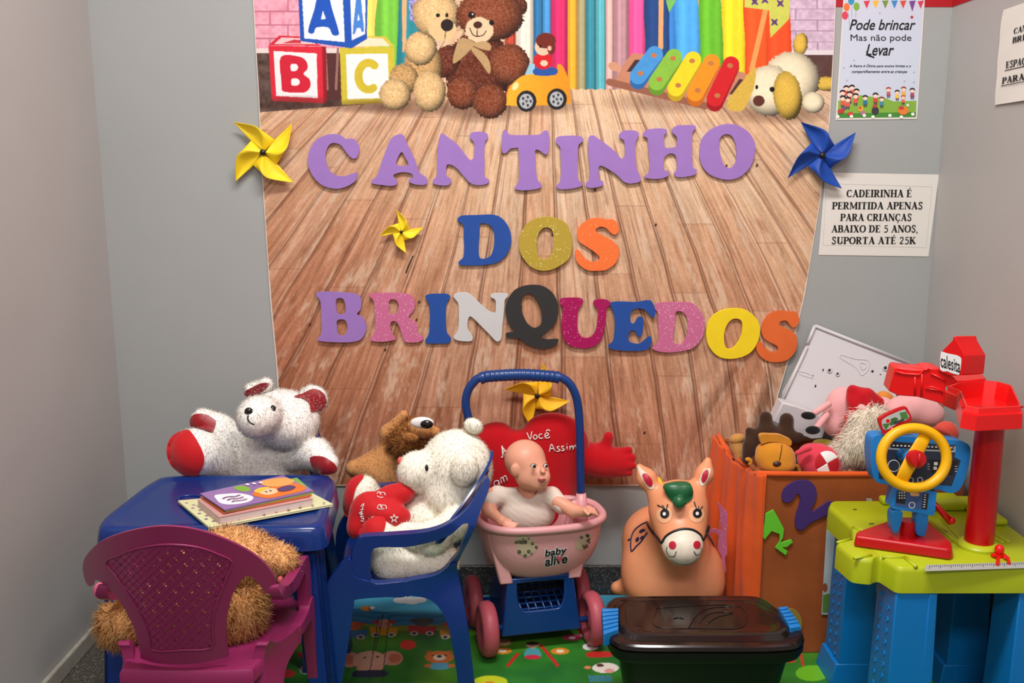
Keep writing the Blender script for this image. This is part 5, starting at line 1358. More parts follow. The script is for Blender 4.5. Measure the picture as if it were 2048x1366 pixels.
# handle
hp = [(168, 690), (150, 600), (118, 420), (90, 290), (72, 205), (78, 150), (104, 106), (150, 78), (320, 66), (480, 76), (520, 88), (552, 118), (578, 180), (590, 290), (594, 480), (596, 612)]
hw_ = cr([W(*p3(a, b), 2.255) for a, b in hp], 6, False)
MB().tube(hw_, .0105, 14).obj('handle', M_DBLUE, t, smooth=True)
gp = cr([W(*p3(a, b), 2.2545) for a, b in [(138, 84), (180, 74), (320, 67), (440, 73), (498, 80)]], 26, False)
d = np.concatenate([[0], np.cumsum(np.linalg.norm(np.diff(gp, axis=0), axis=1))]); rr = .0135 + .0016 * np.abs(np.sin(d / d[-1] * math.pi * 17)); rr[:3] = rr[-3:] = .0150
MB().tube(gp, rr, 16).obj('grip', M_DBLUE, t, smooth=True)
for a, b, c_, d_ in (((600, 608), (600, 740), 2.255, 2.22), ((170, 690), (176, 770), 2.255, 2.22)):
    pass
MB().tube([W(*p3(597, 606), 2.255), W(*p3(600, 740), 2.245)], [.0125, .0165], 12).obj('handle_socket', M_PPINK, t, smooth=True)
MB().tube([W(*p3(155, 630), 2.255), W(*p3(176, 780), 2.245)], [.0125, .0165], 12).obj('handle_socket', M_PPINK, t, smooth=True)
for o in [(560, 640, 590, 740, 2.235), ]:
    MB().tube([W(*p3(o[0], o[1]), o[4]), W(*p3(o[2], o[3]), o[4])], .010, 8).obj('back_brace', M_PPINK, t, smooth=True)
MB().tube([W(*p3(140, 640), 2.20), W(*p3(156, 770), 2.17)], [.008, .014], 8).obj('back_brace', M_PPINK, t, smooth=True)

# ------------------------------------------------------------------ baby doll
px_ = lambda a, b: (960 + .2196 * a, 860 + .2196 * b)
def ed(a, b, Y, rx, ry, rd, rot=0): return pe(*px_(a, b), Y, rx * .2196, ry * .2196, rd * .2196, rot)
def kd(a, b, Y, a2, b2, Y2, r, r2): return pc((*px_(a, b), Y), (*px_(a2, b2), Y2), r * .2196, r2 * .2196)
t = thing('baby_doll', 'bald baby doll in a white T-shirt sitting in the pink pushchair', 'doll', (.03, 2.165, .20))
M_SKIN = mat('doll_skin', (228, 160, 132), rough=.42, spec=.4, sub=.15, vcol=True)
hd = smin(.016, ed(408, 268, 2.165, 188, 180, 190), ed(485, 395, 2.142, 150, 138, 130), ed(440, 445, 2.13, 98, 82, 80), ed(585, 432, 2.115, 54, 66, 62), ed(535, 500, 2.122, 58, 38, 50))
hd = smin(.006, hd, ed(574, 378, 2.1015, 24, 20, 26), ed(566, 350, 2.108, 15, 30, 18))
hd = smin(.003, hd, ed(560, 446, 2.099, 24, 9, 15), ed(560, 462, 2.099, 20, 10, 15))
hd = ssub(.006, hd, ed(488, 328, 2.083, 27, 15, 32)); hd = ssub(.006, hd, ed(598, 325, 2.098, 18, 14, 28))
ear = ssub(.004, ed(318, 368, 2.118, 42, 60, 26, -10), ed(326, 362, 2.10, 20, 36, 24, -10))
hd = smin(.004, hd, ear)
armL = smin(.010, kd(112, 590, 2.155, 78, 730, 2.13, 66, 58), kd(78, 730, 2.13, 190, 822, 2.10, 57, 44), ed(215, 838, 2.098, 48, 38, 34, 20))
armL = smin(.0025, armL, kd(240, 832, 2.094, 345, 858, 2.088, 15, 11), kd(235, 848, 2.09, 325, 878, 2.084, 15, 11), kd(228, 862, 2.088, 305, 892, 2.082, 15, 11), kd(218, 872, 2.088, 275, 898, 2.082, 13, 10), kd(232, 815, 2.10, 285, 826, 2.098, 14, 11))
armR = smin(.010, kd(700, 650, 2.14, 850, 738, 2.115, 68, 60), kd(850, 738, 2.115, 935, 745, 2.095, 58, 46), ed(985, 742, 2.085, 52, 48, 42))
armR = smin(.0025, armR, kd(975, 705, 2.070, 1008, 752, 2.064, 17, 15), kd(1004, 706, 2.074, 1036, 760, 2.066, 17, 15), kd(1030, 718, 2.08, 1058, 770, 2.07, 16, 14), kd(1048, 740, 2.086, 1068, 782, 2.078, 14, 12), kd(950, 735, 2.066, 985, 770, 2.060, 17, 13))
skin = smin(.008, smin(.012, hd, kd(430, 520, 2.165, 440, 600, 2.17, 80, 95)), smin(.012, kd(440, 600, 2.17, 440, 800, 2.175, 110, 150), armL, armR))
skin = smin(.006, skin, ed(560, 935, 2.10, 60, 40, 40))
def doll_col(P):
    c = np.tile(lin((230, 164, 136)), (len(P), 1))
    for a, b, Y, r, cc, k in ((555, 200, 2.10, 120, (228, 110, 104), .75), (450, 440, 2.08, 60, (222, 122, 108), .6), (605, 430, 2.09, 40, (222, 122, 108), .5), (575, 378, 2.09, 30, (214, 110, 100), .5)):
        q = np.array(W(*px_(a, b), Y)); w = np.clip(1 - np.linalg.norm(P - q, axis=1) / (r * .2196 * .00122), 0, 1)[:, None] * k
        c = c * (1 - w) + lin(cc) * w
    return c
soft('body', skin, .0020, (228, 160, 132), t, m=M_SKIN, colfn=doll_col)
for a, Y, k in ((487, 2.1015, .92), (598, 2.111, .74)):
    V, F = sphere_mesh(W(*px_(a, 328), Y), .0060 * k, 16, 10); e_ = MB().add(V, F).obj('eye', M_EYEW, t, smooth=True)
    c = Vector(W(*px_(a + 5, 329), Y)) + (Vector((0.16, -1, .16)).normalized()) * .0034 * k
    V, F = sphere_mesh(c, (.0046 * k, .0036 * k, .0048 * k), 12, 8); MB().add(V, F).obj('iris', M_BEAD, e_, smooth=True)
    up = cr([px_(a - 36 * k, 330), px_(a - 18 * k, 312), px_(a + 8, 306), px_(a + 32 * k, 320)], 5, False)
    MB().tube([W(p[0], p[1], Y - .006) for p in up], 0.0008, 6).obj('eyelashes', mat('lash_brown', (92, 56, 44), rough=.7), t, smooth=True)
decal('lips', skin, cr([px_(a, b) for a, b in [(525, 452), (545, 440), (560, 444), (578, 438), (600, 450), (585, 468), (560, 476), (540, 470)]], 4), mat('lip_pink', (176, 84, 84), rough=.4), t, grid=2, lift=.0004)
shirt = smin(.014, ed(425, 745, 2.172, 262, 215, 175), kd(180, 600, 2.165, 650, 598, 2.16, 78, 78), kd(150, 590, 2.158, 96, 640, 2.145, 78, 74), kd(660, 612, 2.152, 748, 690, 2.135, 80, 78))
shirt = warp(shirt, lambda P: 0.00025 * np.sin(P[:, 2] * 420 + P[:, 0] * 260) * np.sin(P[:, 0] * 90 + 1))
shirt = ssub(.003, shirt, kd(430, 500, 2.16, 440, 560, 2.16, 108, 84))
soft('shirt', shirt, .0026, (228, 214, 200), t, m=mat('white_cotton', (228, 214, 200), rough=.9, spec=.1, bump=.15, bscale=900))

# ------------------------------------------------------------------ inflatable bouncing donkey
p4 = lambda a, b: (1200 + .35577 * a, 880 + .35577 * b)
c4 = lambda pts: crop(1200, 880, .35577, pts)
def e4(a, b, Y, rx, ry, rd, rot=0): return pe(*p4(a, b), Y, rx * .35577, ry * .35577, rd * .35577, rot)
def k4(a, b, Y, a2, b2, Y2, r, r2): return pc((*p4(a, b), Y), (*p4(a2, b2), Y2), r * .35577, r2 * .35577)
t = thing('bouncy_donkey', 'peach rubber bouncing donkey with a green forelock behind the black bin', 'ride-on toy', (.20, 2.17, 0))
db = smin(.04, e4(405, 720, 2.17, 285, 215, 210), e4(330, 560, 2.24, 205, 195, 190), e4(420, 820, 2.15, 262, 130, 190), e4(440, 1150, 2.15, 230, 160, 170))
dh = smin(.03, e4(440, 400, 2.07, 166, 150, 150), e4(440, 330, 2.09, 130, 95, 120), e4(455, 520, 2.03, 135, 120, 120), e4(465, 605, 1.985, 112, 100, 105))
neck = k4(430, 470, 2.11, 400, 640, 2.18, 140, 190)
d_ear = smin(.015, k4(305, 290, 2.09, 262, 215, 2.10, 42, 50), k4(262, 215, 2.10, 222, 152, 2.11, 50, 20))
d_ear2 = smin(.015, k4(550, 270, 2.09, 588, 190, 2.10, 42, 46), k4(588, 190, 2.10, 606, 118, 2.11, 46, 22))
foot = smin(.02, k4(170, 820, 2.20, 95, 830, 2.20, 60, 36))
don = smin(.02, smin(.03, db, dh, neck), d_ear, d_ear2, foot)
soft('body', don, .0042, (232, 150, 104), t, m=mat('rubber_peach', (234, 154, 110), rough=.38, spec=.45, var=.05, vscale=14))
M_DW = mat('rubber_paint_white', (226, 216, 196), rough=.45, var=.10, vscale=45); M_DR = mat('rubber_paint_red', (186, 22, 52), rough=.45); M_DK = mat('rubber_paint_black', (20, 20, 26), rough=.4)
M_DG = mat('rubber_green', (26, 96, 56), rough=.35, spec=.5)
fl = smin(.012, e4(445, 300, 2.035, 62, 52, 34), e4(445, 350, 2.0, 30, 34, 30), e4(400, 268, 2.04, 40, 24, 30), e4(490, 268, 2.04, 28, 24, 30))
decal('forelock', smin(.01, don, fl), cr(c4([(358, 262), (400, 246), (450, 240), (498, 248), (515, 285), (510, 330), (480, 360), (460, 380), (448, 392), (435, 372), (410, 345), (385, 310)]), 4), M_DG, t, lift=.004, grid=3)
soft('horn', smin(.008, k4(335, 255, 2.09, 328, 222, 2.10, 25, 15)), .003, (240, 196, 30), t, m=mat('rubber_yellow', (240, 190, 24), rough=.4))
for nm, o, i in (('ear', [(212, 145), (236, 165), (275, 205), (302, 250), (300, 275), (275, 272), (250, 240), (225, 195)], [(240, 195), (262, 190), (285, 215), (295, 245), (285, 262), (265, 250), (248, 225)]), ('ear', [(560, 225), (572, 190), (596, 165), (618, 160), (620, 180), (605, 220), (585, 250), (566, 258)], [(570, 225), (580, 185), (600, 168), (608, 185), (600, 215), (582, 240)])):
    decal('ear_paint', don, cr(c4(o), 4), M_DW, t, lift=.0012, grid=3); decal('ear_inside', don, cr(c4(i), 4), M_DR, t, lift=.0022, grid=3)
decal('muzzle_paint', don, cr(c4([(350, 580), (370, 548), (410, 522), (465, 508), (520, 515), (560, 540), (574, 570), (572, 610), (558, 655), (520, 690), (470, 704), (420, 696), (380, 660), (358, 620)]), 4), M_DW, t, lift=.0012, grid=4)
stitch('bridle', c4([(268, 470), (290, 505), (330, 552), (350, 578), (372, 545), (412, 518), (465, 503), (520, 508), (560, 534), (578, 562), (602, 505), (608, 480)]), .0030, don, M_DK, t, lift=.0016)
for a, b in ((410, 592), (542, 590)): decal('nostril', don, circ(*p4(a, b), 20 * .3558, 22 * .3558), M_DR, t, lift=.0022, grid=2.5)
strokes('smile_line', [c4([(380, 600), (378, 625), (395, 650), (420, 650), (430, 625)]), c4([(525, 625), (540, 645), (562, 632), (566, 605)]), c4([(400, 670), (440, 692), (500, 694), (545, 664)])], .0011, don, mat('paint_grey', (90, 84, 80), rough=.6), t, lift=.0018)
for a, b in ((366, 415), (545, 413)):
    decal('eye_paint', don, circ(*p4(a - 4, b + 6), 44 * .3558, 46 * .3558), mat('rubber_paint_pale', (240, 178, 136), rough=.45), t, lift=.0010, grid=3)
    decal('eye', don, circ(*p4(a, b), 25 * .3558, 27 * .3558), M_DK, t, lift=.0018, grid=2.5)
    decal('eye_glint', don, circ(*p4(a - 2, b + 1), 9 * .3558, 10 * .3558), M_EYEW, t, lift=.0025, grid=2)
for ls in ([c4([(325, 366), (348, 378), (362, 390)]), c4([(352, 368), (362, 380), (368, 392)]), c4([(382, 362), (378, 378), (374, 392)])], [c4([(528, 348), (534, 370), (542, 390)]), c4([(552, 372), (552, 385), (550, 394)]), c4([(574, 374), (566, 384), (558, 394)])]):
    strokes('eyelashes', ls, .0013, don, M_DK, t, lift=.0016)
M_IND = mat('paint_indigo', (44, 40, 80), rough=.5)
strokes('saddle_outline', [c4([(268, 462), (230, 480), (195, 510), (178, 550), (175, 590), (180, 626), (205, 600), (235, 570), (255, 540), (268, 520)]), c4([(160, 565), (178, 555)])], .0018, don, M_IND, t, lift=.0014)
strokes('saddle_outline', [c4([(595, 530), (610, 545), (625, 570), (638, 600)])], .0018, don, M_IND, t, lift=.0014)
for a, b, rx, ry, ro in ((236, 512, 17, 8, -35), (212, 560, 9, 15, 30), (238, 549, 14, 7, -40), (250, 508, 8, 5, -30)): decal('saddle_spot', don, circ(*p4(a, b), rx * .3558, ry * .3558, 16, ro), M_IND, t, lift=.0014, grid=2)

# ------------------------------------------------------------------ black storage bin
M_BIN = mat('plastic_bin_black', (13, 13, 14), rough=.42, spec=.3)
M_LID = mat('plastic_smoky_lid', (30, 22, 20), rough=.14, spec=.5)
M_LATCH = mat('plastic_latch_blue', (28, 124, 196), rough=.3)
t = thing('storage_bin', 'black lidded storage bin with blue side latches on the play mat', 'storage box', (.38, 1.82, 0))
ZL = .24
bl = [(1214, 1262), (1209, 1238), (1210, 1213), (1222, 1197), (1245, 1191), (1370, 1189), (1490, 1189), (1525, 1194), (1552, 1212), (1588, 1240), (1606, 1262), (1606, 1276), (1585, 1288), (1520, 1292), (1400, 1292), (1270, 1291), (1232, 1282)]
bw = np.array([tuple(WZ(x, y, ZL))[:2] for x, y in cr(bl, 4)])
mb = MB()
loft(mb, [ring(inset(bw, .062), .001), ring(inset(bw, .058), .004), ring(inset(bw, .024), ZL - .045), ring(inset(bw, .004), ZL - .040), ring(inset(bw, .0), ZL - .030), ring(inset(bw, .0), ZL - .016), ring(inset(bw, .012), ZL - .014)], cap_hi=False)
mb.obj('tub', M_BIN, t, auto=45)
mb = MB()
loft(mb, [ring(inset(bw, .002), ZL - .015), ring(inset(bw, -.001), ZL - .011), ring(inset(bw, .001), ZL - .004), ring(inset(bw, .005), ZL - .001), ring(inset(bw, .016), ZL - .001), ring(inset(bw, .019), ZL - .003), ring(inset(bw, .023), ZL - .003), ring(inset(bw, .030), ZL + .005), ring(inset(bw, .034), ZL + .0065), ring(inset(bw, .042), ZL + .0065), ring(inset(bw, .044), ZL + .0055)], cap_lo=False)
lid = mb.obj('lid', M_LID, t, auto=24)
mb = MB()
def lt(pts, r=.0012): mb.tube([tuple(WZ(x, y, ZL + .0062)) for x, y in cr(c4(pts), 6, False)], r, 6)
lt([(500, 1050), (540, 990), (600, 950), (680, 938), (735, 940)]); lt([(560, 1030), (600, 985), (660, 968), (745, 970)], .0009); lt([(600, 1035), (660, 995), (745, 975)], .0009)
lt([(320, 945), (560, 930), (790, 938), (800, 1050), (560, 1058), (315, 1048), (320, 945)], .0007); lt([(415, 1003), (440, 998), (470, 1004)], .0014)
mb.obj('relief_lines', M_LID, lid, smooth=True)
for s, pts in ((-1, [(1203, 1216), (1237, 1216), (1237, 1258), (1207, 1268)]), (1, [(1556, 1214), (1572, 1212), (1602, 1252), (1580, 1255)])):
    q = np.array([tuple(WZ(x, y, ZL + .008))[:2] for x, y in pts])
    mb = MB(); mb.hexa([(x, y, ZL - .02) for x, y in q], [(x, y, ZL + .008) for x, y in q])
    for k in range(5):
        w = .08 + .17 * k
        a0 = q[0] * (1 - w) + q[3] * w; a1 = q[1] * (1 - w) + q[2] * w; b0 = q[0] * (.9 - w) + q[3] * (w + .1); b1 = q[1] * (.9 - w) + q[2] * (w + .1)
        mb.hexa([(*a0, ZL + .008), (*a1, ZL + .008), (*b1, ZL + .008), (*b0, ZL + .008)], [(*a0, ZL + .0115), (*a1, ZL + .0115), (*b1, ZL + .0115), (*b0, ZL + .0115)])
    mb.obj('latch', M_LATCH, t, bevel=.0015, label='blue ribbed latch')
# ------------------------------------------------------------------ fabric-covered toy box
def cloth_mat(name, c, var=.12):
    return mat(name, c, rough=.85, spec=.15, var=var, vscale=10, bump=.3, bscale=1200, sheen=.15)
M_OR = cloth_mat('orange_drape', (226, 92, 34)); M_OR_SHADED = cloth_mat('orange_cloth_shaded', (160, 82, 36), .16)  # box cloth is orange too; its shaded front is painted browner
bx0, bx1, by0, by1, bz = .577, 1.045, 2.092, 2.385, .448
t = thing('toy_box', 'orange fabric-covered toy box heaped with soft toys by the right wall', 'toy box', (.78, 2.24, 0))
bxl = .532                                     # the left side runs slightly inwards at the back
A = [(bx0, by0), (bx1, by0), (bx1, by1), (bxl, by1)]
th = .012
B = [(bx0 + th * 1.1, by0 + th), (bx1 - th, by0 + th), (bx1 - th, by1 - th), (bxl + th, by1 - th)]
mb = MB()
for i in range(4):
    j = (i + 1) % 4
    mb.hexa([(*A[i], 0.001), (*A[j], 0.001), (*B[j], 0.001), (*B[i], 0.001)], [(*A[i], bz), (*A[j], bz), (*B[j], bz), (*B[i], bz)])
mb.hexa([(*p, .001) for p in B], [(*p, .012) for p in B])
mb.obj('box_body', M_OR_SHADED, t, bevel=.004)
# drape gathered over the left side
nu, nv = 90, 44; V = []
for j in range(nv):
    v = j / (nv - 1)
    for i in range(nu):
        u = i / (nu - 1)                       # 0 = back corner, 1 = just round the front corner
        px = bxl + (bx0 - bxl) * min(u / .8, 1); py = by1 - (by1 - by0) * min(u / .8, 1)
        if u > .8: px = bx0 + (u - .8) / .2 * .008; py = by0
        top = bz + .004 - .020 * math.sin(min(u / .85, 1) * math.pi) ** 1.2 + .008 * (1 - u)
        z = top * (1 - v) + .03 * v
        f = .5 + .5 * math.sin(u * 46 + 2.2 * math.sin(v * 2.4 + u * 3)) ; f2 = .5 + .5 * math.sin(u * 19 + v * 1.6)
        off = .004 + (.012 * f ** 1.5 + .012 * f2) * (.35 + .65 * min(v * 2.2, 1)) * (1 if u < .8 else .25)
        nx, ny = (-1, -.12) if u < .8 else (-.15, -1)
        V.append((px + nx * off, py + ny * off, z))
F = [(j * nu + i, j * nu + i + 1, (j + 1) * nu + i + 1, (j + 1) * nu + i) for j in range(nv - 1) for i in range(nu - 1)]
# the hem folds over the rim
o = mesh_obj('drape', np.array(V), np.array(F), M_OR, t, True, label='bright orange gathered drape')
q = o.modifiers.new('thick', 'SOLIDIFY'); q.thickness = .002
mb = MB(); rimp = [(bxl + .004, by1 - .004, bz + .010), (bxl + .012, (by0 + by1) / 2 + .06, bz - .006), (bx0 - .004, by0 + .06, bz - .012), (bx0 + .004, by0 + .004, bz + .002), (bx0 + .15, by0 + .002, bz + .001), (bx1 - .01, by0 + .004, bz + .002)]
mb.tube(cr(rimp, 10, False), .0065, 8)
mb.obj('rim_fold', M_OR, t, smooth=True)
# foam shapes glued on the box
M_PUR = mat('foam_dark_purple', (66, 38, 110), rough=.7); M_GRN = mat('foam_green', (104, 202, 44), rough=.6); M_PKF = mat('foam_pink', (232, 130, 150), rough=.7)
two = [(1022, 325), (1035, 275), (1085, 238), (1150, 225), (1200, 248), (1220, 300), (1210, 345), (1188, 405), (1245, 372), (1290, 345), (1330, 360), (1310, 400), (1240, 440), (1180, 470), (1140, 505), (1108, 500), (1096, 470), (1102, 420), (1118, 370), (1126, 322), (1108, 303), (1086, 335), (1062, 352), (1035, 348)]
tag(wslab('foam_number', cr(c4(two), 4), [], by0 - .006, .004, M_PUR, bevel=.0006), 'dark purple foam number 2 on the front of the orange box', 'number')
grn = [(930, 415), (975, 392), (1003, 440), (1035, 500), (1030, 548), (1012, 580), (1032, 574), (1075, 560), (1085, 576), (1050, 604), (1025, 604), (1056, 626), (1045, 650), (985, 606), (1010, 570), (1010, 530), (965, 513), (925, 562), (904, 520), (926, 470)]
tag(wslab('foam_number', crop(1200, 880, .35577, grn), [], by0 - .006, .004, M_GRN, bevel=.0006), 'bright green foam number 1 on the front of the orange box', 'number')
pk = [(664, 350), (690, 380), (712, 400), (718, 440), (712, 545), (716, 640), (704, 660), (708, 740), (690, 742), (684, 660), (664, 610), (668, 540), (640, 520), (618, 530), (622, 510), (650, 498), (680, 510), (676, 460), (672, 410)]
tag(wslab('foam_cutout', cr(c4(pk), 3), [], 2.155, .004, M_PKF, bevel=.0005), 'narrow pink foam cut-out between the donkey and the orange drape', 'cut-out')

tag(wslab('foam_disc', circ(1578, 1247, 27, 30, 28), [], by0 - .006, .004, mat('foam_olive', (150, 124, 50), rough=.7), bevel=.0006), 'olive brown foam disc low on the orange box beside the bin', 'foam shape')
# ------------------------------------------------------------------ soft toys heaped in the box
c5 = lambda pts: crop(1410, 780, .14639, pts)
p5 = lambda a, b: (1410 + .14639 * a, 780 + .14639 * b)
def e5(a, b, Y, rx, ry, rd, rot=0): return pe(*p5(a, b), Y, rx * .14639, ry * .14639, rd * .14639, rot)
def k5(a, b, Y, a2, b2, Y2, r, r2): return pc((*p5(a, b), Y), (*p5(a2, b2), Y2), r * .14639, r2 * .14639)
def velv(name, c): return mat(name, c, rough=.9, spec=.12, sheen=.3, bump=.25, bscale=700, var=.06, vscale=30)
M_MUST = velv('mustard_plush', (206, 136, 36)); M_BRN = velv('dark_brown_plush', (58, 36, 22)); M_PLU = velv('pink_red_plush', (222, 66, 84)); M_PLP = velv('pale_pink_plush', (236, 172, 172)); M_TANP = velv('tan_plush', (176, 124, 66))
t = thing('plush_moose', 'mustard and dark brown plush moose lying upside down in the orange box', 'plush toy', W(*p5(960, 900), 2.15))
muz = smin(.012, e5(960, 930, 2.14, 275, 210, 190), e5(930, 820, 2.15, 225, 130, 170), e5(1000, 1030, 2.13, 230, 120, 160))
soft('muzzle', smin(.006, muz, k5(740, 1090, 2.14, 760, 1120, 2.14, 40, 40)), .0036, (210, 140, 40), t, m=M_MUST)
V, F = slab_mesh(cr(c5([(750, 625), (800, 605), (900, 608), (1010, 612), (1090, 640), (1180, 690), (1175, 760), (1120, 755), (1040, 725), (960, 712), (860, 715), (780, 740), (755, 690)]), 4), [], lambda a, b: W(a, b, 2.135 + .0004 * (a - 1530) * .0), lambda a, b: W(a, b, 2.135) + Vector((0, .014, 0)))
MB().add(V, F).obj('collar', M_MUST, t, bevel=.003, label='mustard flap above the muzzle')
stitch('seam', c5([(1050, 755), (1042, 830), (1028, 900), (1014, 960)]), .0012, muz, mat('seam_brown', (90, 54, 24), rough=.8), t, lift=.0006)
bead('nose', *p5(985, 1012), 0, 6.5, mat('brown_plastic_nose', (74, 40, 32), rough=.35), t, muz, .7, rx=9)
bod = smin(.015, e5(880, 700, 2.19, 260, 220, 150), k5(830, 560, 2.20, 830, 380, 2.21, 110, 90), k5(1100, 600, 2.20, 1115, 410, 2.21, 108, 98), k5(620, 820, 2.18, 600, 560, 2.20, 68, 52), k5(600, 760, 2.18, 560, 950, 2.17, 80, 60), k5(1230, 650, 2.19, 1290, 640, 2.19, 76, 62))
soft('body', bod, .0040, (58, 36, 22), t, m=M_BRN, label='dark brown body and legs')
MB().tube([W(*p5(a, b), 2.125) for a, b in cr([(1200, 1030), (1255, 1035), (1290, 1090), (1300, 1180)], 5, False)], .0042, 8).obj('arm', M_MUST, t, smooth=True)
MB().tube([W(*p5(a, b), 2.13) for a, b in cr([(560, 960), (590, 945), (620, 970), (615, 1020)], 5, False)], .0048, 8).obj('arm', M_MUST, t, smooth=True)
t = thing('plush_toy', 'small tan plush peeking out at the back corner of the orange box', 'plush toy', W(*p5(430, 700), 2.27))
soft('body', smin(.012, e5(440, 690, 2.27, 115, 100, 90), e5(440, 790, 2.26, 95, 90, 80), k5(470, 850, 2.25, 480, 960, 2.24, 80, 70)), .004, (176, 124, 66), t, m=M_TANP)
soft('cap', e5(440, 665, 2.262, 112, 70, 84, -15), .004, (196, 140, 72), t, m=velv('honey_plush', (196, 142, 74)))
t = thing('plush_ball_toy', 'pinkish-red plush with a red and white quartered disc beside the moose', 'plush toy', W(*p5(1560, 980), 2.14))
pb = smin(.012, e5(1560, 980, 2.14, 305, 240, 220, 12), e5(1480, 850, 2.15, 190, 120, 150), e5(1600, 1100, 2.14, 260, 130, 200))
soft('body', pb, .0038, (222, 66, 84), t, m=M_PLU)
soft('ear', smin(.006, k5(1260, 860, 2.105, 1420, 790, 2.10, 34, 44)), .003, (226, 72, 88), t, m=M_PLU)
ctr = (1665, 1000)
qd = lambda a0, a1: c5([ctr] + [(ctr[0] + 1.0 * (165 if 1 else 0) * math.cos(math.radians(a)) * .98, ctr[1] + 165 * math.sin(math.radians(a))) for a in np.linspace(a0, a1, 9)])
for a0, a1, mm, nm in ((-125, -28, M_EYEW, 'white_quarter'), (-28, 72, mat('felt_red', (184, 14, 30), rough=.8), 'red_quarter'), (72, 150, M_EYEW, 'white_quarter'), (150, 235, mat('felt_red', (184, 14, 30)), 'red_quarter')):
    decal(nm, pb, qd(a0, a1), mm, t, lift=.0014, grid=2.5)
t = thing('plush_toy', 'olive green plush half buried behind the pinkish-red toy', 'plush toy', W(*p5(1640, 720), 2.22))
soft('body', e5(1630, 740, 2.215, 165, 70, 90, 5), .0038, (160, 150, 50), t, m=velv('olive_plush', (158, 146, 52)))
# pale pink doll lying on its side, plain head away from the viewer
c7 = lambda pts: crop(1620, 750, .16104, pts)
p7 = lambda a, b: (1620 + .16104 * a, 750 + .16104 * b)
def e7(a, b, Y, rx, ry, rd, rot=0): return pe(*p7(a, b), Y, rx * .16104, ry * .16104, rd * .16104, rot)
def k7(a, b, Y, a2, b2, Y2, r, r2): return pc((*p7(a, b), Y), (*p7(a2, b2), Y2), r * .16104, r2 * .16104)
t = thing('plush_doll', 'pale pink plush in a red dress lying across the heap in the orange box', 'plush toy', W(*p7(400, 500), 2.22))
soft('body', smin(.02, e7(350, 430, 2.235, 175, 270, 150, 8), e7(450, 350, 2.24, 190, 190, 150), e7(320, 620, 2.23, 140, 160, 140), k7(450, 400, 2.25, 900, 420, 2.25, 170, 150)), .0045, (236, 172, 172), t, m=M_PLP)
soft('leg', smin(.006, k7(230, 360, 2.20, 60, 470, 2.17, 42, 40)), .0034, (236, 172, 172), t, m=M_PLP)
soft('leg', smin(.006, k7(200, 500, 2.19, 90, 640, 2.155, 46, 42)), .0034, (236, 172, 172), t, m=M_PLP)
soft('shoe', smin(.006, e7(-20, 505, 2.155, 95, 50, 50, 5)), .003, (22, 22, 24), t, m=velv('black_felt', (20, 20, 22)), label='black felt foot')
soft('shoe', smin(.006, e7(35, 685, 2.14, 95, 55, 50, 0)), .003, (22, 22, 24), t, m=velv('black_felt', (20, 20, 22)), label='black felt foot')
dr = smin(.012, k7(520, 200, 2.20, 560, 330, 2.19, 72, 90), k7(560, 330, 2.19, 460, 600, 2.175, 80, 46), k7(460, 600, 2.175, 330, 820, 2.165, 46, 34), k7(620, 220, 2.20, 860, 330, 2.185, 80, 56), k7(700, 260, 2.19, 720, 360, 2.18, 90, 60))
soft('dress', warp(dr, lambda P: .0016 * np.sin(P[:, 0] * 160 + P[:, 2] * 120)), .0038, (196, 22, 32), t, m=velv('red_cloth', (190, 18, 30)))
hd = smin(.02, e7(1330, 440, 2.205, 300, 190, 150, 12), e7(1150, 430, 2.21, 230, 160, 140, -5), e7(1500, 500, 2.20, 150, 150, 120, 30))
soft('head', hd, .0045, (232, 168, 168), t, m=M_PLP)
soft('ear', smin(.006, k7(635, 400, 2.17, 680, 440, 2.17, 42, 46)), .0034, (236, 170, 168), t, m=M_PLP)
t = thing('plush_toy', 'cream long-haired plush in the middle of the heap', 'plush toy', W(*p7(650, 760), 2.15))
soft('body', smin(.02, e7(720, 640, 2.17, 250, 240, 170, 20), e7(620, 880, 2.15, 240, 230, 170), e7(800, 560, 2.18, 180, 130, 130), e7(380, 980, 2.15, 120, 130, 110)), .0055, (255, 246, 230), t, dict(n=8000, length=.024, width=.0022, jit=.6, comb=(-.3, 0, -1.0), clump=.025), seed=51, var=.2)
t = thing('plush_toy', 'small peach plush pressed against the rim of the orange box', 'plush toy', W(*p7(460, 1200), 2.13))
soft('body', e7(470, 1210, 2.135, 120, 90, 90), .0045, (226, 168, 136), t, dict(n=1800, length=.006, width=.0014), seed=52)
t = thing('toy_tin', 'blue toy tin with a white edge at the rim of the orange box', 'tin', W(*p7(660, 1230), 2.13))
MB().tube([W(*p7(640, 1320), 2.15), W(*p7(690, 1180), 2.15)], [.020, .020], 24).obj('tin_body', mat('tin_blue', (24, 84, 168), rough=.3), t, auto=40)
MB().tube([W(*p7(600, 1320), 2.135), W(*p7(640, 1175), 2.135)], [.004, .004], 10).obj('tin_edge', M_PAPER, t, smooth=True)
tcap = thing('toy_sun_hat', 'salmon-red toy hat behind the steering wheel', 'hat', W(*p7(1690, 690), 2.13))
soft('crown', sand(smin(.01, e7(1690, 720, 2.13, 150, 150, 130, 20)), halfspace(W(*p7(1700, 790), 2.13), (-.25, -.1, -1))), .0035, (226, 84, 70), tcap, m=velv('salmon_cloth', (222, 80, 66)))
soft('peak', e7(1640, 700, 2.085, 130, 30, 60, 25), .003, (226, 84, 70), tcap, m=velv('salmon_cloth', (222, 80, 66)))
t = thing('plush_toy', 'orange plush tip showing beside the red tool tray', 'plush toy', W(*p7(940, 260), 2.28))
soft('body', e7(930, 290, 2.29, 120, 90, 80, 20), .004, (220, 138, 60), t, m=velv('orange_plush', (218, 136, 58)))

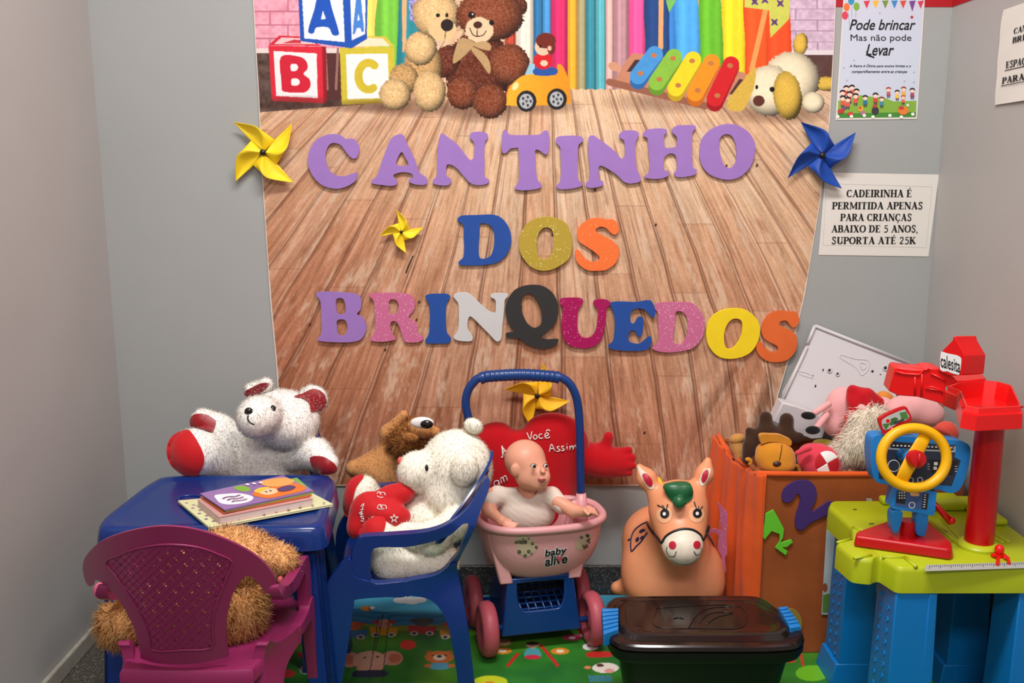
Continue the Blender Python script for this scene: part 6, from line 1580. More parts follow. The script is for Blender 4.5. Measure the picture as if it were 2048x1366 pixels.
# ------------------------------------------------------------------ white tool case leaning on the wall
M_CASE = mat('plastic_white_grey', (206, 204, 206), rough=.45, spec=.4)
c8 = lambda pts: crop(1400, 620, .27819, pts)
def case_y(a, b): return 2.395 - (b - 652) * .00042
t = thing('tool_case', 'open white-grey plastic tool case lid leaning on the wall behind the toys', 'tool case', W(1600, 860, 2.33))
lidp = c8([(826, 114), (1530, 392), (1500, 470), (1330, 760), (1000, 860), (590, 650), (600, 590), (770, 262), (772, 240)])
V, F = slab_mesh(lidp, [], lambda a, b: W(a, b, case_y(a, b)), lambda a, b: W(a, b, case_y(a, b)) + Vector((0, .010, 0)))
MB().add(V, F).obj('lid_panel', M_CASE, t, bevel=.002)
mb = MB()
P8 = lambda pts, d=.003: [W(a, b, case_y(a, b) - d) for a, b in c8(pts)]
mb.tube(P8([(826, 114), (1530, 392)]), .0045, 8); mb.tube(P8([(826, 114), (772, 242)]), .0045, 8); mb.tube(P8([(768, 266), (590, 650)]), .0045, 8); mb.tube(P8([(1530, 392), (1505, 450)]), .0045, 8)
mb.obj('raised_edge', M_CASE, t, smooth=True)
SAW = ([(1010, 320), (1120, 352), (1200, 360), (1215, 400), (1200, 440), (1160, 470), (1135, 430), (1100, 400), (1010, 345), (1010, 320)], [(1150, 380), (1185, 385), (1195, 410), (1170, 430), (1150, 400), (1150, 380)])
for lns in (SAW, ([(705, 440), (760, 450), (800, 470), (810, 490), (770, 480), (710, 460)],)):
    mb = MB()
    for ln in lns: mb.tube(cr(np.array([tuple(q) for q in P8(ln, .0006)]), 4, False), .0012, 6)
    mb.obj('relief_outline', M_CASE, t, smooth=True)
for a, b, r in ((932, 435, 10), (990, 460, 9), (1333, 418, 11)):
    mb = MB(); mb.tube(cr(np.array([tuple(W(x, y, case_y(x, y) - .002)) for x, y in [(1400 + .278 * a + r * .42 * math.cos(q), 620 + .278 * b + r * .42 * math.sin(q)) for q in np.linspace(0, 6.28, 12, endpoint=False)]]), 2), .0016, 6, closed=True)
    mb.obj('socket', M_CASE, t, smooth=True)
for a, b, rx, ry in ((930, 435, 9, 9), (988, 460, 7, 7), (1333, 418, 10, 10), (1240, 441, 9, 9), (1298, 464, 6, 4), (1392, 440, 7, 5), (885, 432, 5, 10), (830, 547, 6, 11), (812, 473, 3, 8)):
    V2, F2 = cdt(circ(1400 + .27819 * a, 620 + .27819 * b, rx * .27819, ry * .27819, 14, 15))
    mesh_obj('hole', [tuple(W(x, y, case_y(x, y) - .0007)) for x, y in V2], F2, M_BLACK, t)
# the case's other half, lower left
V, F = slab_mesh(c8([(596, 662), (700, 690), (830, 740), (930, 800), (880, 930), (800, 935), (640, 870), (525, 805)]), [], lambda a, b: W(a, b, 2.27), lambda a, b: W(a, b, 2.27) + Vector((0, .05, 0)))
MB().add(V, F).obj('case_half', M_CASE, t, bevel=.004)

# ------------------------------------------------------------------ toy workbench
M_LIME = mat('plastic_lime', (176, 188, 26), rough=.36, spec=.45); M_SKY = mat('plastic_sky_blue', (10, 120, 196), rough=.34, spec=.45); M_TRED = mat('plastic_red', (226, 16, 18), rough=.30, spec=.5); M_TRED2 = mat('plastic_deep_red', (190, 8, 18), rough=.30, spec=.5)
ZB = .40
t = thing('toy_workbench', 'lime green and blue toy workbench with a red tool tray on a post', 'toy workbench', (.86, 1.86, 0))
g3_ = lambda pts: crop(1640, 980, .28255, pts)
lf = [tuple(WZ(x, y, ZB))[:2] for x, y in g3_([(58, 118), (222, 262), (226, 342), (108, 368), (240, 478), (370, 492), (388, 480), (430, 470), (555, 548)])]
top = np.array(lf + [(1.055, lf[-1][1] + .001), (1.055, 2.055), (lf[0][0] + .02, 2.055)])
sm = []
for i in range(len(top)):                    # small rounded corners
    p, a, b = top[i], top[i - 1], top[(i + 1) % len(top)]
    da, db = a - p, b - p; ra = min(.010, np.linalg.norm(da) * .4); rb_ = min(.010, np.linalg.norm(db) * .4)
    p1_ = p + da / np.linalg.norm(da) * ra; p2_ = p + db / np.linalg.norm(db) * rb_
    for k in range(4):
        w = k / 3; sm.append(p1_ * (1 - w) ** 2 + 2 * p * w * (1 - w) + p2_ * w * w)
sm = np.array(sm)
mb = MB()
loft(mb, [ring(inset(sm, -.002), ZB - .052), ring(inset(sm, -.001), ZB - .01), ring(inset(sm, .001), ZB - .003), ring(inset(sm, .005), ZB)], cap_lo=True)
mb.obj('bench_top', M_LIME, t, auto=40)
# raised rear block, channel and pocket reliefs
for lo, hi in (((.905, 1.985, ZB), (1.0, 2.05, ZB + .022)), ((.83, 2.02, ZB), (.86, 2.05, ZB + .016)), ((1.0, 1.90, ZB), (1.05, 2.05, ZB + .014))):
    bm_obj('top_block', rbox_bm(lo, hi, .006), M_LIME, t, autosmooth=40)
mb = MB()
def gl(pts, r=.0035): mb.tube([tuple(WZ(x, y, ZB + .001)) for x, y in g3_(pts)], r, 8)
gl([(775, 220), (1010, 405)]); gl([(860, 210), (1040, 390)], .003); gl([(1200, 290), (1340, 370)], .003); gl([(1205, 330), (1300, 375)], .003); gl([(235, 262), (330, 300)], .004); gl([(600, 478), (680, 545)], .004); gl([(440, 476), (600, 478)], .003); gl([(240, 484), (365, 462)], .003); gl([(120, 372), (225, 346)], .003)
mb.obj('top_relief', M_LIME, t, smooth=True)
mb = MB()
for pts in ([(232, 134), (258, 132), (262, 140), (238, 142)], [(345, 236), (380, 232), (384, 240), (350, 244)], [(400, 272), (430, 270), (432, 278), (404, 282)], [(820, 258), (835, 254), (905, 296), (890, 300)]):
    V2, F2 = cdt(g3_(pts)); mb.add([tuple(WZ(x, y, ZB + .0006)) for x, y in V2], F2)
mb.obj('slot', mat('slot_dark_olive', (90, 92, 16), rough=.6), t)
# ruler printed along the front edge
rl = [tuple(WZ(x, y, ZB + .0005)) for x, y in g3_([(742, 575), (748, 530), (1470, 508), (1470, 552)])]
mb = MB().add(rl, [(0, 1, 2, 3)]); rul = mb.obj('ruler', mat('ruler_grey', (170, 172, 168), rough=.5), t)
mb = MB()
for k in range(46):
    w = (k + 2) / 48; a = Vector(rl[1]) * (1 - w) + Vector(rl[2]) * w; b = Vector(rl[0]) * (1 - w) + Vector(rl[3]) * w
    f0, f1 = .12, (.62 if k % 5 == 0 else .4)
    A_, B_ = a.lerp(b, f0), a.lerp(b, f1); d = Vector((.0006, 0, 0)); z = Vector((0, 0, .0004))
    mb.add([tuple(A_ - d + z), tuple(A_ + d + z), tuple(B_ + d + z), tuple(B_ - d + z)], [(0, 1, 2, 3)])
mb.obj('ruler_marks', mat('ruler_mark', (70, 72, 72), rough=.6), rul)
# legs
def bleg(x0, x1, y0, y1, foot=True, studs=True):
    mb = MB(); s = .006
    mb.hexa([(x0 - s, y0 - s, 0), (x1 + s, y0 - s, 0), (x1 + s, y1 + s, 0), (x0 - s, y1 + s, 0)], [(x0, y0, ZB - .05), (x1, y0, ZB - .05), (x1, y1, ZB - .05), (x0, y1, ZB - .05)])
    if foot: mb.hexa([(x0 - .022, y0 - .010, 0.0005), (x1 + .008, y0 - .010, 0.0005), (x1 + .008, y1 + .012, 0.0005), (x0 - .022, y1 + .012, 0.0005)], [(x0 - .012, y0 - .006, .055), (x1 + .004, y0 - .006, .055), (x1 + .004, y1 + .006, .055), (x0 - .012, y1 + .006, .055)])
    mb.box((x1 - .018, y0 - .003, .01), (x1 - .002, y0 + .002, ZB - .055))
    leg = mb.obj('leg', M_SKY, t, bevel=.004)
    if studs:
        mb = MB()
        for k in range(13):
            for c in (0, 1):
                z = .315 - k * .024 - c * .012; y = y1 - (y1 - y0) * (.28 + .42 * c); f = 1 - z / (ZB - .05)
                V, F = lathe_mesh([(.0052, -.002), (.0052, .0012), (.004, .002), (.003, .0012), (0, .0010)], (x0 - s * f, y, z), (-1, 0, 0), 12); mb.add(V, F)
        mb.obj('leg_studs', M_SKY, leg, auto=40)
bleg(.735, .815, 1.695, 1.785); bleg(.735, .80, 1.955, 2.04); bleg(.972, 1.052, 1.695, 1.785, studs=False); bleg(.975, 1.052, 1.95, 2.04, studs=False)
# red post with collar
pc0 = Vector((.933, 1.79, ZB))
V, F = lathe_mesh([(.040, -.002), (.040, .006), (.034, .012), (.030, .013)], pc0, (0, 0, 1), 32); MB().add(V, F).obj('post_collar', M_LIME, t, auto=40)
V, F = lathe_mesh([(.0275, .010), (.0275, .03), (.0262, .272), (.0262, .276)], pc0, (0, 0, 1), 32); MB().add(V, F).obj('post', M_TRED2, t, auto=50)
# red tool tray: hexagonal basin in front, arm to the back left
ct = lambda pts: crop(1760, 660, .14642, pts)
ZTy = .706
def tw(pts, z): return [tuple(WZ(x, y, z))[:2] for x, y in ct(pts)]
rimo = np.array(tw([(885, 760), (1010, 715), (1180, 690), (1440, 672), (1640, 690), (1840, 745), (1955, 1010), (1955, 1060), (1330, 1090), (1130, 1050), (1060, 830)], ZTy))
rimo = np.array(cr([q for p in rimo for q in (p,)], 1))
mb = MB()
n = len(rimo)
loft(mb, [ring(inset(rimo, .002), ZTy - .042), ring(inset(rimo, -.003), ZTy - .040), ring(inset(rimo, .0), ZTy - .012), ring(inset(rimo, .006), ZTy - .010), ring(inset(rimo, .009), ZTy), ring(inset(rimo, .014), ZTy), ring(inset(rimo, .022), ZTy - .034)], cap_lo=True, cap_hi=True)
mb.obj('tray_basin', M_TRED, t, auto=25)
# long arm block to the back left
arm = [(215, 545), (590, 560), (640, 540), (790, 545), (1010, 640), (1180, 690), (1010, 715), (885, 760), (840, 770), (700, 730), (540, 690), (170, 600)]
prof = ct([(200, 530), (240, 512), (420, 540), (580, 545), (610, 528), (700, 520), (800, 535), (1000, 640), (1080, 720), (900, 760), (870, 1080), (860, 1010), (680, 960), (520, 915), (250, 895), (120, 835), (150, 720)])
V, F = slab_mesh(prof, [], lambda a, b: W(a, b, 1.835 - (a - 1780) * .00030), lambda a, b: W(a, b, 1.835 - (a - 1780) * .00030) + Vector((.01, .055, .0)))
MB().add(V, F).obj('tray_arm', M_TRED, t, bevel=.005)
mb = MB()
AY = lambda a: 1.835 - (a - 1780) * .00030 - .0012
for ln in ([(205, 568), (330, 598), (540, 612), (580, 570), (600, 545), (680, 530)], [(478, 640), (478, 890)], [(575, 600), (565, 920)], [(620, 795), (850, 835)], [(630, 800), (700, 775), (850, 820), (850, 870)], [(700, 600), (820, 650), (900, 700)]):
    q = ct(ln); mb.tube([W(x, y, AY(x)) for x, y in q], .0022, 8)
mb.obj('arm_ribs', M_TRED, t, smooth=True)
mb = MB()
gq = lambda pts, z: [tuple(WZ(x, y, z)) for x, y in ct(pts)]
mb.tube(gq([(905, 765), (1060, 830), (1130, 1050), (1330, 1085), (1950, 1050)], ZTy - .006), .0022, 8)
mb.obj('basin_ribs', M_TRED, t, smooth=True)
# gabled sign block behind the basin
sg = ct([(790, 560), (820, 310), (985, 145), (1005, 85), (1030, 85), (1045, 150), (1160, 350), (1135, 610), (950, 625)])
V, F = slab_mesh(sg, [], lambda a, b: W(a, b, 1.80 - (a - 1880) * .0006), lambda a, b: W(a, b, 1.80 - (a - 1880) * .0006) + Vector((.050, .020, -.003)))
sgo = MB().add(V, F).obj('sign_block', M_TRED, t, bevel=.003)
V, F = slab_mesh(ct([(760, 560), (800, 530), (1150, 600), (1380, 590), (1450, 660), (1180, 690), (1000, 690), (860, 640)]), [], lambda a, b: WZ(a, b, ZTy + .003), lambda a, b: WZ(a, b, ZTy + .003) - Vector((0, 0, .016)))
MB().add(V, F).obj('tray_deck', M_TRED, t, bevel=.002)
SY = lambda a: 1.80 - (a - 1880) * .0006
stk = cr(ct([(815, 500), (830, 310), (860, 298), (910, 315), (980, 330), (1050, 345), (1105, 380), (1110, 440), (1085, 600), (1040, 605), (980, 590), (920, 565), (860, 565), (825, 540)]), 4)
V2, F2 = cdt(stk); st = mesh_obj('sticker', [tuple(W(x, y, SY(x) - .0008)) for x, y in V2], F2, M_PRINTW, t)
V, F = text_mesh('calesita', 1.0, 0, .012); P2 = fit(V[:, :2], 828, 1095, 325, 505); P2[:, 1] += (P2[:, 0] - 828) * .31
q = np.array(ct(P2)); mesh_obj('sticker_lettering', [tuple(W(x, y, SY(x) - .0014)) for x, y in q], F, M_PRINTK, st, False)
# small red clamp figure on the ruler
t2 = thing('toy_clamp', 'small red plastic clamp on the front edge of the green workbench', 'toy', WZ(*g3_([(1270, 480)])[0], ZB))
cpos = WZ(*g3_([(1272, 478)])[0], ZB)
V, F = sphere_mesh(cpos + Vector((0, .004, .014)), (.009, .009, .011), 16, 10); MB().add(V, F).obj('knob', M_TRED, t2, smooth=True)
mb = MB()
for a, b in (((1250, 470), (1215, 462)), ((1262, 480), (1255, 528)), ((1300, 475), (1340, 490)), ((1330, 480), (1338, 520))):
    mb.tube([WZ(*g3_([a])[0], ZB + .006), WZ(*g3_([b])[0], ZB + .0035)], .0032, 8)
mb.box(tuple(cpos + Vector((-.012, -.006, .0006))), tuple(cpos + Vector((.012, .008, .006))))
mb.obj('claws', M_TRED, t2, smooth=False)

# ------------------------------------------------------------------ toy dashboard with steering wheel
cs = lambda pts: crop(1690, 830, .2269, pts)
M_STY = mat('plastic_yellow', (240, 178, 8), rough=.36, spec=.4); M_TBL = mat('plastic_mid_blue', (24, 122, 196), rough=.3, spec=.45)
t = thing('toy_steering_wheel', 'toy dashboard with a yellow steering wheel on the green workbench', 'toy dashboard', WZ(1805, 1100, ZB))
bs = np.array([tuple(WZ(x, y, ZB))[:2] for x, y in cs([(72, 1165), (82, 1120), (470, 985), (700, 985), (945, 1215), (958, 1272), (925, 1288)])])
mb = MB(); loft(mb, [ring(bs, ZB + .001), ring(inset(bs, .004), ZB + .024)]); mb.obj('base', M_TRED2, t, bevel=.005, bseg=3)
DY = 1.80
dashY = lambda a, b: 1.805 + (b - 910) * -.00018
MB().tube([W(*cs([(555, 1080)])[0], 1.80), W(*cs([(565, 930)])[0], 1.80)], [.017, .0165], 16, flat=.8).obj('hinge_block', M_TRED2, t, auto=40)
for pts in ([(415, 860), (500, 850), (505, 920), (470, 1030), (440, 1040), (415, 1010)], [(640, 870), (715, 865), (735, 920), (705, 1060), (650, 1065), (625, 1020)]):
    V, F = slab_mesh(cr(cs(pts), 4), [], lambda a, b: W(a, b, 1.782), lambda a, b: W(a, b, 1.782) + Vector((0, .022, 0))); MB().add(V, F).obj('bracket', M_TBL, t, bevel=.003)
def dslab(name, pts, y, th, m, parent, bev=.003, n=4):
    V, F = slab_mesh(cr(cs(pts), n) if n else cs(pts), [], lambda a, b: W(a, b, dashY(a, b) + y), lambda a, b: W(a, b, dashY(a, b) + y) + Vector((0, th, 0)))
    return MB().add(V, F).obj(name, m, parent, bevel=bev)
dash = dslab('dashboard', [(230, 260), (250, 195), (310, 178), (450, 185), (700, 200), (950, 222), (1050, 240), (1105, 290), (1095, 420), (1060, 560), (1010, 660), (930, 690), (820, 660), (640, 640), (400, 620), (280, 590), (245, 520), (228, 400)], 0, .035, M_TBL, t, .007)
lower = dslab('lower_panel', [(430, 640), (430, 640), (810, 680), (810, 680), (790, 860), (760, 885), (600, 855), (430, 830), (400, 800), (400, 800)], -.003, .028, M_TBL, t, .005)
def flat(name, pts, col, y, parent, n=0, rgh=.35):
    V2, F2 = cdt(cr(cs(pts), n) if n else cs(pts)); return mesh_obj(name, [tuple(W(a, b, dashY(a, b) + y)) for a, b in V2], F2, mat('sticker_%d_%d_%d' % col, col, rough=rgh), parent)
flat('gauge_sticker', [(300, 560), (290, 330), (340, 230), (980, 265), (965, 370), (1020, 400), (940, 625), (640, 600)], (38, 44, 62), -.0008, dash)
flat('silver_strip', [(330, 250), (980, 275), (972, 330), (330, 300)], (150, 160, 170), -.0012, dash); flat('black_strip', [(400, 252), (960, 276), (955, 310), (400, 290)], (22, 24, 30), -.0016, dash)
flat('radio_sticker', [(740, 390), (1000, 400), (950, 530), (760, 510)], (20, 22, 26), -.0014, dash)
mb = MB()
def dot(a, b, r, mb, y=-.0022):
    V2, F2 = cdt(circ(1690 + .2269 * a, 830 + .2269 * b, r * .2269, n=12)); mb.add([tuple(W(x, q, dashY(x, q) + y)) for x, q in V2], F2)
def rect(a, b, w, h, mb, y=-.0022):
    V2 = cs([(a, b), (a + w, b + 1), (a + w, b + h), (a, b + h)]); mb.add([tuple(W(x, q, dashY(x, q) + y)) for x, q in V2], [(0, 1, 2, 3)])
for a in range(420, 960, 34): rect(a, 262 + (a - 420) * .04, 18, 12, mb)
for k in range(3): rect(728, 430 + 22 * k, 18, 5, mb); rect(968, 450 + 22 * k, 22, 5, mb)
rect(785, 415, 32, 28, mb); rect(780, 455, 30, 28, mb)
for a, b in ((430, 448), (580, 575), (660, 572)):
    r = 54 if a == 430 else 26
    V2, F2 = cdt(circ(1690 + .2269 * a, 830 + .2269 * b, r * .2269, n=24), [circ(1690 + .2269 * a, 830 + .2269 * b, (r - 7) * .2269, n=24)]); mb.add([tuple(W(x, q, dashY(x, q) - .002)) for x, q in V2], F2)
mb.obj('gauge_markings', mat('marking_white', (214, 216, 214), rough=.5), dash)
flat('lower_sticker', [(460, 660), (740, 690), (725, 835), (440, 800)], (58, 84, 140), -.0038, lower)
flat('keypad', [(460, 672), (540, 680), (530, 785), (448, 775)], (24, 26, 32), -.0042, lower); flat('switch_strip', [(690, 690), (738, 694), (722, 832), (676, 826)], (24, 26, 32), -.0042, lower); flat('badge', [(580, 685), (650, 690), (648, 715), (585, 712)], (226, 176, 120), -.0042, lower, 4)
mb = MB()
for i in range(3):
    for j in range(3): rect(474 + 22 * i, 680 + 23 * j, 12, 12, mb, -.0046)
for j in range(6): rect(698 - 2 * j, 700 + 21 * j, 18, 9, mb, -.0046)
V2, F2 = cdt(circ(1690 + .2269 * 590, 830 + .2269 * 795, 30 * .2269, n=20), [circ(1690 + .2269 * 590, 830 + .2269 * 795, 22 * .2269, n=20)]); mb.add([tuple(W(x, q, dashY(x, q) - .0046)) for x, q in V2], F2)
mb.obj('key_markings', mat('marking_white', (214, 216, 214), rough=.5), lower)
# wheel (faces the viewer, tilted back)
wc = W(*cs([(607, 378)])[0], 1.752); s_ = MPP(916, 1.752) * .2269
ax_u = Vector((1, 0, 0)); ax_v = Vector((0, .22, 1)).normalized()
ringp = [wc + ax_u * (math.cos(a) * 288 * s_) + ax_v * (math.sin(a) * 262 * s_) for a in np.linspace(0, 2 * math.pi, 72, endpoint=False)]
wheel = MB().tube(ringp, 45 * s_, 16, closed=True).obj('wheel_rim', M_STY, t, smooth=True)
sp_ = [wc + ax_u * (a * s_) + ax_v * (b * s_) + Vector((0, .002, 0)) for a, b in ((120, 215), (60, 105), (0, 0), (-60, -105), (-120, -225))]
MB().tube(sp_, [58 * s_, 64 * s_, 70 * s_, 64 * s_, 58 * s_], 14, flat=.24, up=(0, 1, 0)).obj('spoke', M_STY, t, smooth=True)
V, F = lathe_mesh([(0, .022), (66 * s_, .020), (76 * s_, .016), (76 * s_, .0), (0, 0)], wc + Vector((0, -.002, 0)), (0, -1, .2), 28); hb_ = MB().add(V, F).obj('horn_button', M_TRED2, t, auto=40)
MB().tube([wc + Vector((0, -.024, -.012)), wc + Vector((0, -.024, .016))], [.0036, .0022], 10).obj('horn_ridge', M_TRED2, hb_, smooth=True)
MB().tube([wc + Vector((0, .0, 0)), wc + Vector((0, .05, -.01))], .014, 14).obj('column', M_TBL, t, smooth=True)
MB().tube([W(*cs([q])[0], 1.80) for q in ((780, 770), (850, 850), (920, 930))], [.0048, .0058, .0075], 12).obj('gear_lever', M_TRED2, t, smooth=True)
V, F = sphere_mesh(W(*cs([(930, 930)])[0], 1.80), (.0095, .0085, .0085), 14, 10); MB().add(V, F).obj('lever_knob', M_TRED2, t, smooth=True)
# road-sign mirror on a stalk
mr = [(296, 50), (330, 10), (420, -35), (530, -70), (560, -40), (590, 30), (575, 55), (480, 95), (350, 165), (335, 160)]
mirr = dslab('mirror', mr, -.008, .008, M_TRED2, t, .002)
V2, F2 = cdt(cr(cs([(322, 60), (350, 25), (430, -15), (520, -48), (540, -30), (565, 28), (470, 72), (355, 135)]), 3)); 
mf = mesh_obj('mirror_picture', [tuple(W(a, b, dashY(a, b) - .0088)) for a, b in V2], F2, mat('picture_grey', (170, 180, 176), rough=.4), mirr)
for pts, col in (([(330, 80), (400, 70), (360, 135)], (62, 112, 48)), ([(390, 40), (440, 20), (470, 30), (440, 80), (400, 95)], (50, 96, 44)), ([(480, -20), (540, -30), (562, 28), (500, 50)], (66, 120, 54)), ([(430, 60), (520, 30), (520, 50), (440, 85)], (60, 62, 64))):
    V2, F2 = cdt(cs(pts)); mesh_obj('picture_patch', [tuple(W(a, b, dashY(a, b) - .0092)) for a, b in V2], F2, mat('pic_%d_%d_%d' % col, col, rough=.5), mirr)
V2, F2 = cdt(circ(1690 + .2269 * 378, 830 + .2269 * 52, 24 * .2269, n=18)); mesh_obj('stop_sign', [tuple(W(a, b, dashY(a, b) - .0096)) for a, b in V2], F2, mat('pic_white', (230, 226, 224), rough=.5), mirr)
V2, F2 = cdt(circ(1690 + .2269 * 378, 830 + .2269 * 52, 19 * .2269, n=18)); mesh_obj('stop_sign', [tuple(W(a, b, dashY(a, b) - .0100)) for a, b in V2], F2, M_TRED2, mirr)
MB().tube([W(*cs([q])[0], 1.806) for q in ((420, 110), (400, 190))], .005, 8).obj('mirror_stalk', M_TRED2, t, smooth=True)
# ------------------------------------------------------------------ printed play mat on the floor
MX0, MX1, MY0, MY1 = -.60, .985, 1.30, 2.402
mc = Canvas(MX0 * 1000, MY0 * 1000, MX1 * 1000, MY1 * 1000, 1)
def fw(pts): return [(1000 * w.x, 1000 * w.y) for w in (WZ(x, y, .004) for x, y in pts)]
f7 = lambda pts: fw(crop(480, 1160, .3711, pts))
full = mc.win((MX0 * 1000, MY0 * 1000, MX1 * 1000, MY1 * 1000))
def ground(X, Y):
    edge = 2225 + 14 * np.sin(X * .011) + 8 * np.sin(X * .027)
    n = vnoise(X * .03, Y * .03, 101)[..., None]
    g = np.array((54, 132, 44)) * (1 - n) + np.array((38, 108, 40)) * n
    lg = np.clip(vnoise(X * .006 + 3, Y * .006, 103) * 2.4 - 1.3, 0, 1)[..., None]
    g = g * (1 - lg) + np.array((110, 170, 40)) * lg
    wv = (.5 + .5 * np.sin(Y * .22 + 1.6 * np.sin(X * .05)))[..., None]
    w = np.array((36, 132, 196)) * (1 - wv * .4) + np.array((110, 190, 226)) * wv * .4
    s = np.array((86, 184, 222))
    c = np.where((Y < edge)[..., None], g, np.where((Y < edge + 75)[..., None], w, s))
    hill = ((Y > edge - 16) & (Y < edge + 6 + 10 * np.sin(X * .02)))[..., None]
    return np.where(hill, np.array((142, 170, 40)), c)
mc.put(full, np.ones(full[4].shape, np.float32), ground)
def mE(cx, cy, rx, ry, col): mc.poly(f7(circ(cx, cy, rx, ry, 26)), col)
def mP(pts, col): mc.poly(f7(cr(pts, 4)), col)
def train(x, y, body, animal, ear):
    mP([(x - 78, y), (x - 78, y), (x + 78, y + 4), (x + 78, y + 4), (x + 66, y + 46), (x + 66, y + 46), (x - 70, y + 42), (x - 70, y + 42)], body)
    for dx in (-44, 40): mE(x + dx, y + 42, 22, 12, (232, 230, 224)); mE(x + dx, y + 42, 12, 7, (40, 44, 60))
    mE(x, y - 18, 46, 24, animal); mE(x - 44, y - 28, 20, 10, ear); mE(x + 44, y - 28, 20, 10, ear); mE(x - 14, y - 18, 4, 3, (30, 26, 30)); mE(x + 16, y - 18, 4, 3, (30, 26, 30))
def flower(x, y, c): mE(x, y, 50, 18, c); mE(x, y, 22, 9, (240, 226, 190))
for cx, cy in ((900, 100), (960, 104), (870, 106), (925, 112)): mE(cx, cy, 46, 16, (238, 238, 240))
for cx, cy in ((1690, 60), (1760, 66), (350, 90)): mE(cx, cy, 50, 14, (238, 238, 240))
mE(684, 150, 34, 14, (224, 150, 50)); mE(700, 150, 6, 12, (50, 40, 30)); mE(712, 146, 14, 7, (240, 240, 240))
train(775, 250, (234, 176, 40), (226, 166, 148), (206, 60, 60)); train(982, 242, (206, 40, 56), (92, 92, 98), (70, 70, 76)); train(1150, 262, (234, 170, 40), (222, 110, 50), (196, 90, 40)); train(610, 262, (60, 130, 200), (222, 110, 50), (196, 90, 40)); train(1900, 250, (206, 40, 56), (226, 190, 150), (200, 140, 90))
mE(905, 345, 44, 26, (220, 60, 44))
# elephant
mE(590, 425, 58, 42, (214, 150, 126)); mE(820, 418, 58, 40, (214, 150, 126)); mE(835, 418, 34, 26, (196, 112, 84)); mE(580, 425, 34, 26, (196, 112, 84)); mE(700, 430, 92, 52, (226, 170, 146)); mP([(640, 450), (680, 462), (760, 452), (770, 476), (700, 492), (630, 480)], (222, 164, 140)); mE(672, 414, 7, 5, (30, 26, 30)); mE(742, 410, 7, 5, (30, 26, 30)); mP([(620, 486), (780, 484), (790, 512), (740, 520), (640, 522), (606, 512)], (40, 48, 76))
# little bear
mE(1020, 388, 18, 10, (200, 104, 46)); mE(1126, 386, 18, 10, (200, 104, 46)); mE(1074, 412, 78, 34, (222, 124, 58)); mE(1074, 414, 34, 16, (240, 226, 206)); mE(1074, 408, 12, 7, (30, 26, 30)); mE(1040, 404, 6, 4, (30, 26, 30)); mE(1108, 404, 6, 4, (30, 26, 30)); mP([(1030, 446), (1120, 444), (1130, 472), (1074, 480), (1022, 472)], (96, 176, 206)); mE(1012, 458, 20, 10, (222, 124, 58)); mE(1140, 458, 20, 10, (222, 124, 58))
# flowers, strips, cow and others to the right
flower(1415, 378, (226, 140, 44)); flower(1725, 380, (226, 140, 44)); mE(1790, 305, 52, 18, (196, 60, 90)); mE(1790, 308, 18, 8, (240, 220, 220)); mE(1420, 332, 40, 20, (224, 176, 120))
for a, b, c, d in ((1440, 462, 1500, 390), (1620, 345, 1716, 462)): mc.poly(f7(stroke2d([(a, b), (c, d)], 16)), (206, 44, 44))
mP([(1530, 400), (1550, 365), (1600, 365), (1626, 400), (1600, 420), (1550, 420)], (80, 160, 170)); mE(1576, 348, 34, 16, (226, 180, 150)); mE(1576, 412, 44, 12, (206, 50, 70)); mE(1576, 338, 36, 10, (60, 40, 36))
mE(1890, 356, 44, 20, (238, 234, 228)); mE(1880, 352, 6, 4, (30, 26, 30)); mP([(1880, 384), (2000, 384), (2000, 410), (1880, 412)], (200, 46, 40))
mE(1970, 470, 72, 28, (236, 228, 216)); mE(1990, 486, 26, 12, (226, 160, 150)); mE(1940, 456, 20, 9, (80, 54, 44)); mE(1874, 468, 20, 8, (224, 140, 90))
for k in range(9): mc.poly(f7(stroke2d([(1880 + 14 * k, 510), (1892 + 14 * k, 545)], 7)), (60, 140, 196))
mE(1350, 545, 92, 34, (196, 210, 40)); mE(1345, 552, 26, 10, (214, 130, 40)); mE(240, 500, 60, 24, (206, 60, 56)); mE(360, 480, 40, 24, (240, 232, 222)); mE(150, 400, 50, 18, (224, 150, 60)); mE(350, 400, 44, 18, (206, 60, 60))
M8 = lambda pts: fw(pts)
for cx, cy, rx, ry, c in ((1725, 1306, 16, 5, (200, 110, 60)), (1870, 1340, 11, 8, (140, 70, 50)), (1700, 1330, 14, 3, (170, 40, 40)), (1625, 1345, 34, 16, (112, 190, 40)), (1580, 1318, 12, 6, (226, 60, 50)), (1926, 1325, 5, 2, (230, 220, 210))): mc.poly(M8(circ(cx, cy, rx, ry, 20)), c)
mc.poly(M8(stroke2d([(1600, 1300), (1606, 1330)], 5)), (220, 50, 50))
for a, b, c, d in ((772, 175, 730, 370), (805, 190, 765, 555), (748, 192, 690, 555)): mc.poly(f7(stroke2d([(a, b), (c, d)], 5)), (22, 40, 44), .85)
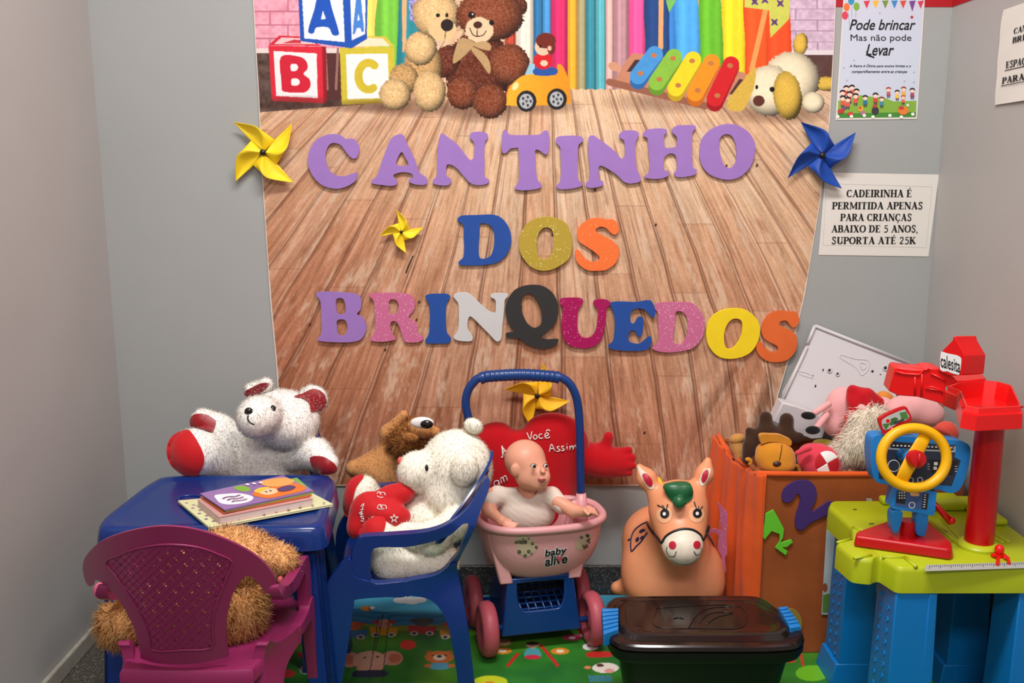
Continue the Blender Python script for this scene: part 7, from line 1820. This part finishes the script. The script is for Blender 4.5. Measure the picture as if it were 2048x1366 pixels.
def play_mat():
    xs = np.arange(MX0, MX1 + .0001, .0024); ys = np.concatenate([np.arange(MY0, 1.9, .01), np.arange(1.9, MY1 + .0001, .0028)])
    X, Y = np.meshgrid(xs, ys); C = mc.sample(X * 1000, Y * 1000)
    Z = .0022 + .0006 * np.maximum(0, np.sin(X * 700)) * np.maximum(0, np.sin(Y * 520))
    Z += -.0010 * np.exp(-((X + .335 + (2.3 - Y) * .10) / .004) ** 2)
    n, m = X.shape; i = np.arange(n * m).reshape(n, m)
    F = np.stack([i[:-1, :-1], i[:-1, 1:], i[1:, 1:], i[1:, :-1]], -1).reshape(-1, 4)
    o = mesh_obj('play_mat', np.stack([X, Y, Z], -1).reshape(-1, 3), F, mat('mat_print', rough=.32, spec=.5, vcol=True), None, True, lin(C.reshape(-1, 3)))
    tag(o, "colourful children's play mat printed with animals and a train on the floor", 'play mat')
    q = o.modifiers.new('thick', 'SOLIDIFY'); q.thickness = .0018; q.offset = -1
play_mat()

# ------------------------------------------------------------------ papers taped to the walls
def arcp(cx, cy, rx, ry, a0, a1, thick, thin, n=14):
    a = np.radians(np.linspace(a0, a1, n)); P = np.stack([cx + rx * np.cos(a), cy + ry * np.sin(a)], 1)
    w = thin + (thick - thin) * np.abs(np.cos(a)); N = np.stack([np.cos(a), np.sin(a)], 1)
    return np.concatenate([P + N * w[:, None] / 2, (P - N * w[:, None] / 2)[::-1]])
TK, TN = .23, .095
def L_(x0, y0, x1, y1, w):
    d = np.array([x1 - x0, y1 - y0], float); d /= np.linalg.norm(d); n = np.array([-d[1], d[0]]) * w / 2
    return np.array([(x0 + n[0], y0 + n[1]), (x1 + n[0], y1 + n[1]), (x1 - n[0], y1 - n[1]), (x0 - n[0], y0 - n[1])])
def S_(x, y, h=.17): return L_(x - h, y, x + h, y, .07)
def stem(x, w=TK, lo=True, hi=True):
    o = [L_(x, 0, x, 1, w)]
    if lo: o.append(S_(x, .035, w / 2 + .09))
    if hi: o.append(S_(x, .965, w / 2 + .09))
    return o
def sw(pts, w): return stroke2d(pts, w, 6)
GL = {
 'A': (.82, [L_(.13, 0, .43, 1, TN), L_(.38, 1, .68, 0, TK), L_(.2, .33, .6, .33, .075), S_(.12, .035, .13), S_(.68, .035, .17)]),
 'B': (.72, stem(.18) + [L_(.1, .965, .36, .965, .07), L_(.1, .52, .4, .52, .07), L_(.1, .035, .4, .035, .07), arcp(.36, .745, .2, .225, -90, 90, TK, .07), arcp(.38, .275, .24, .245, -90, 90, TK, .07)]),
 'C': (.76, [arcp(.42, .5, .31, .46, 48, 312, TK, .07), L_(.66, .62, .66, .95, .06), L_(.66, .1, .66, .28, .05)]),
 'D': (.82, stem(.18) + [L_(.1, .965, .38, .965, .07), L_(.1, .035, .38, .035, .07), arcp(.36, .5, .33, .465, -90, 90, TK, .07)]),
 'E': (.68, stem(.18) + [L_(.1, .965, .6, .965, .07), L_(.2, .52, .46, .52, .07), L_(.1, .035, .62, .035, .07), L_(.59, .76, .59, 1, .06), L_(.46, .4, .46, .64, .06), L_(.61, 0, .61, .26, .06)]),
 'I': (.40, stem(.2)), 'K': (.84, stem(.18) + [L_(.26, .42, .66, .97, TN), L_(.36, .58, .70, .03, TK), S_(.66, .965, .12), S_(.72, .035, .13)]),
 'M': (1.06, [L_(.14, 0, .14, 1, TN), L_(.88, 0, .88, 1, TK), L_(.16, 1, .5, .1, .19), L_(.5, .1, .86, 1, TN), S_(.14, .035, .13), S_(.88, .035, .18), S_(.1, .965, .1), S_(.92, .965, .12)]),
 'N': (.88, [L_(.14, 0, .14, 1, TN), L_(.74, 0, .74, 1, TN), L_(.14, 1, .74, .02, TK), S_(.14, .035, .13), S_(.74, .965, .13), S_(.08, .965, .1)]),
 'O': (.84, [arcp(.42, .5, .33, .465, 0, 180, TK, .07), arcp(.42, .5, .33, .465, 180, 360, TK, .07)]),
 'P': (.70, stem(.18) + [L_(.1, .965, .38, .965, .07), L_(.2, .46, .38, .46, .07), arcp(.37, .71, .24, .25, -90, 90, TK, .07)]),
 'R': (.80, stem(.18) + [L_(.1, .965, .36, .965, .07), L_(.2, .5, .38, .5, .07), arcp(.36, .735, .22, .23, -90, 90, TK, .07), L_(.38, .5, .64, .04, .19), S_(.70, .035, .11)]),
 'S': (.64, [sw([(.53, .80), (.42, .95), (.24, .95), (.14, .80), (.22, .62), (.44, .44), (.52, .24), (.42, .05), (.22, .04), (.10, .18)], .145), L_(.54, .68, .54, .98, .05), L_(.09, .02, .09, .30, .05)]),
 'T': (.76, stem(.37, TK, True, False) + [L_(.04, .965, .70, .965, .07), L_(.06, .70, .06, .98, .06), L_(.68, .70, .68, .98, .06)]),
 'U': (.84, [L_(.2, .3, .2, 1, TK), L_(.68, .3, .68, 1, TN), arcp(.44, .32, .24, .28, 180, 360, TK, .08), S_(.2, .965, .17), S_(.68, .965, .13)]),
 'X': (.80, [L_(.15, 1, .63, 0, TK), L_(.62, 1, .16, 0, TN), S_(.15, .965, .15), S_(.63, .965, .12), S_(.16, .035, .12), S_(.64, .035, .16)]),
 '5': (.62, [L_(.18, .94, .54, .94, .12), L_(.18, .55, .18, .95, .08), sw([(.16, .55), (.34, .62), (.52, .46), (.50, .16), (.30, .02), (.10, .10)], .13)]),
 '2': (.62, [sw([(.12, .74), (.22, .94), (.42, .93), (.50, .72), (.38, .46), (.12, .10)], .13), L_(.08, .065, .54, .065, .13)]),
 '1': (.48, [L_(.26, 0, .26, 1, .16), S_(.26, .035, .17), L_(.08, .82, .26, .96, .08)]),
 ',': (.28, [sw([(.12, .10), (.15, .0), (.06, -.16)], .12)]), ' ': (.34, [])}
GL['É'] = (GL['E'][0], GL['E'][1] + [L_(.30, 1.08, .46, 1.28, .10)]); GL['Ç'] = (GL['C'][0], GL['C'][1] + [sw([(.42, .02), (.40, -.08), (.50, -.14), (.40, -.24), (.30, -.22)], .07)])
def serif(txt):
    x = 0; polys = []
    for ch in txt:
        w, ps = GL[ch]; polys += [p + np.array([x, 0]) for p in ps]; x += w + .04
    return x, polys
M_INK = mat('printed_ink', (18, 18, 20), rough=.7)
def line_px(mb, txt, x0, x1, ybase, ycap, put):
    """a line of printed capitals between pixel x0..x1, baseline and cap height in pixels"""
    w, polys = serif(txt)
    for p in polys:
        V2, F2 = cdt(p)
        mb.add([tuple(put(x0 + a / w * (x1 - x0), ybase + (ycap - ybase) * b)) for a, b in V2], F2)
def sheet(name, label, corners, put, th=.0006, m=M_PAPER, curl=0.0):
    """slightly wavy paper sheet; corners px TL TR BR BL, put(px,py,lift) -> world"""
    n = 16; V = []
    for lift in (0.0015, 0.0015 - th):
        for j in range(n):
            for i in range(n):
                u, v = i / (n - 1), j / (n - 1)
                p = (np.array(corners[0]) * (1 - u) * (1 - v) + np.array(corners[1]) * u * (1 - v) + np.array(corners[2]) * u * v + np.array(corners[3]) * (1 - u) * v)
                V.append(tuple(put(p[0], p[1], lift)))
    F = []
    for s, fl in ((0, 0), (n * n, 1)):
        for j in range(n - 1):
            for i in range(n - 1):
                f = (s + j * n + i, s + (j + 1) * n + i, s + (j + 1) * n + i + 1, s + j * n + i + 1); F.append(f[::-1] if fl else f)
    o = thing(name, label, 'notice', put(*np.mean(corners, 0), 0.0))
    mesh_obj('paper', V, F, m, o, True)
    return o
putb = lambda a, b, l=.0022: W(a, b, YW - l)
nt_ = sheet('paper_notice', 'landscape notice in black capitals below the blue pinwheel', [(1651, 345), (1878, 349), (1857, 513), (1637, 510)], putb)
mb = MB(); n3 = lambda a, b: (1550 + .40988 * a, .40988 * b)
def nline(txt, x0, x1, y1, y0, sl=.004):
    a, b = n3(x0, y1), n3(x1, y1); h = n3(0, y1)[1] - n3(0, y0)[1]
    w, polys = serif(txt)
    for p in polys:
        V2, F2 = cdt(p)
        mb.add([tuple(putb(a[0] + q / w * (b[0] - a[0]) + r * h * .05, a[1] - r * h)) for q, r in V2], F2)
GL['H'] = (.90, stem(.2) + stem(.7) + [L_(.2, .5, .7, .5, .075)])
nline('CADEIRINHA É', 348, 668, 962, 926); nline('PERMITIDA APENAS', 278, 722, 1021, 986); nline('PARA CRIANÇAS', 318, 668, 1078, 1043); nline('ABAIXO DE 5 ANOS,', 275, 700, 1134, 1099); nline('SUPORTA ATÉ 25K', 275, 688, 1191, 1156)
mb.obj('printed_text', M_INK, nt_)
mb = MB(); bd = [n3(*q) for q in ((250, 895), (766, 912), (738, 1208), (235, 1196))]
for i in range(4): V, F = tube_mesh([putb(*bd[i], .0017), putb(*bd[(i + 1) % 4], .0017)], .0003, 4); mb.add(V, F)
mb.obj('printed_border', mat('faint_grey_line', (176, 174, 172), rough=.8), nt_)
# poster
ps = sheet('paper_poster', 'portrait poster with balloons, bunting and cartoon children above the blue pinwheel', [(1687, -6), (1850, -6), (1834, 238), (1671, 240)], putb)
cp = lambda a, b: (1660 + .18298 * a, .18298 * b)
LAY = [0]
mb = MB()
def pf(pts, col, sm=0):
    LAY[0] += 1; P = [cp(*q) for q in (cr(pts, sm) if sm else pts)]
    V2, F2 = cdt(P); mb.add([tuple(putb(a, b, .0018 + LAY[0] * .000012)) for a, b in V2], F2, lin(col))
pf([(158, -25), (1022, -25), (938, 1280), (82, 1290)], (204, 214, 230))
pf([(90, 1100), (200, 1085), (330, 1040), (480, 1060), (600, 1070), (700, 1110), (820, 1105), (945, 1100), (938, 1280), (82, 1290)], (132, 178, 62))
pf([(84, 1240), (940, 1225), (938, 1280), (82, 1290)], (66, 140, 52))
for x, y, c in ((182, 78, (236, 120, 60)), (232, 10, (44, 150, 190)), (290, 72, (130, 176, 66)), (165, 170, (222, 64, 90))): pf(circ(x, y, 34, 46, 16), c)
for a, b, c, d in ((200, 130, 215, 300), (236, 60, 240, 200), (285, 120, 280, 190)): pf([(a - 2, b), (a + 2, b), (c + 2, d), (c - 2, d)], (130, 130, 140))
for x, c in ((402, (216, 60, 80)), (500, (240, 190, 50)), (605, (120, 150, 60)), (705, (60, 140, 200)), (800, (216, 80, 60)), (900, (120, 70, 150)), (992, (216, 60, 90))): pf([(x - 36, 5 + abs(x - 650) * .03), (x + 36, 5), (x, 96 if x != 900 else 130)], c)
pf(circ(895, 188, 20, 20, 4), (176, 40, 60))
for x, y in ((545, 145), (262, 662), (150, 742), (185, 880), (815, 888), (920, 790), (918, 900)): pf(circ(x, y, 11, 11, 5), (176, 170, 190))
def kid(x, y, s, hair, shirt):
    pf([(x - 18 * s, y + 22 * s), (x + 18 * s, y + 22 * s), (x + 26 * s, y + 72 * s), (x - 26 * s, y + 72 * s)], shirt); pf([(x - 16 * s, y + 70 * s), (x - 4 * s, y + 70 * s), (x - 4 * s, y + 100 * s), (x - 16 * s, y + 100 * s)], (60, 50, 60)); pf([(x + 16 * s, y + 70 * s), (x + 4 * s, y + 70 * s), (x + 4 * s, y + 100 * s), (x + 16 * s, y + 100 * s)], (60, 50, 60))
    pf(circ(x, y, 27 * s, 26 * s, 14), (246, 214, 192)); pf([(x - 29 * s, y - 2), (x - 26 * s, y - 22 * s), (x, y - 33 * s), (x + 26 * s, y - 22 * s), (x + 29 * s, y - 2), (x, y - 14 * s)], hair, 3)
for x, y in ((178, 965), (240, 958), (290, 1000), (138, 1015), (215, 1030), (280, 1050), (140, 1075), (195, 1090)): kid(x, y, 1.05, (36, 24, 24), (226, 90, 80))
kid(385, 1070, 1.0, (40, 30, 40), (40, 120, 150)); kid(498, 1045, 1.05, (50, 36, 36), (206, 70, 60)); kid(565, 1085, .95, (120, 60, 50), (60, 140, 170)); kid(640, 980, .9, (170, 60, 60), (190, 90, 110)); kid(735, 1010, .9, (36, 28, 30), (240, 200, 90)); kid(805, 975, .95, (150, 70, 60), (230, 180, 90)); kid(900, 990, .95, (40, 34, 44), (170, 70, 100)); kid(800, 1065, .8, (190, 90, 50), (220, 110, 80))
for x, y, w, h, c in ((120, 1215, 38, 26, (196, 60, 50)), (155, 1180, 20, 22, (120, 70, 140)), (225, 1245, 36, 22, (206, 70, 50)), (335, 1190, 30, 30, (230, 170, 60)), (330, 1180, 14, 14, (200, 50, 50)), (360, 1235, 26, 24, (190, 110, 160)), (495, 1210, 40, 44, (56, 52, 60)), (490, 1160, 26, 16, (190, 70, 50)), (800, 1210, 60, 46, (230, 130, 50)), (780, 1180, 30, 22, (200, 60, 50)), (850, 1150, 14, 16, (240, 236, 230))): pf(circ(x, y, w, h, 14), c)
for x, y in ((85, 1275), (235, 1272), (375, 1262), (470, 1278), (655, 1262), (780, 1278), (905, 1248)): pf(circ(x, y, 22, 20, 5), (246, 246, 240))
mb.obj('printed_picture', mat('printed_paper', rough=.55, vcol=True), ps)
def ptext(body, x0, x1, y0, y1, shear, off, sl=0.0, outline=0.0):
    for m_, o_, l in ((M_PRINTW, off + outline, .0024), (M_INK, off, .0026)):
        if m_ is M_PRINTW and not outline: continue
        V, F = text_mesh(body, 1.0, shear, o_); e = outline * 60 if m_ is M_PRINTW else 0
        P2 = fit(V[:, :2], x0 - e, x1 + e, y0 - e, y1 + e); P2[:, 1] += (P2[:, 0] - x0) * sl
        mesh_obj('printed_text', [tuple(putb(*cp(a, b), l)) for a, b in P2], F, m_, ps, False)
ptext('Pode brincar', 212, 935, 212, 328, .32, .012); ptext('Mas não pode', 225, 890, 376, 468, .0, 0.0); ptext('Levar', 392, 700, 482, 608, .32, .014)
mb2 = MB(); V2, F2 = cdt([cp(*q) for q in stroke2d([(400, 560), (420, 605), (470, 622), (480, 634)], 16)]); mesh_obj('printed_flourish', [tuple(putb(a, b, .0027)) for a, b in V2], F2, M_INK, ps)
ptext('A Regra é Ótima para ensina limites e o', 212, 886, 700, 742, .32, .012); ptext('compartilhamento entre as crianças', 238, 845, 766, 806, .32, .012)
# clear tape and the notice on the side wall
def W_side(px, py, l=.0022):
    dx, ry, rz = ray(px, py); t_ = (XR - l) / dx
    return Vector((XR - l, ry * t_, CAMZ + rz * t_))
q0 = W_side(2007, 20); q1 = W_side(1990, 210)
yb, yt = q1.y, q0.y
n_ = 14; V = []; F = []
def side_pt(u, v, l):                       # u along the wall towards the viewer, v down the sheet
    a = W_side(2007 - 17 * v ** .7, 20 + 190 * v, l)
    return Vector((XR - l - .0012 * math.sin(v * 9 + u * 4) ** 2, a.y - u * .21, a.z + u * .004))
for l in (.004, .0034):
    for j in range(n_):
        for i in range(n_): V.append(tuple(side_pt(i / (n_ - 1), j / (n_ - 1), l)))
for s in (0, n_ * n_):
    for j in range(n_ - 1):
        for i in range(n_ - 1): F.append((s + j * n_ + i, s + (j + 1) * n_ + i, s + (j + 1) * n_ + i + 1, s + j * n_ + i + 1))
sn = thing('paper_notice', 'white notice on the right side wall, cut by the edge of the photo', 'notice', side_pt(.5, .5, .002))
mesh_obj('paper', V, F, M_PAPER, sn, True)
mb = MB()
for txt, u0, u1, v0, v1 in (('CANT', .27, .62, .295, .235), ('BRIN', .27, .62, .388, .33), ('ESPAÇO', .17, .66, .635, .565), ('PARA 1S C', .12, .92, .79, .725)):
    w, polys = serif(txt)
    for p in polys:
        V2, F2 = cdt(p); mb.add([tuple(side_pt(u0 + a / w * (u1 - u0), v0 + (v1 - v0) * b, .0056)) for a, b in V2], F2)
for u0, u1, v in ((.15, .68, .652), (.11, .94, .806)):
    A = [side_pt(u0, v, .0056), side_pt(u1, v, .0056), side_pt(u1, v + .008, .0056), side_pt(u0, v + .008, .0056)]; mb.add([tuple(a) for a in A], [(0, 1, 2, 3)])
mb.obj('printed_text', M_INK, sn)
# printed sheet hanging on the front of the toy box
bxp = lambda a, b, l=.0: W(a, b, by0 - .004 - l)
sb = thing('printed_sheet', 'pale printed picture sheet hanging on the box front behind the workbench', 'poster', bxp(1700, 1120))
V, F = slab_mesh([(1656, 1006), (1770, 1006), (1762, 1231), (1700, 1231), (1643, 1229)], [], lambda a, b: bxp(a, b), lambda a, b: bxp(a, b) + Vector((0, .0008, 0))); MB().add(V, F).obj('paper', mat('paper_pale_blue', (196, 208, 216), rough=.6), sb)
mb = MB(); k_ = 0
for pts, c in (([(1646, 1190), (1690, 1180), (1764, 1186), (1761, 1226), (1645, 1225)], (104, 150, 66)), (circ(1650, 1175, 5, 9, 10), (170, 90, 70)), (circ(1742, 1172, 6, 8, 10), (60, 44, 44)), (circ(1729, 1190, 8, 7, 10), (130, 70, 60)), (circ(1741, 1220, 5, 3, 8), (240, 240, 236)), (circ(1722, 1165, 5, 6, 10), (90, 60, 60))):
    k_ += 1; V2, F2 = cdt(pts); mb.add([tuple(bxp(a, b, .0004 + k_ * .0001)) for a, b in V2], F2, lin(c))
mb.obj('printed_picture', mat('printed_paper', rough=.55, vcol=True), sb)
tp = thing('tape_strip', 'short strip of clear tape on the top edge of the printed sheet', 'tape', bxp(1740, 1003))
V, F = slab_mesh([(1732, 996), (1744, 997), (1746, 1010), (1735, 1010)], [], lambda a, b: bxp(a, b, .001), lambda a, b: bxp(a, b, .0006)); MB().add(V, F).obj('tape', mat('clear_tape', (190, 190, 180), rough=.15), tp)
